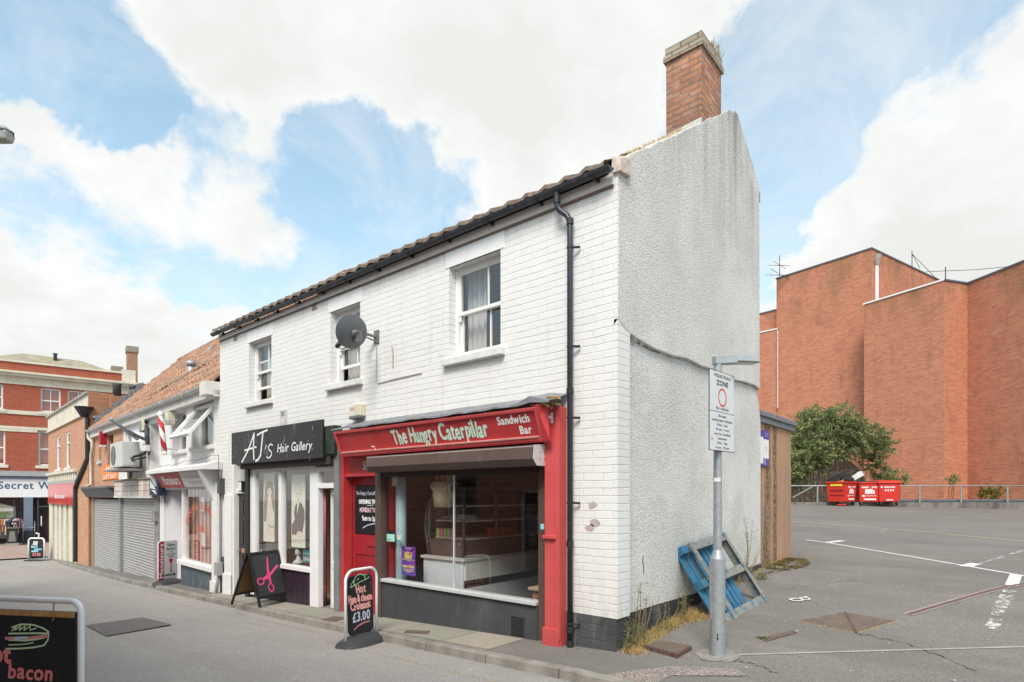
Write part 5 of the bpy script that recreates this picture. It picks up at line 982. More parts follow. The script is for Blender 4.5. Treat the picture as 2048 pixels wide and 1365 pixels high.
# shuttered shop
SHM = mat('galvanised_slats', (.40, .39, .38), .5, .12, 7, (.22, .2, .18), .2, metal=.25)
def shutter(a0, a1, z0, z1, label):
    t = thing('roller_shutter', label, 'roller shutter', F2.P((a0+a1)/2, 0, z0)); m = M(); n = int((z1-z0)/.075); h = (z1-z0)/n
    for i in range(n):
        z = z0+i*h; m.hexa([F2.P(a, d, zz) for zz, dd_ in ((z, 0), (z+h*.98, 0)) for a, d in ((a0, -.10), (a0, -.05 if zz > z else -.035), (a1, -.05 if zz > z else -.035), (a1, -.10))])
        m.poly([F2.P(a0, -.036, z+h*.1), F2.P(a1, -.036, z+h*.1), F2.P(a1, -.024, z+h*.45), F2.P(a0, -.024, z+h*.45)]); m.poly([F2.P(a0, -.024, z+h*.45), F2.P(a1, -.024, z+h*.45), F2.P(a1, -.045, z+h*.93), F2.P(a0, -.045, z+h*.93)])
    m.obj('slats', SHM, t); M().box(F2, a0, a0+.05, -.1, .0, z0, z1).obj('guide_rail', GREYM, t); M().box(F2, a1-.05, a1, -.1, .0, z0, z1).obj('guide_rail', GREYM, t); return t
shutter(-12.08, -8.25, -.98, 1.36, 'closed grey roller shutter, left one of the pair, beside the orange brick pier'); shutter(-8.0, -4.40, -.80, 1.40, 'closed grey roller shutter, right one of the pair, beside the barber shop')
m = M().box(F2, -8.24, -8.01, -.1, .03, -1.1, 1.40); tag(m.obj('shutter_post', GREYM), 'narrow grey post between the two closed roller shutters', 'post')
m = M().box(F2, -4.38, -4.0, -.1, .05, -1.0, 1.55); m.box(F2, -4.3, -4.05, .05, .13, .85, 1.1); tag(m.obj('shutter_post', mat('old_grey_post', (.25, .24, .23), .7, .3, 6)), 'old grey timber post right of the roller shutters', 'post')
m = M().hexa([F2.P(a, d, z) for z, dd_ in ((1.42, .12), (1.70, .28)) for a, d in ((-12.5, .0), (-12.5, dd_), (-8.3, dd_), (-8.3, .0))]); m.box(F2, -12.55, -8.25, 0, .3, 1.70, 1.76); tag(m.obj('shop_canopy', mat('grey_canopy', (.12, .12, .125), .6, .2, 3)), 'dark grey sloping canopy over the left roller shutter', 'canopy')
bf = thing('board_fascia', 'peeling whitewashed board fascia over the right roller shutter', 'fascia', F2.P(-6.2, .1, 1.7)); PLK = mat('peeling_boards', (.60, .56, .52), .85, .15, 3, (.33, .19, .12), .6, bump=.6, bsc=20)
for i in range(3): M().box(F2, -8.24, -4.22, .10, .14, 1.46+i*.145, 1.596+i*.145).obj('board', PLK, bf, bevel=.004)
M().box(F2, -8.26, -4.0, .0, .18, 1.895, 1.93).obj('crumbling_ledge', mat('rotten_ledge', (.28, .22, .16), .95, .5, 20, bump=1), bf); M().box(F2, -8.2, -4.3, .08, .16, 1.42, 1.455).obj('lower_rail', STONEW, bf)
br_ = thing('torn_sign_box', 'small navy sign box with torn white fabric left of the barber sign', 'sign box', F2.P(-3.8, .1, 1.7)); M().box(F2, -4.20, -3.45, .02, .20, 1.48, 1.90).obj('box', mat('navy_cover', (.02, .035, .07), .5, .3, 10), br_); q = F2.sh(d=.201); m = M().poly([q.P(-4.15, 0, 1.86), q.P(-3.75, .03, 1.70), q.P(-3.55, .02, 1.62), q.P(-4.12, 0, 1.66)]).poly([q.P(-4.05, 0, 1.62), q.P(-3.5, .02, 1.5), q.P(-3.7, .0, 1.6)]); m.obj('torn_fabric', STONEW, br_)
# barber shopfront
BS = thing('barber_shopfront', 'white framed barber shopfront with blue grey stall riser', 'shopfront', F2.P(-2, 0, -.4)); WHM = mat('white_timber', (.76, .75, .74), .5, .06, 4, (.45, .42, .38), .1)
m = M().box(F2, -3.95, .12, .0, .34, 1.99, 2.06); m.hexa([F2.P(a, d, z) for z, dd_ in ((2.06, .34), (2.14, .10)) for a, d in ((-3.95, .0), (-3.95, dd_), (.12, dd_), (.12, .0))]); m.obj('cornice', WHM, BS)
FB = Fr(F2.P(0, .12, 1.66), F2.u, tuple(F2.n*.14+Vector((0, 0, .33))))
M().box(FB, -3.55, -1.72, -.02, .0, .0, .35).obj('sign_panel', mat('faded_crimson_panel', (.40, .055, .06), .5), BS); M().box(FB, -1.72, -.20, -.02, .0, .0, .35).obj('sign_panel', mat('pale_sign_panel', (.58, .57, .56), .5), BS)
lettering(FB, 'Monsieurs', -3.15, .075, .002, .21, C_WHITE, BS, width=1.22, bold=.006); lettering(FB, 'HAIR', -3.40, .03, .002, .05, C_WHITE, BS, rot=pi/2, width=.28)
PKT = flat('faded_rose_print', (.45, .28, .32)); lettering(FB, 'Prop: Martin Durant', -1.42, .20, .002, .07, PKT, BS, width=1.0); lettering(FB, 'Tel: 01278 457256', -1.35, .07, .002, .07, PKT, BS, width=.95)
for s_ in (-3.62, -.16): M().hexa([F2.P(a, d, z) for z, dd_ in ((1.30, .02), (1.99, .33)) for a, d in ((s_-.14, .0), (s_-.14, dd_), (s_, dd_), (s_, .0))]).obj('console_bracket', WHM, BS)
M().box(F2, -3.95, -3.62, -.1, .04, -.8, 1.7).obj('pilaster', WHM, BS, bevel=.006); pl_ = M().box(F2, -.30, -.02, -.1, .06, -.55, 1.75).obj('pilaster', WHM, BS, bevel=.006); M().box(F2, -.34, .0, .061, .08, -.55, -.2).obj('base_block', WHM, pl_)
m = M(); m.box(F2, -2.40, -2.28, -.12, .0, .05, 1.64); m.box(F2, -.36, -.301, -.1, .0, .05, 1.64); m.box(F2, -3.61, -.3, -.12, .06, 1.62, 1.70); m.obj('window_frame', WHM, BS)
M().box(F2, -2.44, -.301, -.12, .09, -.04, .06).obj('sill', WHM, BS, bevel=.01)
M().box(F2, -2.38, -.301, -.12, .02, -1.2, -.045).obj('stall_riser', mat('blue_grey_stone', (.10, .125, .15), .6, .4, 7, (.03, .04, .05), .5, bump=.4), BS)
M().hexa([F2.P(*p) for p in ((-3.62, .0, -.9), (-3.62, -.02, -.9), (-2.42, -.98, -.9), (-2.40, -.96, -.9), (-3.62, .0, 1.66), (-3.62, -.02, 1.66), (-2.42, -.98, 1.66), (-2.40, -.96, 1.66))]).obj('side_panel', mat('pale_lilac_panel', (.60, .59, .61), .5, .04, 3), BS)
M().poly([F2.P(-2.4, -.1, -.9), F2.P(-2.4, -1, -.9), F2.P(-2.4, -1, 1.66), F2.P(-2.4, -.1, 1.66)]).obj('window_side', WHM, BS)
M().poly([F2.P(-2.28, -.05, .06), F2.P(-.36, -.05, .06), F2.P(-.36, -.05, 1.62), F2.P(-2.28, -.05, 1.62)]).obj('shop_window', GLASS, BS)
def blindm():
    t = NT('striped_blind'); sx = t.n('ShaderNodeSeparateXYZ'); t.l(t.tc.outputs['UV'], sx.inputs[0]); w = t.math('FRACT', t.math('MULTIPLY', sx.outputs[0], 4.2)); return t.fin(t.mix(t.math('GREATER_THAN', w, .48), (.62, .43, .33), (.36, .09, .06)), .7)
M().poly([F2.P(-2.28, -.16, .06), F2.P(-.36, -.16, .06), F2.P(-.36, -.16, 1.62), F2.P(-2.28, -.16, 1.62)]).obj('striped_blind', blindm(), BS)
q = F2.sh(d=-.045); m = M()
for k, (w_) in enumerate('GENTS BARBER'):
    th = pi*(.92-.84*k/11)
    if w_ != ' ': lettering(q, w_, -1.3+.82*cos(th), .78+.42*sin(th), .001, .14, None, None, rot=th-pi/2, m=m, bold=.006, align='C')
m.stroke(q, [(-2.15, .55), (-2.2, .75), (-2.12, .95)], .02, .001).stroke(q, [(-.48, .5), (-.44, .7), (-.52, .9)], .02, .001); lettering(q, '1984', -1.3, .72, .001, .13, None, None, align='C', m=m); m.obj('window_lettering', flat('orange_red_vinyl', (.62, .12, .05)), BS)
M().box(F2, -1.42, -1.25, -.11, -.105, 1.15, 1.45).obj('paper_notice', C_WHITE, BS); M().box(F2, -1.28, -1.08, -.075, -.07, .42, .70).obj('paper_notice', C_WHITE, BS)
M().poly([F2.P(-4.0, -1.1, -.9), F2.P(-2.3, -1.1, -.9), F2.P(-2.3, -1.1, 1.8), F2.P(-4.0, -1.1, 1.8)]).obj('entrance_door', mat('grey_white_door', (.5, .49, .48), .5), BS)
m = M(); m.tube([F2.P(.10, .03, 2.05), F2.P(.10, .03, .2)], .022, 6); tag(m.obj('conduit', GREYM), 'thin grey conduit running down the joint between the two white houses', 'conduit')
m = M(); m.box(F2, .06, .22, .02, .13, -.05, .20); m.tube([F2.P(.16, .08, -.05), F2.P(.14, .10, -.2), F2.P(.05, .10, -.42)], .03, 7); m.box(F2, .0, .12, .03, .14, -.62, -.42); tag(m.obj('meter_box', mat('grey_meter', (.33, .34, .34), .6), bevel=.006), 'grey cable box and bent pipe low between the two white houses', 'cable box')
m = M().box(FA, -8.70, -8.58, .0, .10, 1.52, 1.82); m.tube([FA.P(-8.64, .05, 1.52), FA.P(-8.64, .05, 1.42)], .01, 5); tag(m.obj('wall_lamp', flat('grey_black_box', (.07, .07, .075), .4), bevel=.02), 'small dark grey lamp box on the corner left of the hair salon sign', 'lamp')
airbrick(-8.62, -.15, .18, .3, mat('beige_vent', (.5, .42, .34), .8), None, 'beige louvred vent at the foot of the white wall left of the dark door', 'air_vent', .005, 7)
m = M().box(FA, -8.54, -8.24, .0, .035, -.5, 1.50); m.box(FA, -8.56, -8.22, .036, .06, -.55, .0); tag(m.obj('white_pilaster', WHITE, bevel=.006), 'plain white pilaster left of the dark brown front door', 'pilaster')
m = M(); k = 26; pts = []
for i in range(k+1): pts.append(F2.P(-3.9+4.0*i/k, .05, 2.17+.012*sin(i*1.7)+.015*sin(i*.6)+.10*i/k))
m.tube(pts, .006, 4); m.tube([F2.P(.1, .06, 2.27), F2.P(.16, .08, 2.1), F2.P(.12, .06, 1.8)], .006, 4); tag(m.obj('sagging_cable', BLACKP), 'thin sagging black cable along the top of the barber shop cornice', 'cable')
for a in (-12.02,):
    cd_ = M().tube([F2.P(a+.02, .14, 3.58), F2.P(a+.02, .14, 3.42), F2.P(a+.28, .08, 3.28), F2.P(a+.28, .08, 3.0), F2.P(a+.12, .08, 2.85), F2.P(a+.12, .08, 1.86), F2.P(a+.16, .2, 1.78)], .05, 9); tag(cd_.obj('downpipe', mat('cream_pipe', (.56, .50, .42), .5, .15, 6), smooth=True), 'cream swan-necked downpipe on the orange brick wall', 'downpipe')
# ---- third house of the row
R3 = thing('orange_parapet_house', 'orange brick corner house with cream parapet and stone piers', 'house', F2.P(-17, 0, -1)); CRM = mat('cream_stone', (.62, .58, .48), .75, .12, 3, (.38, .35, .28), .35, bump=.3)
w1, w2_, w0 = (-19.3, -18.35, 2.56, 3.98), (-16.98, -16.1, 2.56, 3.98), (-20.95, -20.4, 2.56, 3.9)
walls(F2.sh(d=.06), -21.6, -12.4, 2.40, 4.32, [w1, w2_], .22).obj('brick_wall', OBR, R3)
m = M().box(F2, -21.6, -12.42, -.3, .08, 4.32, 4.98); m.box(F2, -21.65, -12.4, .08, .13, 4.30, 4.38); m.obj('parapet', CRM, R3)
M().box(F2, -21.7, -12.38, -.36, .15, 4.98, 5.06).obj('coping', CONC, R3)
m = M().box(F2, -12.42, -12.30, -3.6, .08, -1.5, 5.04); m.box(F2, -12.29, -12.05, -1.45, -.5, 4.3, 4.95); m.obj('party_wall', brick('rough_orange_brick', (.46, .21, .11), (.36, .15, .08), (.34, .26, .2), .225, .075, .012, .8, (.5, .4, .3), .3), R3)
m = M().box(F2, -12.31, -12.04, -3.2, -.02, 4.13, 4.20); m.obj('stone_string', CONC, R3)
for w in (w1, w2_): simple_window(F2.sh(d=.06), w, .03, R3, fill=mat('pale_office_blind', (.5, .5, .48), .8), split=.7, sill=True, t=.08)
m = M().box(F2, -21.6, -14.7, .0, .05, 2.05, 2.40); [m.box(F2, -21.5+i*.43, -21.25+i*.43, .05, .09, 2.08, 2.36) for i in range(16)]; m.box(F2, -21.65, -14.6, .0, .16, 2.36, 2.46); m.obj('fluted_band', CRM, R3)
M().box(F2, -14.68, -12.3, -.2, .055, -1.6, 2.39).obj('brick_pier', OBR, R3)
M().box(F2, -21.6, -14.7, -.6, -.45, -1.8, 2.1).obj('recessed_front', mat('brownish_glazing', (.24, .17, .16), .3, .2, 3), R3)
for i, (x0, x1) in enumerate(((-21.55, -20.5), (-20.0, -19.3), (-18.9, -18.3), (-17.75, -17.1), (-16.5, -15.75), (-15.3, -14.7))): M().box(F2, x0, x1, -.45, .04, -1.7, 1.12).obj('stone_pier', CRM, R3)
m = M(); [m.box(F2, a, a+.5, -.45, -.2, -1.7, .15+.02*i) for i, a in enumerate((-19.3, -18.3, -17.1))]; m.obj('low_panel', CRM, R3)
bsn = thing('bank_sign', 'glossy red bank sign with white lettering on the orange corner house', 'sign', F2.P(-18, .12, 1.5)); M().box(F2, -21.25, -14.65, .06, .12, 1.10, 1.95).obj('panel', flat('signal_red', (.62, .035, .03), .12), bsn); M().box(F2, -21.25, -14.65, .06, .121, 1.955, 2.05).obj('top_trim', mat('grey_trim', (.38, .39, .40), .4), bsn)
q = F2.sh(d=.122); lettering(q, 'Santander', -18.7, 1.36, .001, .17, C_WHITE, bsn, width=1.9, bold=.006); m = M(); m.prism(q, [(-19.15, 1.36), (-18.95, 1.33), (-18.80, 1.40), (-18.86, 1.52), (-18.96, 1.46), (-18.98, 1.62), (-19.08, 1.50), (-19.2, 1.44)], 0, .001); m.obj('flame_mark', C_WHITE, bsn)
hp = thing('hopper_downpipe', 'black cast iron hopper and downpipe on the corner of the orange house', 'downpipe', F2.P(-12.2, .15, -.9)); m = M(); m.tube([F2.P(-12.35, .2, 4.15), F2.P(-12.35, .2, 4.28), F2.P(-12.35, .2, 4.5)], [.10, .18, .3], 8); m.obj('hopper', BLACKP, hp)
m = M(); m.tube([F2.P(-12.3, .12, 4.15), F2.P(-12.3, .12, 2.75), F2.P(-14.2, .12, 1.95), F2.P(-14.55, .12, 1.75), F2.P(-14.55, .12, -.98)], .07, 8); m.obj('pipe', BLACKP, hp)
for i, (px, py) in enumerate(((219, 785), (242, 785))):
    a, z = F2.px(px, py, -1.3-.8*i); tag(M().tube([F2.P(-12.37, -.75-i*.5, 4.98), F2.P(-12.37, -.75-i*.5, 5.35), F2.P(-12.37, -.75-i*.5, 5.42)], [.13, .13, .16], 10).obj('chimney_pot', mat('black_pot', (.06, .06, .065), .6), smooth=True), '%s black chimney pot above the step flashing of the orange house' % ('nearer' if i == 0 else 'farther'), 'chimney pot')
m = M()
for i in range(6): r = .05+i*.24; z = 3.72+1.03*(r+.1); m.poly([F2.P(-12.03, -r+.04, z-.03), F2.P(-12.03, -r-.24, z+.2), F2.P(-12.03, -r-.24, z+.42), F2.P(-12.03, -r-.02, z+.34)])
tag(m.obj('step_flashing', LEAD, solid=.01), 'stepped grey lead flashing where pantiles meet the orange brick wall', 'flashing')
# ---- building across the junction
R4 = thing('red_brick_block', 'red brick commercial building with cream stone bands across the junction', 'building', F3.P(0, 0, -1.5)); RB4 = brick('deep_red_brick', (.38, .095, .05), (.30, .065, .04), (.34, .2, .15), .3, .1, .01, .3)
ww = [(-6.3, -5.2, 6.62, 8.08), (-3.3, -2.2, 6.62, 8.08), (-.46, .51, 6.62, 8.08), (.86, 1.95, 6.62, 8.08), (-5.6, -4.3, 3.30, 5.42), (-3.4, -2.1, 3.30, 5.42), (-.56, .6, 3.30, 5.42), (1.0, 2.0, 3.3, 5.42)]
walls(F3, -12, 4.5, 2.9, 8.15, ww, .25).obj('front_wall', RB4, R4)
M().box(F3, -12, 4.2, -.3, -.05, 8.9, 9.48).obj('parapet_wall', RB4, R4)
m = M(); m.box(F3, -12, 4.55, -.25, .06, 8.15, 8.62); m.box(F3, -12, 4.7, -.3, .32, 8.62, 8.78); m.box(F3, -12, 4.8, -.3, .45, 8.78, 8.90); m.box(F3, -12, 4.25, -.35, .02, 9.48, 9.6); m.box(F3, 3.7, 4.45, -.6, .1, 8.9, 9.75); m.box(F3, -12, 4.52, .0, .06, 6.35, 6.58); m.box(F3, -12, 4.52, .0, .05, 5.45, 5.62); m.box(F3, -12, -.6, .0, .04, 5.62, 5.3); m.obj('stone_bands', CRM, R4)
m = M(); [m.box(F3, w[0]-.15, w[1]+.15, .0, .09, w[2]-.18, w[2]-.01) for w in ww]; m.obj('sills', CRM, R4)
for w in ww: simple_window(F3, w, .12, R4, UPVC, .48, .08, False, mat('blue_dim_room', (.17, .22, .28), .6, .3, 2), 'window', [.5] if w[2] > 6 else None)
M().box(F3, -12, 4.5, -6, -.25, 2.9, 8.9).obj('rear_mass', RB4, R4)
RF = mat('mossy_slate', (.30, .27, .20), .9, .25, 2, (.40, .34, .13), .4)
zr = 9.62; m = M(); P = F3.P
e0, e1, e2, e3 = P(-3.2, -.5, zr), P(3.2, -.5, zr), P(3.2, -7, zr), P(-3.2, -7, zr); r0_, r1_ = P(-1.35, -1.6, 10.35), P(1.6, -1.6, 10.30); r2_, r3_ = P(1.6, -5.9, 10.3), P(-1.35, -5.9, 10.35)
m.poly([e0, e1, r1_, r0_]); m.poly([e1, e2, r2_, r1_]); m.poly([e3, e0, r0_, r3_]); m.poly([r0_, r1_, r2_, r3_]); m.obj('roof', RF, R4)
BR5 = brick('weathered_stack_brick', (.42, .22, .13), (.33, .15, .09), (.3, .25, .2), .225, .075, .012, .5)
for (a0_, a1_, z1_, zc) in ((4.15, 4.75, 11.7, 10.35), (3.3, 3.85, 10.2, 9.9)):
    c_ = M().box(F3, a0_, a1_, -2.6, -1.8, 8.9, z1_).obj('chimney', BR5, R4); M().box(F3, a0_-.06, a1_+.06, -2.66, -1.74, z1_-.35, z1_+.05).obj('cap', CAPB, c_)
tag(M().tube([P(.25, -1.2, 10.1), P(.25, -1.2, 10.45), P(.25, -1.2, 10.5)], [.1, .1, .16], 8).obj('roof_vent', BLACKP), 'small black vent on the mossy slate roof across the junction', 'vent')
M().box(F3, 4.5, 5.3, -5, -1.5, -1.5, 9.2).obj('return_wall', RB4, R4)
# its shopfront
S4 = thing('grey_shopfront', 'blue grey shopfront with wide white fascia across the junction', 'shopfront', F3.P(-2, .1, -1.4)); BG = mat('blue_grey_paint', (.16, .20, .27), .5, .08, 5)
M().box(F3, -12, 2, .0, .5, 2.62, 2.92).obj('cornice', mat('grey_cornice', (.33, .34, .35), .6), S4); M().box(F3, -12, 2, -.1, .36, 2.45, 2.62).obj('frieze', BG, S4); M().box(F3, -12, 2, -.1, .3, 1.35, 2.45).obj('fascia', mat('white_fascia', (.72, .73, .74), .5, .04), S4)
lettering(F3.sh(d=.305), 'Secret World', -2.42, 1.86, .0, .42, C_NAVY, S4, width=5.0*.70, bold=.012)
M().box(F3, -1.25, -.82, .0, .3, -1.5, 1.35).obj('pilaster', BG, S4); M().box(F3, -1.3, -.78, .31, .33, -1.5, -.9).obj('pilaster_base', mat('dark_base', (.05, .055, .06), .6), S4)
m = M(); m.box(F3, -.62, -.55, .05, .12, -1.5, 1.35); m.box(F3, -.55, .4, .05, .12, .75, .82); m.box(F3, -1.7, -1.66, .05, .12, -1.0, 1.35); m.obj('door_frame', mat('dark_blue_frame', (.05, .07, .10), .5), S4)
M().poly([F3.P(-12, -.3, -1.5), F3.P(2, -.3, -1.5), F3.P(2, -.3, 1.35), F3.P(-12, -.3, 1.35)]).obj('dark_interior', mat('brown_dark_interior', (.045, .03, .025), .7, .5, 1.5), S4)
M().poly([F3.P(-12, .1, -1.1), F3.P(-1.25, .1, -1.1), F3.P(-1.25, .1, 1.35), F3.P(-12, .1, 1.35)]).obj('shop_window', GLASS, S4); M().tube([F3.P(-.42, .15, -.4), F3.P(-.42, .22, -.38), F3.P(-.42, .22, .15), F3.P(-.42, .15, .17)], .03, 6).obj('door_handle', WHITE, S4)
gz_ = thing('gazebo_reflection', 'beige panel painted as gazebo reflection, with green photo print in the far shop window', 'painted reflection', F3.P(-2.2, 0, -.3)); M().prism(F3, [(-4.0, -.9), (-1.62, -.9), (-1.62, .75), (-2.5, 1.05), (-4.0, 1.05)], -.02, 0).obj('panel', mat('reflected_canvas', (.45, .40, .34), .8), gz_); M().box(F3, -2.55, -1.7, .002, .01, .12, .48).obj('print', mat('green_print', (.18, .30, .10), .7, .8, 4, (.6, .45, .5), .6), gz_); M().box(F3, -2.55, -1.72, .002, .012, .52, .70).obj('caption_strip', STONEW, gz_)  # beige gable shape is a gazebo's reflection, painted as a panel behind the glass
rk = thing('clothes_rail', 'clothes rail in front of the far shop window', 'clothes rail', F3.P(-2.3, .8, -1.4)); m = M(); m.tube([F3.P(-4.6, .8, .12), F3.P(-1.35, .8, .12)], .025, 6); [m.tube([F3.P(a, .8, .12), F3.P(a, .8, -1.35)], .025, 6) for a in (-4.6, -1.36)]; [m.tube([F3.P(a, .5, -1.33), F3.P(a, 1.1, -1.33)], .025, 6) for a in (-4.6, -1.36)]; m.obj('rail_frame', BLACKP, rk)
gc = [('pale pink', (.75, .45, .5)), ('white', (.75, .75, .75)), ('navy', (.04, .05, .12)), ('lilac', (.5, .42, .6)), ('cream', (.7, .66, .55)), ('orange', (.8, .3, .1)), ('grey', (.35, .36, .38)), ('magenta', (.7, .2, .45)), ('pale blue', (.5, .6, .75)), ('yellow', (.75, .7, .35)), ('red', (.6, .12, .1)), ('charcoal', (.09, .09, .1)), ('mint', (.5, .65, .55)), ('violet', (.25, .12, .4))]
for i, (nm, c) in enumerate(gc):
    a = -1.45-i*.125; ln = rnd.uniform(.55, 1.0); w = rnd.uniform(.16, .24); yy = .8
    m = M(); sg = Fr(F3.P(a, yy, .1), (F3.n*-.8+F3.u*.6)); pts = [(-.02, 0), (-w, -.08), (-w*1.25, -.35), (-w*.85, -.34), (-w*.75, -.2), (-w*.8, -ln), (w*.8, -ln-.04), (w*.75, -.2), (w*.85, -.34), (w*1.25, -.35), (w, -.08), (.02, 0)]; m.prism(sg, pts, -.02, .02)
    tag(m.obj('garment', mat('cloth_'+nm.replace(' ', '_'), c, .9, .2, 6)), '%s garment hanging on the far clothes rail' % nm, 'garment', 'garments on the clothes rail')
lb_ = thing('litter_bin', 'black square litter bin in front of the far clothes rail', 'litter bin', F3.P(-1.72, 1.4, -1.42)); BL = flat('bin_black', (.025, .027, .03)); c = F3.sh(d=1.5)
M().box(c, -2.0, -1.42, -.3, .3, -1.46, -1.30).obj('plinth', CONC, lb_); M().box(c, -1.96, -1.46, -.26, .26, -1.30, -.45).obj('body', BL, lb_, bevel=.02); M().box(c, -2.0, -1.42, -.3, .3, -.45, -.38).obj('rim', mat('bin_bronze', (.2, .17, .1), .5), lb_); m = M(); [m.box(c, a0_, a0_+.07, d0, d0+.07, -.38, -.10) for a0_ in (-1.98, -1.51) for d0 in (-.28, .21)]; m.box(c, -2.0, -1.42, -.3, .3, -.10, -.02); m.obj('hood', BL, lb_); M().prism(c, [(-1.88, -1.2), (-1.54, -1.2), (-1.6, -.6), (-1.82, -.6)], .262, .27).obj('panel', mat('grey_bin_panel', (.2, .2, .18), .6), lb_)
wk = thing('shopping_walker', 'small folding walker with red tipped handles by the far shop pilaster', 'walker', F3.P(-.95, 1.0, -1.4)); c = F3.sh(d=1.0); m = M(); [m.tube([c.P(a, 0, -1.3), c.P(a, .05, -.7), c.P(a, -.15, -.2), c.P(a, .05, -.1)], .02, 6) for a in (-1.25, -.72)]; m.tube([c.P(-1.25, 0, -.45), c.P(-.72, 0, -.45)], .018, 6); m.obj('frame', GALV, wk); M().box(c, -1.2, -.77, -.2, .2, -1.2, -.6).obj('bag', BL, wk, bevel=.04)
for a in (-1.25, -.72): M().tube([c.P(a-.02, 0, -1.34), c.P(a+.02, 0, -1.34)], .08, 10).obj('wheel', BLACKP, wk)
m = M(); m.poly([(-32, -20, -1.436), (-32, 20, -1.436), (-60, 20, -1.436), (-60, -20, -1.436)])
def brickpave():
    t = NT('reddish_block_paving'); b = t.n('ShaderNodeTexBrick'); t.l(t.map((1, 1, 1)), b.inputs[0]); b.inputs['Scale'].default_value = 1; b.inputs['Brick Width'].default_value = .4; b.inputs['Row Height'].default_value = .4; b.inputs['Mortar Size'].default_value = .012
    b.inputs['Color1'].default_value = (.36, .25, .21, 1); b.inputs['Color2'].default_value = (.31, .21, .18, 1); b.inputs['Mortar'].default_value = (.22, .16, .14, 1); return t.fin(t.mix(t.rng(t.noise(.5, 4, .6), .4, .7, 0, .4), b.outputs['Color'], (.42, .33, .29)), .85)
tag(m.obj('paved_square', brickpave()), kind='structure')
# ================================================================ RIGHT SIDE: outbuilding, car park edge, big brick block
OB = thing('brown_outbuilding', 'streaky brown rendered outbuilding with lead coping behind the white gable', 'outbuilding', (-1.2, 5.2, .4))
def streak():
    t = NT('streaky_brown_render'); b = t.noise(26, 6, .78, t.map((1, 1, .45))); sp = t.n('ShaderNodeSeparateXYZ'); t.l(t.tc.outputs['Object'], sp.inputs[0])
    y_ = t.math('ADD', sp.outputs[1], t.math('MULTIPLY', t.math('SUBTRACT', t.noise(1.5, 4, .6, t.map((1, 1, .7))), .5), .35))
    col = t.mix(t.rng(t.noise(1.3, 5, .6, t.map((1, 1.6, .35))), .38, .62), (.50, .29, .18), (.38, .25, .17))
    def band(c, w): return t.rng(t.math('ABSOLUTE', t.math('SUBTRACT', y_, c)), w, w*.35)
    dk = t.math('MAXIMUM', t.math('MAXIMUM', band(.14, .22), band(.54, .15)), t.math('MULTIPLY', band(-.32, .18), .6))
    col = t.mix(t.math('MULTIPLY', dk, .55), col, (.24, .17, .11)); col = t.mix(t.math('MULTIPLY', dk, t.rng(b, .46, .56)), col, (.05, .042, .028))
    col = t.mix(t.rng(b, .58, .70, 0, .35), col, (.20, .14, .09)); col = t.mix(t.rng(t.noise(2.4, 6, .7, t.map((1, 1.5, .4), 'Object', (5, 1, 2))), .56, .72, 0, .45), col, (.62, .46, .36)); return t.fin(col, .92, t.bump(b, .9, .015), 0, .15)
ox = -.20; yO = GA.px(1582, 838, ox)[0]; zO = 2.80
M().column([(-4, 4.16), (ox, 4.16), (ox, yO), (-4, yO)], -.5, zO-.12).obj('wall', streak(), OB); m = M().column([(-4, 4.16), (ox+.05, 4.16), (ox+.05, yO+.05), (-4, yO+.05)], zO-.12, zO-.02); m.column([(-4, 4.16), (ox+.08, 4.16), (ox+.08, yO+.08), (-4, yO+.08)], zO-.02, zO+.07); m.obj('coping', LEAD, OB, bevel=.012)
ps = thing('parking_notice', 'purple and white parking notice board on the streaky brown wall', 'notice board', (ox+.02, 4.6, 1.9)); g = GA.sh(d=ox); a1_, zt = g.px(1538, 868, .03); zt += .04; zb = g.px(1538, 934, .03)[1]; a0_ = a1_-.62
M().box(g, a0_, a1_, .01, .03, zb, zt).obj('panel', mat('purple_panel', (.10, .07, .36), .4), ps); M().box(g, a0_+.32, a1_-.02, .031, .033, zb+.13, zt-.15).obj('white_field', C_WHITE, ps); M().box(g, a0_, a0_+.31, .031, .033, zb+.04, zt-.12).obj('white_field', C_WHITE, ps)
q = g.sh(d=.033); lettering(q, 'PAY AND', a1_-.15, zt-.06, .0, .02, C_WHITE, ps, align='C', width=.15); lettering(q, 'DISPLAY', a1_-.15, zt-.10, .0, .02, C_WHITE, ps, align='C', width=.12); lettering(q, 'CAR PARK', a1_-.16, (zb+zt)/2, .001, .018, C_BLACK, ps, align='C'); lettering(q, 'TARIFF', a1_-.16, (zb+zt)/2-.05, .001, .018, C_BLACK, ps, align='C')
m = M(); [m.box(q, a1_-.28, a1_-.17, .001, .002, zb+.03+i*.018, zb+.036+i*.018) for i in range(5)]; m.obj('small_print', C_WHITE, ps)
BK = thing('brick_block', 'huge windowless orange-red brick building behind the car park', 'building', (0, 45, 1)); 
def bigbrick():
    m_ = brick('big_block_brick', (.58, .23, .13), (.40, .135, .085), (.48, .28, .20), .36, .12, .019, .35, (.70, .42, .30), .4, (.26, .12, .075), .35, .5); return m_
BBM = bigbrick()
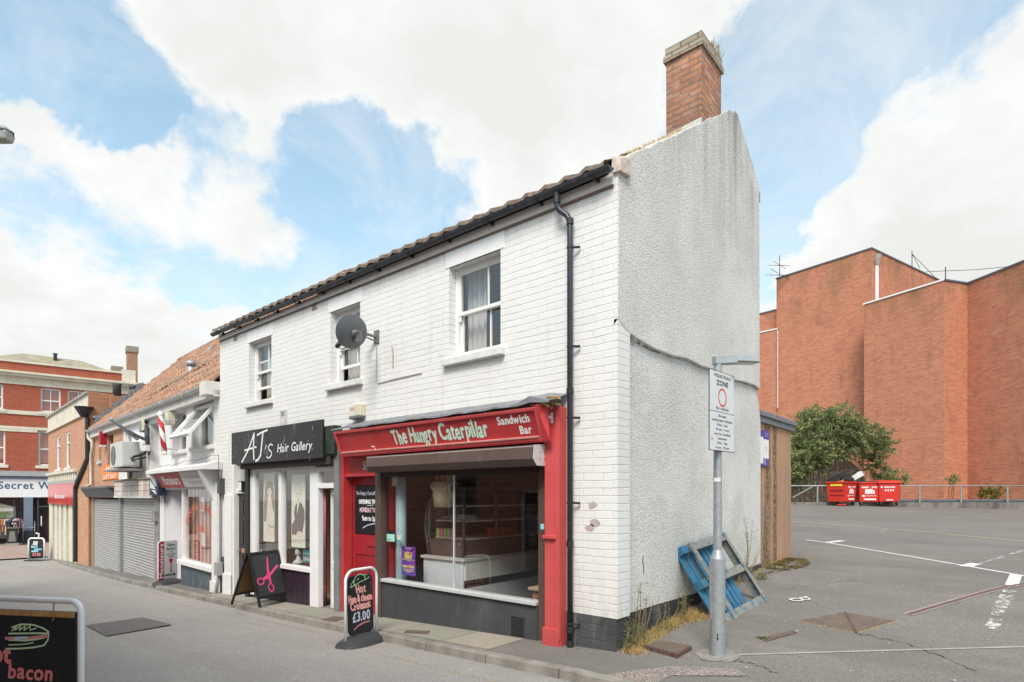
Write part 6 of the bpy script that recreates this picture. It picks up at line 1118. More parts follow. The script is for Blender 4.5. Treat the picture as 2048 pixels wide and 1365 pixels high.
def stain_top(name, ztop, depth):
    c2 = BBM.copy(); c2.name = name; N = c2.node_tree.nodes; L = c2.node_tree.links; b_ = N['Principled BSDF']; src = b_.inputs['Base Color'].links[0].from_socket
    tc = N.new('ShaderNodeTexCoord'); sp = N.new('ShaderNodeSeparateXYZ'); L.new(tc.outputs['UV'], sp.inputs[0]); mr = N.new('ShaderNodeMapRange'); L.new(sp.outputs[1], mr.inputs[0]); mr.inputs[1].default_value = ztop-depth; mr.inputs[2].default_value = ztop
    mp = N.new('ShaderNodeMapping'); mp.inputs['Scale'].default_value = (1, .35, 1); L.new(tc.outputs['UV'], mp.inputs[0]); nz = N.new('ShaderNodeTexNoise'); nz.inputs['Scale'].default_value = .7; nz.inputs['Detail'].default_value = 8; nz.inputs['Roughness'].default_value = .65; L.new(mp.outputs[0], nz.inputs[0])
    r2 = N.new('ShaderNodeMapRange'); L.new(nz.outputs[0], r2.inputs[0]); r2.inputs[1].default_value = .42; r2.inputs[2].default_value = .66; r2.inputs[4].default_value = .75
    mu = N.new('ShaderNodeMath'); mu.operation = 'MULTIPLY'; L.new(mr.outputs[0], mu.inputs[0]); L.new(r2.outputs[0], mu.inputs[1]); mx = N.new('ShaderNodeMixRGB'); L.new(mu.outputs[0], mx.inputs[0]); L.new(src, mx.inputs[1]); mx.inputs[2].default_value = (.17, .12, .06, 1); L.new(mx.outputs[0], b_.inputs['Base Color']); return c2
BBT = stain_top('tower_brick', 19.3, 5.5); BBB = stain_top('main_block_brick', 14.8, 2.6)
def A3(px, d): p = CAM + raydir(px, HY)*d; return (p.x, p.y)
z_t, z_m = 19.26, 14.76; t0, t1, t2 = A3(1553, 47.9), A3(1743, 42), A3(1890, 48.9)
m0, m1, m2, m3 = A3(1728, 40.6), A3(1888, 36), A3(1935, 36.6), A3(2048, 33.1)
m3e = (m3[0]+(m3[0]-m2[0])*5, m3[1]+(m3[1]-m2[1])*5)
back = lambda p, k=18: (p[0]-.30*k, p[1]+.95*k)
M().column([t0, t1, t2, (t2[0]+(t0[0]-t1[0]), t2[1]+(t0[1]-t1[1]))], -2, z_t).obj('tower', BBT, BK)
mb_ = (m0[0]+.30*9, m0[1]+.95*9)
M().column([m0, m1, m2, m3, m3e, (m3e[0]+2, m3e[1]+16), (m0[0]+4, m0[1]+16)], -2, z_m).obj('main_block', BBB, BK)
l0, l1 = A3(1400, 54.3), A3(1556, 48.6)
M().column([l0, l1, (l1[0]+1, l1[1]+8), (l0[0], l0[1]+8)], -2, 16.95).obj('rear_wing', BBM, BK)
l2, l3 = A3(1400, 53.4), A3(1553, 47.85); M().column([l2, l3, (l3[0]+.1, l3[1]+.9), (l2[0], l2[1]+.9)], -2, 15.1).obj('lower_wing', BBM, BK)
COP = mat('dark_coping', (.10, .11, .14), .5); WC = flat('white_coping', (.78, .80, .82), .4)
def cop(a, b, z, th, mt, name='coping'):
    A, B = Vector((*a, z)), Vector((*b, z)); fr = Fr(A, B-A); return M().box(fr, -.05, (B-A).length+.05, -.12, .06, 0, th).obj(name, mt, BK)
cop(t0, t1, z_t, .10, COP); cop(t1, t2, z_t, .10, COP); cop(m0, m1, z_m, .10, WC); cop(m1, m2, z_m, .10, COP); cop(m2, m3e, z_m, .10, COP); cop(l2, l3, 15.1, .09, WC); cop(l0, l1, 16.95, .10, COP)
tp = Vector((*t1, 0)); ft = Fr(tp, Vector((*t2, 0))-tp); dpz = M().tube([ft.P(.55, .1, 8), ft.P(.55, .1, 18.2)], .12, 8); dpz.obj('white_downpipe', WC, BK); M().tube([ft.P(.55, .12, 18.1), ft.P(.55, .12, 18.6), ft.P(.55, .12, 18.9)], [.12, .25, .3], 8).obj('rain_hopper', CONC, BK)
f1 = Fr(Vector((*l3, 0)), Vector((*t1, 0))-Vector((*t0, 0))); M().tube([(l3[0]+.12, l3[1]-.12, 15), (l3[0]+.12, l3[1]-.12, 8.6)], .06, 6).obj('thin_downpipe', mat('pale_pipe', (.6, .5, .42), .6), BK)
# roof aerials
def aerial(px, py, d, h, label, yagi=True):
    b = CAM + raydir(px, py)*d; t = thing('roof_aerial', label, 'aerial', b); m = M().tube([b, b+Vector((0, 0, h))], .03, 6); m.obj('mast', BLACKP, t)
    if yagi:
        m = M(); 
        for (zz, l) in ((.55, 1.0), (.12, 1.5)):
            c0 = b+Vector((0, 0, h*zz)); m.tube([c0-RT*l*.5+Vector((0, 0, .35*l)), c0+RT*l*.5-Vector((0, 0, .25*l))], .018, 5); [m.tube([c0+RT*l*(k/6)*.8-Vector((.35, .35, 0)), c0+RT*l*(k/6)*.8+Vector((.35, .35, 0))], .015, 4) for k in (-3, -2, -1, 1, 2, 3)]
        m.obj('yagi_arms', BLACKP, t)
    return t
aerial(1559, 556, 47, 1.8, 'black television aerial on the left corner of the tall brick tower'); aerial(1824, 535, 46, 1.3, 'thin guyed mast on the roof behind the tall brick tower', False)
a_ = CAM + raydir(1824, 508)*46; m = M(); m.tube([a_, CAM+raydir(1875, 560)*46], .025, 4); m.tube([a_, CAM+raydir(1840, 537)*46], .025, 4); m.tube([CAM+raydir(1852, 544)*46, CAM+raydir(1950, 540)*42, CAM+raydir(2048, 531)*40, CAM+raydir(2120, 524)*40], .022, 4); tag(m.obj('guy_wires', BLACKP), 'thin wires strung over the roof of the brick block', 'wires')
aerial(1891, 562, 38, .9, 'short thin rod on the corner of the main brick block', False)
# rubble wall, ledge, railings
def rubblem():
    t = NT('rubble_stone'); v = t.n('ShaderNodeTexVoronoi'); v.inputs['Scale'].default_value = 3.4; t.l(t.map((1, 1, 1.7)), v.inputs[0]); v2 = t.n('ShaderNodeTexVoronoi', feature='DISTANCE_TO_EDGE'); v2.inputs['Scale'].default_value = 3.4; t.l(t.map((1, 1, 1.7)), v2.inputs[0])
    col = t.mix(t.rng(v.outputs['Color'], .2, .8), (.42, .33, .26), (.55, .47, .41)); col = t.mix(t.rng(v2.outputs['Distance'], .0, .08, 1, 0), col, (.09, .07, .055)); return t.fin(t.mix(t.rng(t.noise(6, 5, .7), .4, .7, 0, .5), col, (.22, .18, .14)), .95, t.bump(v2.outputs['Distance'], .9, .08))
r0, r1 = A3(1480, 35.2), A3(1742, 33.5); RW = Vector((*r0, 0)); fr_ = Fr(RW, Vector((*r1, 0))-RW); Lr = (Vector(r1)-Vector(r0)).length
pts = [(0, -1)]+[(Lr, -1), (Lr, 1.6), (Lr-.5, 2.9), (Lr-1.2, 3.6)]+[(Lr-1.2-(Lr-1.2)*k/8, 3.9+rnd.uniform(-.3, .4)) for k in range(9)]; tag(M().prism(fr_, pts, 0, -1.0).obj('rubble_wall', rubblem()), 'rough rubble stone wall behind the red bins and bush', 'wall')
k0, k1 = A3(1540, 31), A3(2200, 31); kf = Fr((*k0, 0), Vector((*k1, 0))-Vector((*k0, 0))); LK = (Vector(k1)-Vector(k0)).length
tag(M().box(kf, -6, LK+6, -.35, 0, 0, 1.10).obj('kerb_wall', mat('dirty_concrete_kerb', (.20, .19, .175), .9, .3, 2, (.06, .055, .05), .6, bump=.4)), 'low dirty concrete kerb wall along the back of the car park', 'kerb wall')
m = M().poly([kf.P(-8, -.3, 1.06), kf.P(LK+10, -.3, 1.06), kf.P(LK+10, -14, 1.0), kf.P(-8, -14, 1.0)]); tag(m.obj('planting_strip', mat('gravelly_soil', (.25, .21, .16), .95, .4, 3, (.12, .12, .05), .5)), kind='structure')
RL = thing('railing', 'galvanised tube railing on the low wall behind the car park', 'railing', kf.P(4, -.15, 1.1)); m = M().tube([kf.P(-6, -.15, 1.98), kf.P(LK+6, -.15, 1.98)], .035, 8); m.obj('top_rail', GALV, RL, smooth=True)
for px in (1540, 1635, 1732, 1839, 1922, 2015, 2110):
    a = kf.px(px, 990, -.15)[0]; M().tube([kf.P(a, -.15, 1.08), kf.P(a, -.15, 1.98)], .045, 8).obj('post', GALV, RL)
a = kf.px(1585, 990, -.15)[0]; b = kf.px(1627, 990, -.15)[0]; M().tube([kf.P(a, -.15, 1.35), kf.P(b, -.15, 1.96)], .03, 6).obj('diagonal_brace', GALV, RL)
m = M().tube([kf.P(6, -.45, 1.16), kf.P(LK+4, -.45, 1.16)], .10, 8); tag(m.obj('grey_pipe', mat('ribbed_grey_pipe', (.10, .11, .13), .6, .4, 30)), 'long dark grey pipe lying behind the railing', 'pipe')
ml = M(); 
for px in range(1560, 2200, 14): 
    if rnd.random() < .8:
        p, q = kf.P(kf.px(px, 990)[0], .42, 0), kf.P(kf.px(px+15, 990)[0], .42, 0); ml.poly([(c.x, c.y, gz(c.x, c.y)+.008) for c in (p, q, q+kf.n*.12, p+kf.n*.12)])
tag(ml.obj('road_marking', YP2), kind='structure')
# wheelie bins
BR_ = mat('bin_red_plastic', (.60, .035, .022), .42, .08, 4, (.35, .05, .04), .15)
def make_bin(label, loc, rot, lid, txt=2):
    W, D_, hb = 1.05, 1.05, 1.06; t = thing('wheeled_bin', label, 'waste bin', (0, 0, 0), 'red four-wheeled waste bins'); L = Fr((0, -D_/2, 0), (1, 0, 0)); U = (0, 0)
    m = M().hexa([(-W*.44, -D_*.44, .20), (-W*.44, D_*.44, .20), (W*.44, D_*.44, .20), (W*.44, -D_*.44, .20), (-W/2, -D_/2, 1.2), (-W/2, D_/2, 1.2), (W/2, D_/2, 1.2), (W/2, -D_/2, 1.2)]); m.obj('body', BR_, t, bevel=.03)
    m = M(); m.column([(-W/2-.05, -D_/2-.05), (W/2+.05, -D_/2-.05), (W/2+.05, D_/2+.05), (-W/2-.05, D_/2+.05)], 1.17, 1.25); m.obj('rim', BR_, t, bevel=.015)
    sf_ = Fr((0, -D_*.44, .20), (1, 0, 0), (0, -.06*D_, 1.0)); m = M(); m.box(sf_, -.38, .38, 0, .015, .12, .88); m.obj('front_panel', BR_, t, bevel=.01)
    f5 = sf_.sh(d=.017)
    if txt == 2:
        lettering(f5, 'GENERAL', -.40, .74, 0, .07, C_WHITE, t, width=.36, bold=.006); lettering(f5, 'WASTE', .08, .74, 0, .07, C_WHITE, t, width=.26, bold=.006); lettering(f5, 'Biffa', 0, .44, 0, .23, C_WHITE, t, width=.44, bold=.02, align='C'); m = M().box(f5, -.36, -.22, 0, .002, .28, .36).box(f5, -.18, .32, 0, .002, .31, .33).box(f5, -.28, .3, 0, .003, .10, .18); m.obj('stickers', C_WHITE, t)
    else:
        lettering(f5, 'MIXED PAPER', 0, .74, 0, .07, C_WHITE, t, width=.5, bold=.006, align='C'); m = M(); [m.box(f5, -.22+i*.12, -.16+i*.12, 0, .002, .56, .66) for i in range(4)]; m.ellipse(f5, -.38, .78, .05, .05, 0, .002, 12); m.box(f5, -.15, .18, 0, .002, .08, .13); m.obj('stickers', C_WHITE, t)
    if lid == 'flat': m = M().column([(-W/2, -D_/2), (W/2, -D_/2), (W/2, D_/2), (-W/2, D_/2)], 1.25, 1.29); m.obj('lid', flat('black_lid', (.02, .02, .022), .5), t, bevel=.02)
    if lid == 'red': m = M().hexa([(-W/2-.06, -D_/2-.08, 1.18), (-W/2-.06, D_/2, 1.25), (W/2+.06, D_/2, 1.25), (W/2+.06, -D_/2-.08, 1.18), (-W/2+.03, -D_/2+.05, 1.30), (-W/2+.03, D_/2, 1.36), (W/2-.03, D_/2, 1.36), (W/2-.03, -D_/2+.05, 1.30)]); m.obj('lid', BR_, t, bevel=.02)
    if lid == 'open':
        m = M().hexa([(-W/2, D_*.1, 1.25), (-W/2, D_/2, 1.25), (W/2, D_/2, 1.62), (W/2, -D_*.1, 1.62), (-W/2, D_*.1, 1.30), (-W/2, D_/2, 1.30), (W/2, D_/2, 1.69), (W/2, -D_*.1, 1.69)]); m.obj('lid', flat('black_lid', (.02, .02, .022), .5), t, bevel=.02)
        sl = Fr((-W*.44, 0, .2), (0, -1, 0)); m = M(); m.box(sl, -.3, .3, .06, .08, .82, .92); m.obj('yellow_label', flat('yellow_label', (.8, .6, .05)), t); m = M(); [m.box(sl, -.35, .35, .04, .06, z_, z_+.03) for z_ in (.35, .55, .62)]; m.obj('ribs', DRED, t)
    for (x, y) in ((-.38, -.38), (.38, -.38), (-.38, .38), (.38, .38)): m = M().tube([(x-.03, y, .10), (x+.03, y, .10)], .10, 12); m.tube([(x, y, .12), (x, y, .22)], .03, 6); m.obj('wheel', BLACKP, t)
    t.location = loc; t.rotation_euler = (0, 0, rot); return t
fa = math.atan2(.6501, .7597)
def bpos(px, d): p = CAM + raydir(px, 990)*d; return (p.x, p.y, 1.5-21.5*d/F)
make_bin('overfull red waste bin with yellow label, leftmost of the three', bpos(1683, 30.6), fa+Rd(34), 'open')
make_bin('red waste bin with flat black lid, middle of the three', bpos(1733, 31.2), fa-Rd(8)-Rd(6), 'flat')
make_bin('red waste bin with red hood lid, rightmost of the three', bpos(1771, 30.9), fa-Rd(6)-Rd(6), 'red', 1)
bx_, by_, bz_ = bpos(1690, 30.6); c = Vector((bx_, by_, bz_))
m = M().ball(c+RT*.1+Vector((0, 0, 1.35)), .35, .35, .22, 10, 7); tag(m.obj('rubbish_sack', mat('black_sack', (.02, .02, .022), .3, bump=1, bsc=8)), 'shiny black rubbish sack bulging from the overfull red bin', 'rubbish sack')
fr_b = Fr(c+Vector((0, 0, 1.22)), RT, tuple(Vector((0, 0, 1))-FW*.1)); m = M().prism(fr_b, [(-.1, -.05), (.05, -.12), (.95, .38), (.85, .58), (.75, .56)], -.1, .06); tag(m.obj('white_package', mat('white_wrap', (.70, .72, .72), .5, .2, 6, (.3, .32, .35), .3)), 'long white package sticking up out of the overfull red bin', 'package')
m = M().prism(fr_b, [(-.55, -.02), (.0, -.02), (.1, .22), (-.15, .18), (-.45, .05)], .15, .18); tag(m.obj('cardboard_flap', MC['cardboard']), 'torn cardboard poking out of the overfull red bin', 'cardboard')
m = M(); m.tube([c+Vector((-.2, -.7, .03)), c+Vector((.2, -.9, .05))], .06, 6); tag(m.obj('red_litter', RED), 'scrap of red litter on the ground under the bins', 'litter')
# ---------------------------------------------------------------- plants
LEAF = None
def leafm(name, c1, c2, c3):
    t = NT(name); g = t.n('ShaderNodeNewGeometry'); col = t.mix(t.rng(g.outputs['Random Per Island'], 0, 1), c1, c2); col = t.mix(t.rng(t.noise(1.4, 4, .6), .45, .65), col, c3)
    t.fin(col, .6, None, 0, .25)
    tr = t.n('ShaderNodeBsdfTranslucent'); t.l(col, tr.inputs[0]); mx = t.n('ShaderNodeMixShader'); mx.inputs[0].default_value = .3; t.l(t.b.outputs[0], mx.inputs[1]); t.l(tr.outputs[0], mx.inputs[2]); t.l(mx.outputs[0], t.N['Material Output'].inputs[0]); return t.m
def leaf(m, p, d, l, w):
    d = d.normalized(); s_ = d.cross(Vector((rnd.uniform(-1, 1), rnd.uniform(-1, 1), rnd.uniform(-1, 1)))); s_ = s_.normalized()*w
    m.poly([p, p+d*l*.45+s_, p+d*l, p+d*l*.45-s_])
BUSH = leafm('bush_leaf', (.21, .26, .10), (.36, .38, .19), (.14, .18, .075)); STEM = mat('woody_stem', (.20, .13, .08), .9, .2, 20)
def bush(label, blobs, n, ll, stems, mt=BUSH, name='bush', cat='bush'):
    c0 = blobs[0][0]; t = thing(name, label, cat, (c0.x, c0.y, 1.0)); m = M(); tot = sum(b[1]**2 for b in blobs)
    for (c, r) in blobs:
        k = int(n*r*r/tot); nt_ = max(4, k//26)
        for i in range(nt_):
            v = Vector((rnd.gauss(0, 1), rnd.gauss(0, 1), rnd.gauss(0, 1))).normalized()*r*rnd.choice((rnd.uniform(.5, 1.05), rnd.uniform(.9, 1.35))); v.z *= .85; tip = c+v; ax = (v.normalized()+Vector((0, 0, rnd.uniform(-.2, .7)))).normalized(); L = rnd.uniform(.25, .6)*r**.5
            for j in range(26):
                f = rnd.random(); p = tip+ax*(f-.6)*L+Vector((rnd.gauss(0, .05), rnd.gauss(0, .05), rnd.gauss(0, .05))); leaf(m, p, ax*.5+Vector((rnd.uniform(-1, 1), rnd.uniform(-1, 1), rnd.uniform(-.6, .6))), ll*rnd.uniform(.6, 1.4), ll*.2)
    m.obj('foliage', mt, t)
    sm = M()
    for (c, r) in blobs:
        for i in range(stems): e = c+Vector((rnd.uniform(-1, 1), rnd.uniform(-1, 1), rnd.uniform(-.3, 1)))*r*.9; b = Vector((c.x+rnd.uniform(-.5, .5)*r, c.y+.3, 1.0)); mid_ = (b+e)/2+Vector((rnd.uniform(-.2, .2), 0, .3)); sm.tube([b, mid_, e], [.03, .02, .008], 5)
    sm.obj('stems', STEM, t); return t
def at(px, py, d): return CAM + raydir(px, py)*d
bush('large rambling green bush sprawling over the rubble wall behind the bins', [(at(1612, 880, 31.8), 1.0), (at(1640, 850, 32.2), .95), (at(1672, 850, 32.2), 1.0), (at(1700, 868, 32), .9), (at(1737, 878, 32.3), .95), (at(1755, 893, 32.3), .65), (at(1600, 925, 31.8), .7), (at(1592, 960, 31.8), .55), (at(1665, 895, 32), .6), (at(1745, 925, 32.4), .5), (at(1630, 905, 31.6), .7), (at(1700, 900, 31.8), .6), (at(1610, 845, 32), .6), (at(1600, 900, 31.4), .7), (at(1595, 935, 31.4), .6), (at(1640, 930, 31.8), .45)], 30000, .17, 2)
bush('low dark green shrub to the right of the red bins', [(at(1775, 960, 32.2), .55), (at(1795, 955, 32.2), .4), (at(1762, 945, 32.5), .4)], 2600, .13, 3)
bush('sparse yellow-flecked shrub against the big brick wall behind the railing', [(at(1990, 985, 33), .45), (at(1965, 985, 33.2), .3)], 1000, .13, 4, leafm('yellow_green_leaf', (.16, .20, .05), (.22, .20, .04), (.28, .12, .03)))
bush('small shrub growing at the corner of the brick block', [(at(1900, 962, 34), .3)], 350, .12, 3)
DRY = leafm('dry_grass_blade', (.66, .48, .22), (.56, .40, .18), (.40, .34, .14)); GRW = leafm('weed_leaf', (.12, .17, .05), (.09, .13, .04), (.20, .18, .08)); MOSS = leafm('moss_blade', (.17, .15, .04), (.13, .08, .03), (.08, .05, .025))
def blades(name, label, spots, n, h, mt, spread=.06):
    m = M()
    for i in range(n):
        (x, y, r) = rnd.choice(spots); x += rnd.gauss(0, r); y += rnd.gauss(0, r*.6); z = gz(x, y); d = Vector((rnd.uniform(-.9, .9), rnd.uniform(-.9, .9), rnd.uniform(.15, 1))).normalized(); hh = h*rnd.uniform(.4, 1.3); s_ = Vector((-d.y, d.x, 0)).normalized()*.0028
        p = Vector((x, y, z)); m.poly([p-s_, p+s_, p+d*hh]) 
    return tag(m.obj(name, mt), label, None, None, 'stuff')
blades('dry_grass', None, [(.10, .35+i*.13, .05) for i in range(11)]+[(.12, .25, .07), (.2, 1.3, .08), (.24, 1.45, .06), (.16, .1, .06)], 5200, .08, DRY)
blades('dry_grass', None, [(-.02, y_, .06) for y_ in (3.2, 3.6, 4.0, 4.2)]+[(.05, 4.5, .12), (-.05, 5.0, .1)], 900, .06, DRY)
blades('moss', None, [(ox+.12+rnd.uniform(0, .25), 4.4+i*.13, .07) for i in range(11)], 3400, .035, MOSS)
def mossm():
    t = NT('mossy_dirt'); n_ = t.noise(7, 7, .75); col = t.mix(t.rng(n_, .4, .6), (.055, .035, .02), (.15, .12, .035)); t.fin(t.mix(t.rng(t.noise(30, 4, .7), .55, .75, 0, .6), col, (.22, .16, .09)), .95, t.bump(n_, .8, .02), 0, .1)
    tr_ = t.n('ShaderNodeBsdfTransparent'); mx = t.n('ShaderNodeMixShader'); t.l(t.rng(t.noise(6, 8, .8, None), .46, .52), mx.inputs[0]); t.l(tr_.outputs[0], mx.inputs[1]); t.l(t.b.outputs[0], mx.inputs[2]); t.l(mx.outputs[0], t.N['Material Output'].inputs[0]); return t.m
m = M()
for i in range(10):
    ya, yb = 3.9+i*.2, 3.9+(i+1)*.2; wd0 = lambda y: .12+.42*max(0, sin((y-3.7)*1.25)); x0__ = -.02
    m.poly([(x, y, gz(x, y)+.007) for x, y in ((x0__, ya), (x0__+wd0(ya), ya), (x0__+wd0(yb), yb), (x0__, yb))])
tag(m.obj('mossy_ground', mossm()), kind='stuff')
blades('moss', None, [gp(1530, 1278)+(.02,), gp(1523, 1277)+(.02,)], 160, .04, GRW)
def weed(x, y, h, n, label, bare=False):
    t = thing('weed', label, 'weed', (x, y, gz(x, y))); s_ = M(); l_ = M()
    for i in range(n):
        b = Vector((x+rnd.gauss(0, .035), y+rnd.gauss(0, .05), gz(x, y)-.01)); e = b+Vector((rnd.uniform(-.02, .25)*h, rnd.uniform(-.35, .35)*h, h*rnd.uniform(.5, 1.05))); e.x = max(e.x, .03); mm = (b+e)/2+Vector((.02, rnd.uniform(-.05, .05), .03)); s_.tube([b, mm, e], [.005, .004, .0015], 4)
        for k in range(int(14+h*24)):
            f = rnd.random(); p = b.lerp(mm, f*2) if f < .5 else mm.lerp(e, f*2-1)
            if rnd.random() < .35: q_ = p+Vector((rnd.uniform(-.05, .07), rnd.uniform(-.07, .07), rnd.uniform(.0, .07))); s_.tube([p, q_], [.002, .001], 3); p = q_
            if bare and rnd.random() < .55: continue
            leaf(l_, p, Vector((rnd.uniform(-1, 1), rnd.uniform(-1, 1), rnd.uniform(-.3, .8))), rnd.uniform(.012, .035)*(1 if h > .3 else 1.5), .006)
    s_.obj('stems', mat('dry_stem', (.26, .19, .10), .9), t); l_.obj('leaves', GRW, t); return t
weed(.10, .28, .62, 7, 'tall straggly dry weed at the near foot of the white gable', True); weed(.13, .14, .25, 7, 'low bushy weed on the corner behind the raised iron cover'); weed(.09, .75, .34, 6, 'brown weed against the black plinth between the corner and the pallet', True)
weed(.10, 1.28, .34, 9, 'leafy weed half hidden behind the blue pallet'); weed(.07, 3.55, .85, 6, 'tall thin weed growing near the far end of the white gable', True); weed(.08, 3.30, .35, 6, 'short weed right of the blue pallet against the gable'); weed(.22, 3.6, .10, 6, 'tiny bright green weed in the asphalt by the gable foot')
for i, (px, py, h) in enumerate(((1420, 90, .18), (1428, 105, .2), (1434, 118, .16))): pass
m = M()
for i in range(150): p = Vector((rnd.uniform(-.02, .06), rnd.uniform(2.3, 2.66), 7.2)); leaf(m, p, Vector((rnd.uniform(-.6, .9), rnd.uniform(-.6, .6), 1)), rnd.uniform(.03, .09), .006)
tag(m.obj('dry_grass', DRY), kind='stuff')
m = M()
for i in range(420): y_ = rnd.uniform(.1, 1.6); p = Vector((rnd.uniform(-.15, .04), y_, roofz(y_)+.03)); leaf(m, p, Vector((rnd.uniform(-.8, .8), rnd.uniform(-.8, .8), 1)), rnd.uniform(.01, .05), .004)
for i in range(500): x_ = rnd.uniform(-7, -.1); p = Vector((x_, -.07+rnd.uniform(-.03, .05), 4.68)); leaf(m, p, Vector((rnd.uniform(-.8, .8), rnd.uniform(-.8, .8), .6)), rnd.uniform(.01, .04), .006)
tag(m.obj('roof_moss', DRY), kind='stuff')
# ================================================================ LAMP POST, ZONE SIGN, PALLET, BOARDS
LP = thing('lamp_post', 'grey galvanised street lamp post in front of the white gable', 'street lamp', (.86, .40, .01)); b = Vector((.86, .40, .0))
LF = Fr(b, (.0676, .9975, 0))
M().tube([b, b+Vector((0, 0, .91)), b+Vector((0, 0, .99)), b+Vector((0, 0, 2.72))], [.068, .068, .038, .036], 24).obj('column', GALV, LP, smooth=False)
M().tube([b-Vector((0, 0, .01)), b+Vector((0, 0, .018))], [.12, .07], 18).obj('mortar_collar', CONC, LP); mcl = M(); mcl.poly([(b.x+.19*cos(k*pi/8)*(1+.15*sin(k*2.3)), b.y+.19*sin(k*pi/8)*(1+.12*cos(k*1.7)), gz(b.x+.19*cos(k*pi/8), b.y+.19*sin(k*pi/8))+.006) for k in range(16)]); tag(mcl.obj('concrete_patch', mat('smooth_grey_screed', (.235, .22, .205), .9, .3, 12)), kind='structure')
cdir = (CAM-b); cdir.z = 0; cdir.normalize(); lf_ = Fr(b+cdir*.066, Vector((-cdir.y, cdir.x, 0)))
M().box(Fr(b-Vector((.6501*0, 0, 0)), Vector((.65, -.76, 0))), -.02, .02, .064, .074, .35, .86).obj('door_flap', GALV, LP, bevel=.004)
m = M(); m.box(lf_, -.006, .006, -.001, .003, .17, .20); m.box(lf_, -.006, .004, -.001, .003, .205, .23); m.obj('lock', DARK, LP)
m = M(); q = lf_.sh(d=-.03); m.hexa([q.P(a, d, z) for z, s1 in ((1.62, 0), (1.655, 0)) for a, d in ((-.03, -.0), (-.03, .004), (.025, .004), (.025, 0))]); m.obj('paper_strip', STONEW, LP)
# lantern arm towards the car park
hd = (RT*.97+FW*.25).normalized(); pb = b+Vector((0, 0, 2.72)); hf = Fr(pb, hd, (0, 0, 1))
LH = M().hexa([hf.P(a, d, z) for (a, d, z) in ((-.04, -.035, -.02), (-.04, .035, -.02), (.20, .06, .0), (.20, -.06, .0), (-.04, -.035, .06), (-.04, .035, .06), (.20, .055, .085), (.20, -.055, .085))]); LHm = mat('pale_grey_casting', (.33, .36, .38), .45, .1, 10)
ar = LH.obj('lantern_arm', LHm, LP, bevel=.008); 
hdm = M().hexa([hf.P(a, d, z) for (a, d, z) in ((.17, -.075, .012), (.17, .075, .012), (.43, .06, .02), (.43, -.06, .02), (.19, -.06, .09), (.19, .06, .09), (.38, .045, .075), (.38, -.045, .075))]).obj('lantern_head', LHm, LP, bevel=.008)
M().hexa([hf.P(a, d, z) for (a, d, z) in ((.20, -.055, .004), (.20, .055, .004), (.40, .045, .010), (.40, -.045, .010), (.20, -.055, .011), (.20, .055, .011), (.40, .045, .018), (.40, -.045, .018))]).obj('lens', flat('lamp_glass', (.30, .30, .26), .15), hdm)
ZS = thing('zone_sign', 'white pedestrian zone sign with red ring and restrictions on the lamp post', 'road sign', b+Vector((.06, 0, 2.2))); zf = LF.sh(d=.055)
aL, zTL = zf.px(1418, 741); aR, zTR = zf.px(1469, 752); zt = (zTL+zTR)/2; zb = (zf.px(1421, 900)[1]+zf.px(1466, 904)[1])/2; aL += .012; aR -= .012; zm = zt-(zt-zb)*.51
M().box(zf, aL-.006, aR+.006, -.006, 0, zb-.006, zt+.006).obj('backing', C_BLACK, ZS)
SGW = flat('reflective_white', (.66, .68, .69), .35)
M().box(zf, aL, aR, 0, .002, zm+.003, zt).obj('upper_plate', SGW, ZS); M().box(zf, aL, aR, 0, .002, zb, zm-.003).obj('lower_plate', SGW, ZS)
q = zf.sh(d=.0025); ac_ = (aL+aR)/2; hu = zt-zm; w_ = aR-aL
lettering(q, 'PEDESTRIAN', ac_, zt-hu*.14, 0, .028, C_BLACK, ZS, width=w_*.66, align='C', bold=.0012); lettering(q, 'ZONE', ac_, zt-hu*.33, 0, .043, C_BLACK, ZS, width=w_*.46, align='C', bold=.0025); lettering(q, 'No vehicles', ac_, zm+hu*.06, 0, .026, C_BLACK, ZS, width=w_*.52, align='C', bold=.0008)
M().ring(q, ac_, zm+hu*.375, hu*.235, hu*.235, .017, .0, 40).obj('red_ring', flat('sign_red', (.62, .05, .05)), ZS)
for i, (tx, f) in enumerate((('Except', .34), ('authorised vehicles', .83), ('Mon - Sat', .42), ('10 am - 4 pm', .55), ('and for loading', .66), ('between', .37), ('Mon - Sat', .42), ('4 pm - 10 am', .56))): lettering(q, tx, ac_, zm-(zm-zb)*(.125+.118*i), 0, .021, C_BLACK, ZS, width=w_*f, align='C', bold=.001)
M().box(q, aL+.03, aL+.055, 0, .001, zb+.085, zb+.11).obj('small_sticker', flat('pink_sticker', (.6, .2, .35)), ZS)
# pallet
PAL = thing('wooden_pallet', 'blue painted weathered wooden pallet leaning against the white gable', 'pallet', (.5, 2, .12)); bl, br2, tl = Vector((.57, 1.45, .10)), Vector((.66, 2.48, .20)), Vector((.075, 1.50, .905))
pu = (br2-bl).normalized(); pw = (tl-bl); pw = (pw-pu*pw.dot(pu)); PLh = pw.length*1.03; pw.normalize(); pf_ = Fr(bl, pu, pw); PW = 1.05
BLU = wood('blue_painted_wood', (.028, .12, .22), (.055, .20, .32), (6, 6, 1.2), .7, (.10, .13, .15), .3); WRN = wood('worn_grey_blue_wood', (.30, .265, .215), (.17, .19, .19), (7, 7, 5), .85, (.05, .15, .22), .3)
for i, (s0, s1) in enumerate(((0, .11), (.13, .22), (.30, .375), (.405, .48), (.51, .585), (.615, .69), (.715, .83))): M().box(pf_, s0, s1, -.135, -.115, .0, PLh).obj('back_slat', BLU, PAL, bevel=.003)
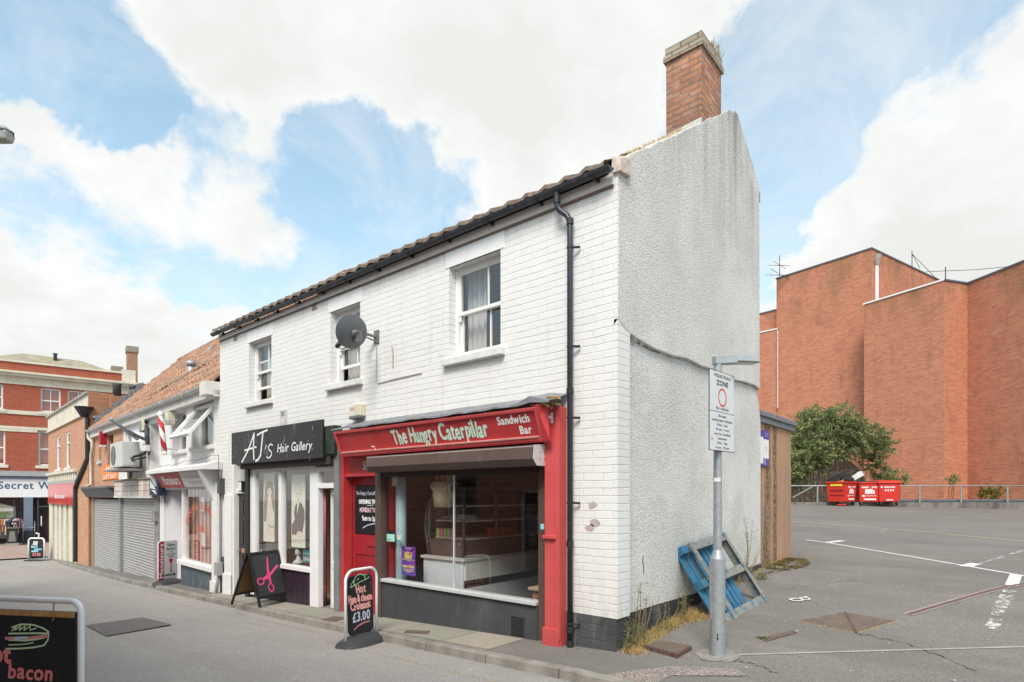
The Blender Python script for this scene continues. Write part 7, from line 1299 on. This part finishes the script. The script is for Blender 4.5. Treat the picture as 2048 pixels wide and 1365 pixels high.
for z in (0.0, PLh/2-.05, PLh-.1): 
    M().box(pf_, 0, PW, -.113, -.09, z+.002, z+.098).obj('cross_board', BLU, PAL, bevel=.003)
    for s in (.0, PW/2-.07, PW-.1): M().box(pf_, s+.003, s+.12 if s < .9 else PW-.003, -.089, -.024, z+.003, z+.097).obj('block', BLU if s < .2 else WRN, PAL, bevel=.003)
for z in (0.0, PLh/2-.05, PLh-.1): M().box(pf_, .14 if z > 0 else .0, PW, -.022, .0, z, z+.095).obj('front_board', WRN, PAL, bevel=.004)
for s, w__ in ((.14, .07), (PW-.055, .055)): M().box(pf_, s, s+w__, .001, .02, .0, PLh).obj('front_runner', WRN, PAL, bevel=.004)
M().box(pf_, PW-.018, PW+.004, -.112, -.002, .0, PLh).obj('side_board', WRN, PAL, bevel=.003)
# boards on feet
ALU = mat('white_tube', (.82, .82, .82), .3, .06, 6, (.4, .38, .35), .12)
def uframe(fr, w, h, r, rc, m, z0=0):
    pts = [fr.P(0, 0, z0)]; k = 6; pts.append(fr.P(0, 0, h-rc)); pts += [fr.P(rc-rc*cos(pi/2*i/k), 0, h-rc+rc*sin(pi/2*i/k)) for i in range(1, k+1)]; pts += [fr.P(w-rc+rc*sin(pi/2*i/k), 0, h-rc+rc*cos(pi/2*i/k)) for i in range(k+1)]; pts.append(fr.P(w, 0, z0)); m.tube(pts, r, 10); return m
def rrect(a0, a1, z0, z1, r, k=5):
    o = []
    for (cx, cz, s) in ((a1-r, z1-r, 0), (a0+r, z1-r, 1), (a0+r, z0+r, 2), (a1-r, z0+r, 3)): o += [(cx+r*cos(pi/2*(s+i/k)), cz+r*sin(pi/2*(s+i/k))) for i in range(k+1)]
    return o
def base_hump(m, fr, a0, a1, dep, h, n=14):
    for i in range(n):
        for j in range(8):
            def p(u, v): a = a0+(a1-a0)*u; e = (1-(2*u-1)**2)**.5 if 0 < u < 1 else 0; d = (2*v-1)*dep*(.35+.65*e); z = h*max(0, (1-abs(2*v-1)**2.2))*e+.03*(1 if 0 < v < 1 and 0 < u < 1 else 0); return fr.P(a, d, max(z, .0))
            m.poly([p(i/n, j/8), p((i+1)/n, j/8), p((i+1)/n, (j+1)/8), p(i/n, (j+1)/8)])
    return m
# croissant swing sign
o = Vector((-2.76, -1.17, -.235)); so = Fr(o, (-.17, .985, 0)); CS = thing('swing_sign', 'black swing board offering hot ham and cheese croissant in a white frame', 'pavement sign', o)
w_s = .49; hS = .875; uframe(so, w_s, hS, .017, .12, M(), .03).obj('frame', ALU, CS, smooth=True)
base_hump(M(), so, -.08, w_s+.09, .21, .10).obj('base', flat('dark_rubber', (.05, .052, .056), .5), CS, smooth=True)
bo = Fr(so.P(0, 0, 0), so.u, so.w+so.n*-.05); M().prism(bo, rrect(.055, w_s-.045, .125, hS-.075, .06), -.012, .006).obj('board', BLACKB, CS)
for a in (.14, w_s-.13): M().tube([so.P(a, 0, hS+.0), so.P(a, .02, hS-.05), bo.P(a, .01, hS-.10)], .008, 6).obj('hook', BLACKP, CS)
q = bo.sh(d=.007); cx = w_s/2+.005
for (tx, z, h, w, mt_) in (('Hot', .60, .10, .15, C_PINK), ('Ham & cheese', .495, .085, .37, C_PINK), ('Croissant', .41, .085, .31, C_PINK)):
    rs_ = rnd.getstate(); lettering(q, tx, cx+(.01 if tx == 'Hot' else 0), z, 0, h, mt_, CS, width=w, align='C', jit=.14, shear=-.12, bold=.006); rnd.setstate(rs_); lettering(q, tx, cx+(.01 if tx == 'Hot' else 0), z, .001, h, mat('pale_pink_centre', (.82, .55, .52), .7), CS, width=w, align='C', jit=.14, shear=-.12, bold=.0008)
lettering(q, '£3.00', cx, .275, 0, .105, C_LAV, CS, width=.27, align='C', jit=.08, bold=.003); m = M(); m.stroke(q, [(.13, .19), (.20, .225), (.29, .245), (.38, .245)], .013, 0); m.obj('underline', C_PINK, CS)
m = M(); m.stroke(q, [(.10, .675), (.17, .695), (.26, .725), (.36, .745), (.395, .755), (.37, .785), (.33, .80), (.31, .795)], .009, 0); m.stroke(q, [(.10, .675), (.115, .71), (.145, .745), (.16, .755)], .009, 0); m.stroke(q, [(.16, .70), (.155, .74), (.18, .785), (.225, .81), (.275, .81), (.32, .785), (.34, .745)], .012, 0); m.obj('croissant_drawing', C_GREEN, CS)
m = M(); m.stroke(q, [(.20, .745), (.215, .77)], .005, 0); m.stroke(q, [(.22, .745), (.237, .772)], .005, 0); m.obj('highlights', C_WHITE, CS)
# scissors A-board
AB = thing('a_board', 'black folding A-board with pink scissors outside the hair salon', 'pavement sign', (-6.3, -.3, -.31)); bl_, br_ = Vector((-6.05, -.55, -.31)), Vector((-6.22, .03, -.31)); u_ = (br_-bl_).normalized(); nn = u_.cross(Vector((0, 0, 1)))
up_ = (Vector((0, 0, 1))-nn*.28).normalized(); f1_ = Fr(bl_, u_, up_); wA_ = .61; hA = .92; BLW = mat('black_timber', (.02, .02, .022), .45, .15, 6)
m = M(); 
for (x0, x1, z0, z1) in ((0, .035, .0, hA), (wA_-.035, wA_, .0, hA), (.035, wA_-.035, hA-.04, hA), (.035, wA_-.035, .16, .20)): m.box(f1_, x0, x1, -.02, .012, z0, z1)
m.obj('front_frame', BLW, AB, bevel=.003); M().box(f1_, .035, wA_-.035, -.012, .002, .20, hA-.04).obj('front_panel', mat('slate_panel', (.045, .047, .05), .6, .2, 3), AB)
topc = f1_.P(0, 0, hA); up2 = (Vector((0, 0, 1))+nn*.42).normalized(); o2 = topc-up2*(hA*1.02); f2_ = Fr(o2, u_, up2); m = M()
for (x0, x1, z0, z1) in ((0, .035, .0, hA), (wA_-.035, wA_, .0, hA), (.035, wA_-.035, .16, .20)): m.box(f2_, x0, x1, -.045, -.02, z0, z1)
m.obj('rear_frame', BLW, AB, bevel=.003); M().box(f2_, .035, wA_-.035, -.04, -.025, .20, hA-.04).obj('rear_panel', mat('brown_board_back', (.22, .12, .05), .8), AB)
M().tube([f1_.P(wA_*.42, -.01, hA), f1_.P(wA_*.45, -.01, hA+.03), f1_.P(wA_*.58, -.01, hA+.03), f1_.P(wA_*.61, -.01, hA)], .007, 6).obj('handle', GALV, AB)
q = f1_.sh(d=.004); PK = flat('hot_pink', (.85, .08, .28), .5); m = M(); X = lambda a: .03+a*.55; Zs = lambda z: .24+z*.62
m.ring(q, X(.17), Zs(.32), .075, .06, .022, 0, 24); m.ring(q, X(.50), Zs(.12), .06, .075, .022, 0, 24)
m.poly([q.P(X(.28), 0, Zs(.34)), q.P(X(.52), 0, Zs(.36)), q.P(X(.60), 0, Zs(.95)), q.P(X(.55), 0, Zs(.92)), q.P(X(.44), 0, Zs(.47)), q.P(X(.26), 0, Zs(.39))]); m.poly([q.P(X(.47), .0008, Zs(.22)), q.P(X(.55), .0008, Zs(.24)), q.P(X(.56), .0008, Zs(.42)), q.P(X(.93), .0008, Zs(.66)), q.P(X(.88), .0008, Zs(.70)), q.P(X(.48), .0008, Zs(.46))]); m.obj('scissors_drawing', PK, AB)
# barber board
o = Vector((-11.52, -.20, gz(-11.5, -.1))); mo = Fr(o, (-.42, .9, 0)); MB_ = thing('forecourt_sign', 'white rounded barber forecourt sign with crimson side strip', 'pavement sign', o); w_m, h_m = .52, .98
M().prism(mo, rrect(0, w_m, .10, h_m, .06), -.012, .012).obj('panel', flat('panel_white', (.72, .74, .75), .4), MB_); M().prism(mo, [(.0, .105), (.15, .105), (.15, h_m-.003), (.05, h_m-.006), (.01, h_m-.04)], .013, .015).obj('side_strip', flat('crimson', (.42, .02, .04), .4), MB_)
q = mo.sh(d=.0165); lettering(q, 'Monsieurs', .125, .14, 0, .10, C_WHITE, MB_, rot=pi/2, width=.78, bold=.004); cx = .335
for (tx, z, h, w) in (('Gents', .86, .06, .22), ('Barbers', .77, .06, .26), ('No', .715, .03, .05), ('appointment', .665, .03, .24), ('needed', .61, .03, .16)): lettering(q, tx, cx, z, 0, h, C_BLACK, MB_, align='C', width=w, bold=.001)
m = M().ellipse(q, cx, .53, .05, .045, 0, .001); m.box(q, cx-.03, cx+.03, 0, .0008, .27, .49); m.obj('pole_drawing', flat('pole_red', (.6, .02, .03)), MB_); m = M(); [m.poly([q.P(cx-.03, .002, .30+i*.06), q.P(cx+.03, .002, .335+i*.06), q.P(cx+.03, .002, .36+i*.06), q.P(cx-.03, .002, .325+i*.06)]) for i in range(3)]; m.obj('pole_stripes', C_WHITE, MB_)
M().prism(q, [(.17, .185), (.40, .185), (.40, .165), (.47, .205), (.40, .245), (.40, .225), (.17, .225)], 0, .001).obj('arrow', C_BLACK, MB_); lettering(q, 'Est 1984', .21, .192, .002, .025, C_WHITE, MB_, width=.19)
base_hump(M(), mo, -.08, w_m+.08, .22, .10).obj('base', MC['dark_rubber'], MB_, smooth=True)
# far chalk board
o = Vector((-29.9, .70, -1.41)); fo = Fr(o, (.86, .50, 0)); FB_ = thing('swing_sign', 'small distant white framed chalk board on the kerb by the bank', 'pavement sign', o); uframe(fo, .82, 1.0, .035, .15, M()).obj('frame', ALU, FB_, smooth=True); M().prism(fo, rrect(.06, .76, .16, .94, .08), -.015, .01).obj('board', BLACKB, FB_)
M().tube([fo.P(.5, 0, 1.0), fo.P(.55, 0, 1.2), fo.P(.38, 0, 1.22)], .03, 6).obj('handle', ALU, FB_); M().box(fo, -.03, .85, -.2, .2, 0, .05).obj('foot', BLACKP, FB_)
q = fo.sh(d=.012); lettering(q, 'Beef &', .15, .58, 0, .10, C_CYAN, FB_, width=.32, jit=.1, bold=.005); lettering(q, 'mustard', .30, .49, 0, .08, C_CYAN, FB_, width=.38, jit=.1, bold=.005); lettering(q, 'sandwich', .15, .40, 0, .08, C_CYAN, FB_, width=.35, jit=.1, bold=.005); lettering(q, '£3.50', .2, .24, 0, .12, C_PINK, FB_, width=.42, jit=.1, bold=.004); m = M(); [m.stroke(q, [(.24+i*.05, .70), (.28+i*.05, .86)], .03, 0) for i in range(5)]; m.obj('drawing', C_WHITE, FB_)
# bacon board in the foreground
tr = CAM + raydir(162, 1205)*3.15; o = Vector((tr.x, tr.y, tr.z-.98)); bu = (RT*.985+FW*-.17).normalized(); w_b = .66; o2 = o-bu*w_b; bfr = Fr(o2, bu, tuple(Vector((0, 0, 1)))); BC = thing('swing_sign', 'chalk board advertising hot bacon in a white frame in the left foreground', 'pavement sign', o2)
uframe(bfr, w_b, .985, .0165, .06, M(), .03).obj('frame', ALU, BC, smooth=True); bb = bfr.sh(d=0); M().prism(bb, rrect(.05, w_b-.035, .14, .925, .01), -.012, .004).obj('board', BLACKB, BC); M().box(bb, .05, w_b-.035, .004, .006, .895, .925).obj('bare_wood_edge', wood('bare_wood_edge', (.42, .22, .08), (.55, .33, .15), (10, 10, 1)), BC)
m = M(); m.tube([bb.P(w_b-.16, .01, .985), bb.P(w_b-.16, .014, .93), bb.P(w_b-.155, .012, .90), bb.P(w_b-.17, .01, .875)], .004, 6); m.obj('hook', mat('rusty_hook', (.35, .17, .07), .8), BC)
base_hump(M(), bfr, -.06, w_b+.06, .22, .10).obj('base', MC['dark_rubber'], BC, smooth=True)
q = bb.sh(d=.0055); xr = w_b-.035; S_ = lambda pts: [(xr-.625+a, b+.058) for a, b in pts]
m = M(); m.stroke(q, S_([(.22, .77), (.28, .79), (.36, .79), (.42, .775), (.46, .755), (.45, .745), (.40, .745), (.30, .74), (.20, .735)]), .009, 0); m.stroke(q, S_([(.46, .745), (.455, .71), (.43, .68), (.36, .665), (.27, .655), (.18, .65)]), .009, 0); m.stroke(q, S_([(.20, .70), (.30, .70), (.38, .71), (.44, .725)]), .008, 0); m.stroke(q, S_([(.22, .75), (.25, .775), (.24, .755), (.28, .78), (.27, .755), (.31, .782), (.30, .757), (.34, .782), (.34, .76), (.38, .772)]), .006, 0); m.stroke(q, S_([(.2, .672), (.3, .68), (.36, .692)]), .006, 0); m.obj('sandwich_drawing', flat('pale_green_chalk', (.62, .80, .50)), BC)
m = M(); m.stroke(q, S_([(.33, .716), (.38, .722), (.445, .732)]), .017, .0003); m.stroke(q, S_([(.18, .708), (.23, .711)]), .017, .0003); m.obj('bacon_drawing', flat('bacon_pink', (.72, .28, .30)), BC); m = M(); m.stroke(q, S_([(.24, .711), (.32, .716)]), .017, .0003); m.obj('filling_drawing', C_LAV, BC)
lettering(q, 'Hot', xr-.415, .632, 0, .10, C_PINK, BC, align='R', width=.22, bold=.006); lettering(q, 'bacon', xr-.145, .548, 0, .082, C_PINK, BC, align='R', width=.29, jit=.1, shear=.1, bold=.0035)
# ---------------------------------------------------------------- the other side of the street (seen in the shop glass)
OPP = Fr((0, -6.3, 0), (-1, 0, 0)); OH = thing('opposite_house', 'long brown brick terrace on the near side of the street, behind the camera', 'house', (-4, -7, 0))
ho = [(-1.5, -.5, .9, 2.1), (2.2, 3.4, .9, 2.1), (5.5, 6.5, -.6, 1.6), (8, 9.2, .9, 2.1), (-1.5, -.5, 3.4, 4.7), (2.2, 3.4, 3.4, 4.7), (5.5, 6.5, 3.4, 4.7), (8, 9.2, 3.4, 4.7)]
walls(OPP, -3.0, 14, -1.5, 5.0, ho, .3).obj('front_wall', brick('brown_street_brick', (.38, .18, .12), (.29, .13, .09), (.34, .26, .2), .225, .075, .01, .5), OH); M().box(OPP, -3.0, 14, -5, -.35, -1.5, 4.9).obj('mass', DARK, OH)
M().box(OPP, -3.1, 14.1, -5, .15, 5.0, 5.1).obj('coping', CONC, OH)
for w in ho: simple_window(OPP, w, .12, OH)
SL = thing('street_lantern', 'aged grey street lantern reaching in at the left edge', 'street lamp', (-4.4, -3.9, 4.9)); c = at(10, 265, 5.6); hf = Fr(c, RT, (0, 0, 1))
m = M().hexa([hf.P(a, d, z) for (a, d, z) in ((-.5, -.1, .02), (-.5, .1, .02), (.06, .07, .0), (.06, -.07, .0), (-.5, -.07, .085), (-.5, .07, .085), (.025, .045, .05), (.025, -.045, .05))]); m.obj('hood', LHm, SL, bevel=.02)
m = M().hexa([hf.P(a, d, z) for (a, d, z) in ((-.45, -.06, -.09), (-.45, .06, -.09), (.05, .045, -.095), (.05, -.045, -.095), (-.45, -.09, .0), (-.45, .09, .0), (.06, .065, -.005), (.06, -.065, -.005))]); m.obj('bowl', flat('aged_bowl', (.40, .41, .38), .2), SL, bevel=.02)
m = M(); m.hexa([hf.P(a, d, z) for (a, d, z) in ((-.3, -.03, -.085), (-.3, .03, -.085), (.0, .03, -.07), (.0, -.03, -.07), (-.3, -.09, -.01), (-.3, .09, -.01), (.04, .068, -.01), (.04, -.068, -.01))]); m.obj('gear', mat('brown_gear', (.2, .17, .16), .8), SL)
M().tube([hf.P(.06, 0, .01), hf.P(.085, 0, -.01), hf.P(.08, 0, -.04)], .006, 6).obj('latch', BLACKP, SL); M().tube([hf.P(-.4, 0, .04), hf.P(-1.2, 0, .08), Vector((-5.9, -6.2, 4.9)), Vector((-5.9, -6.2, 3.4))], .03, 8).obj('arm', GALV, SL)
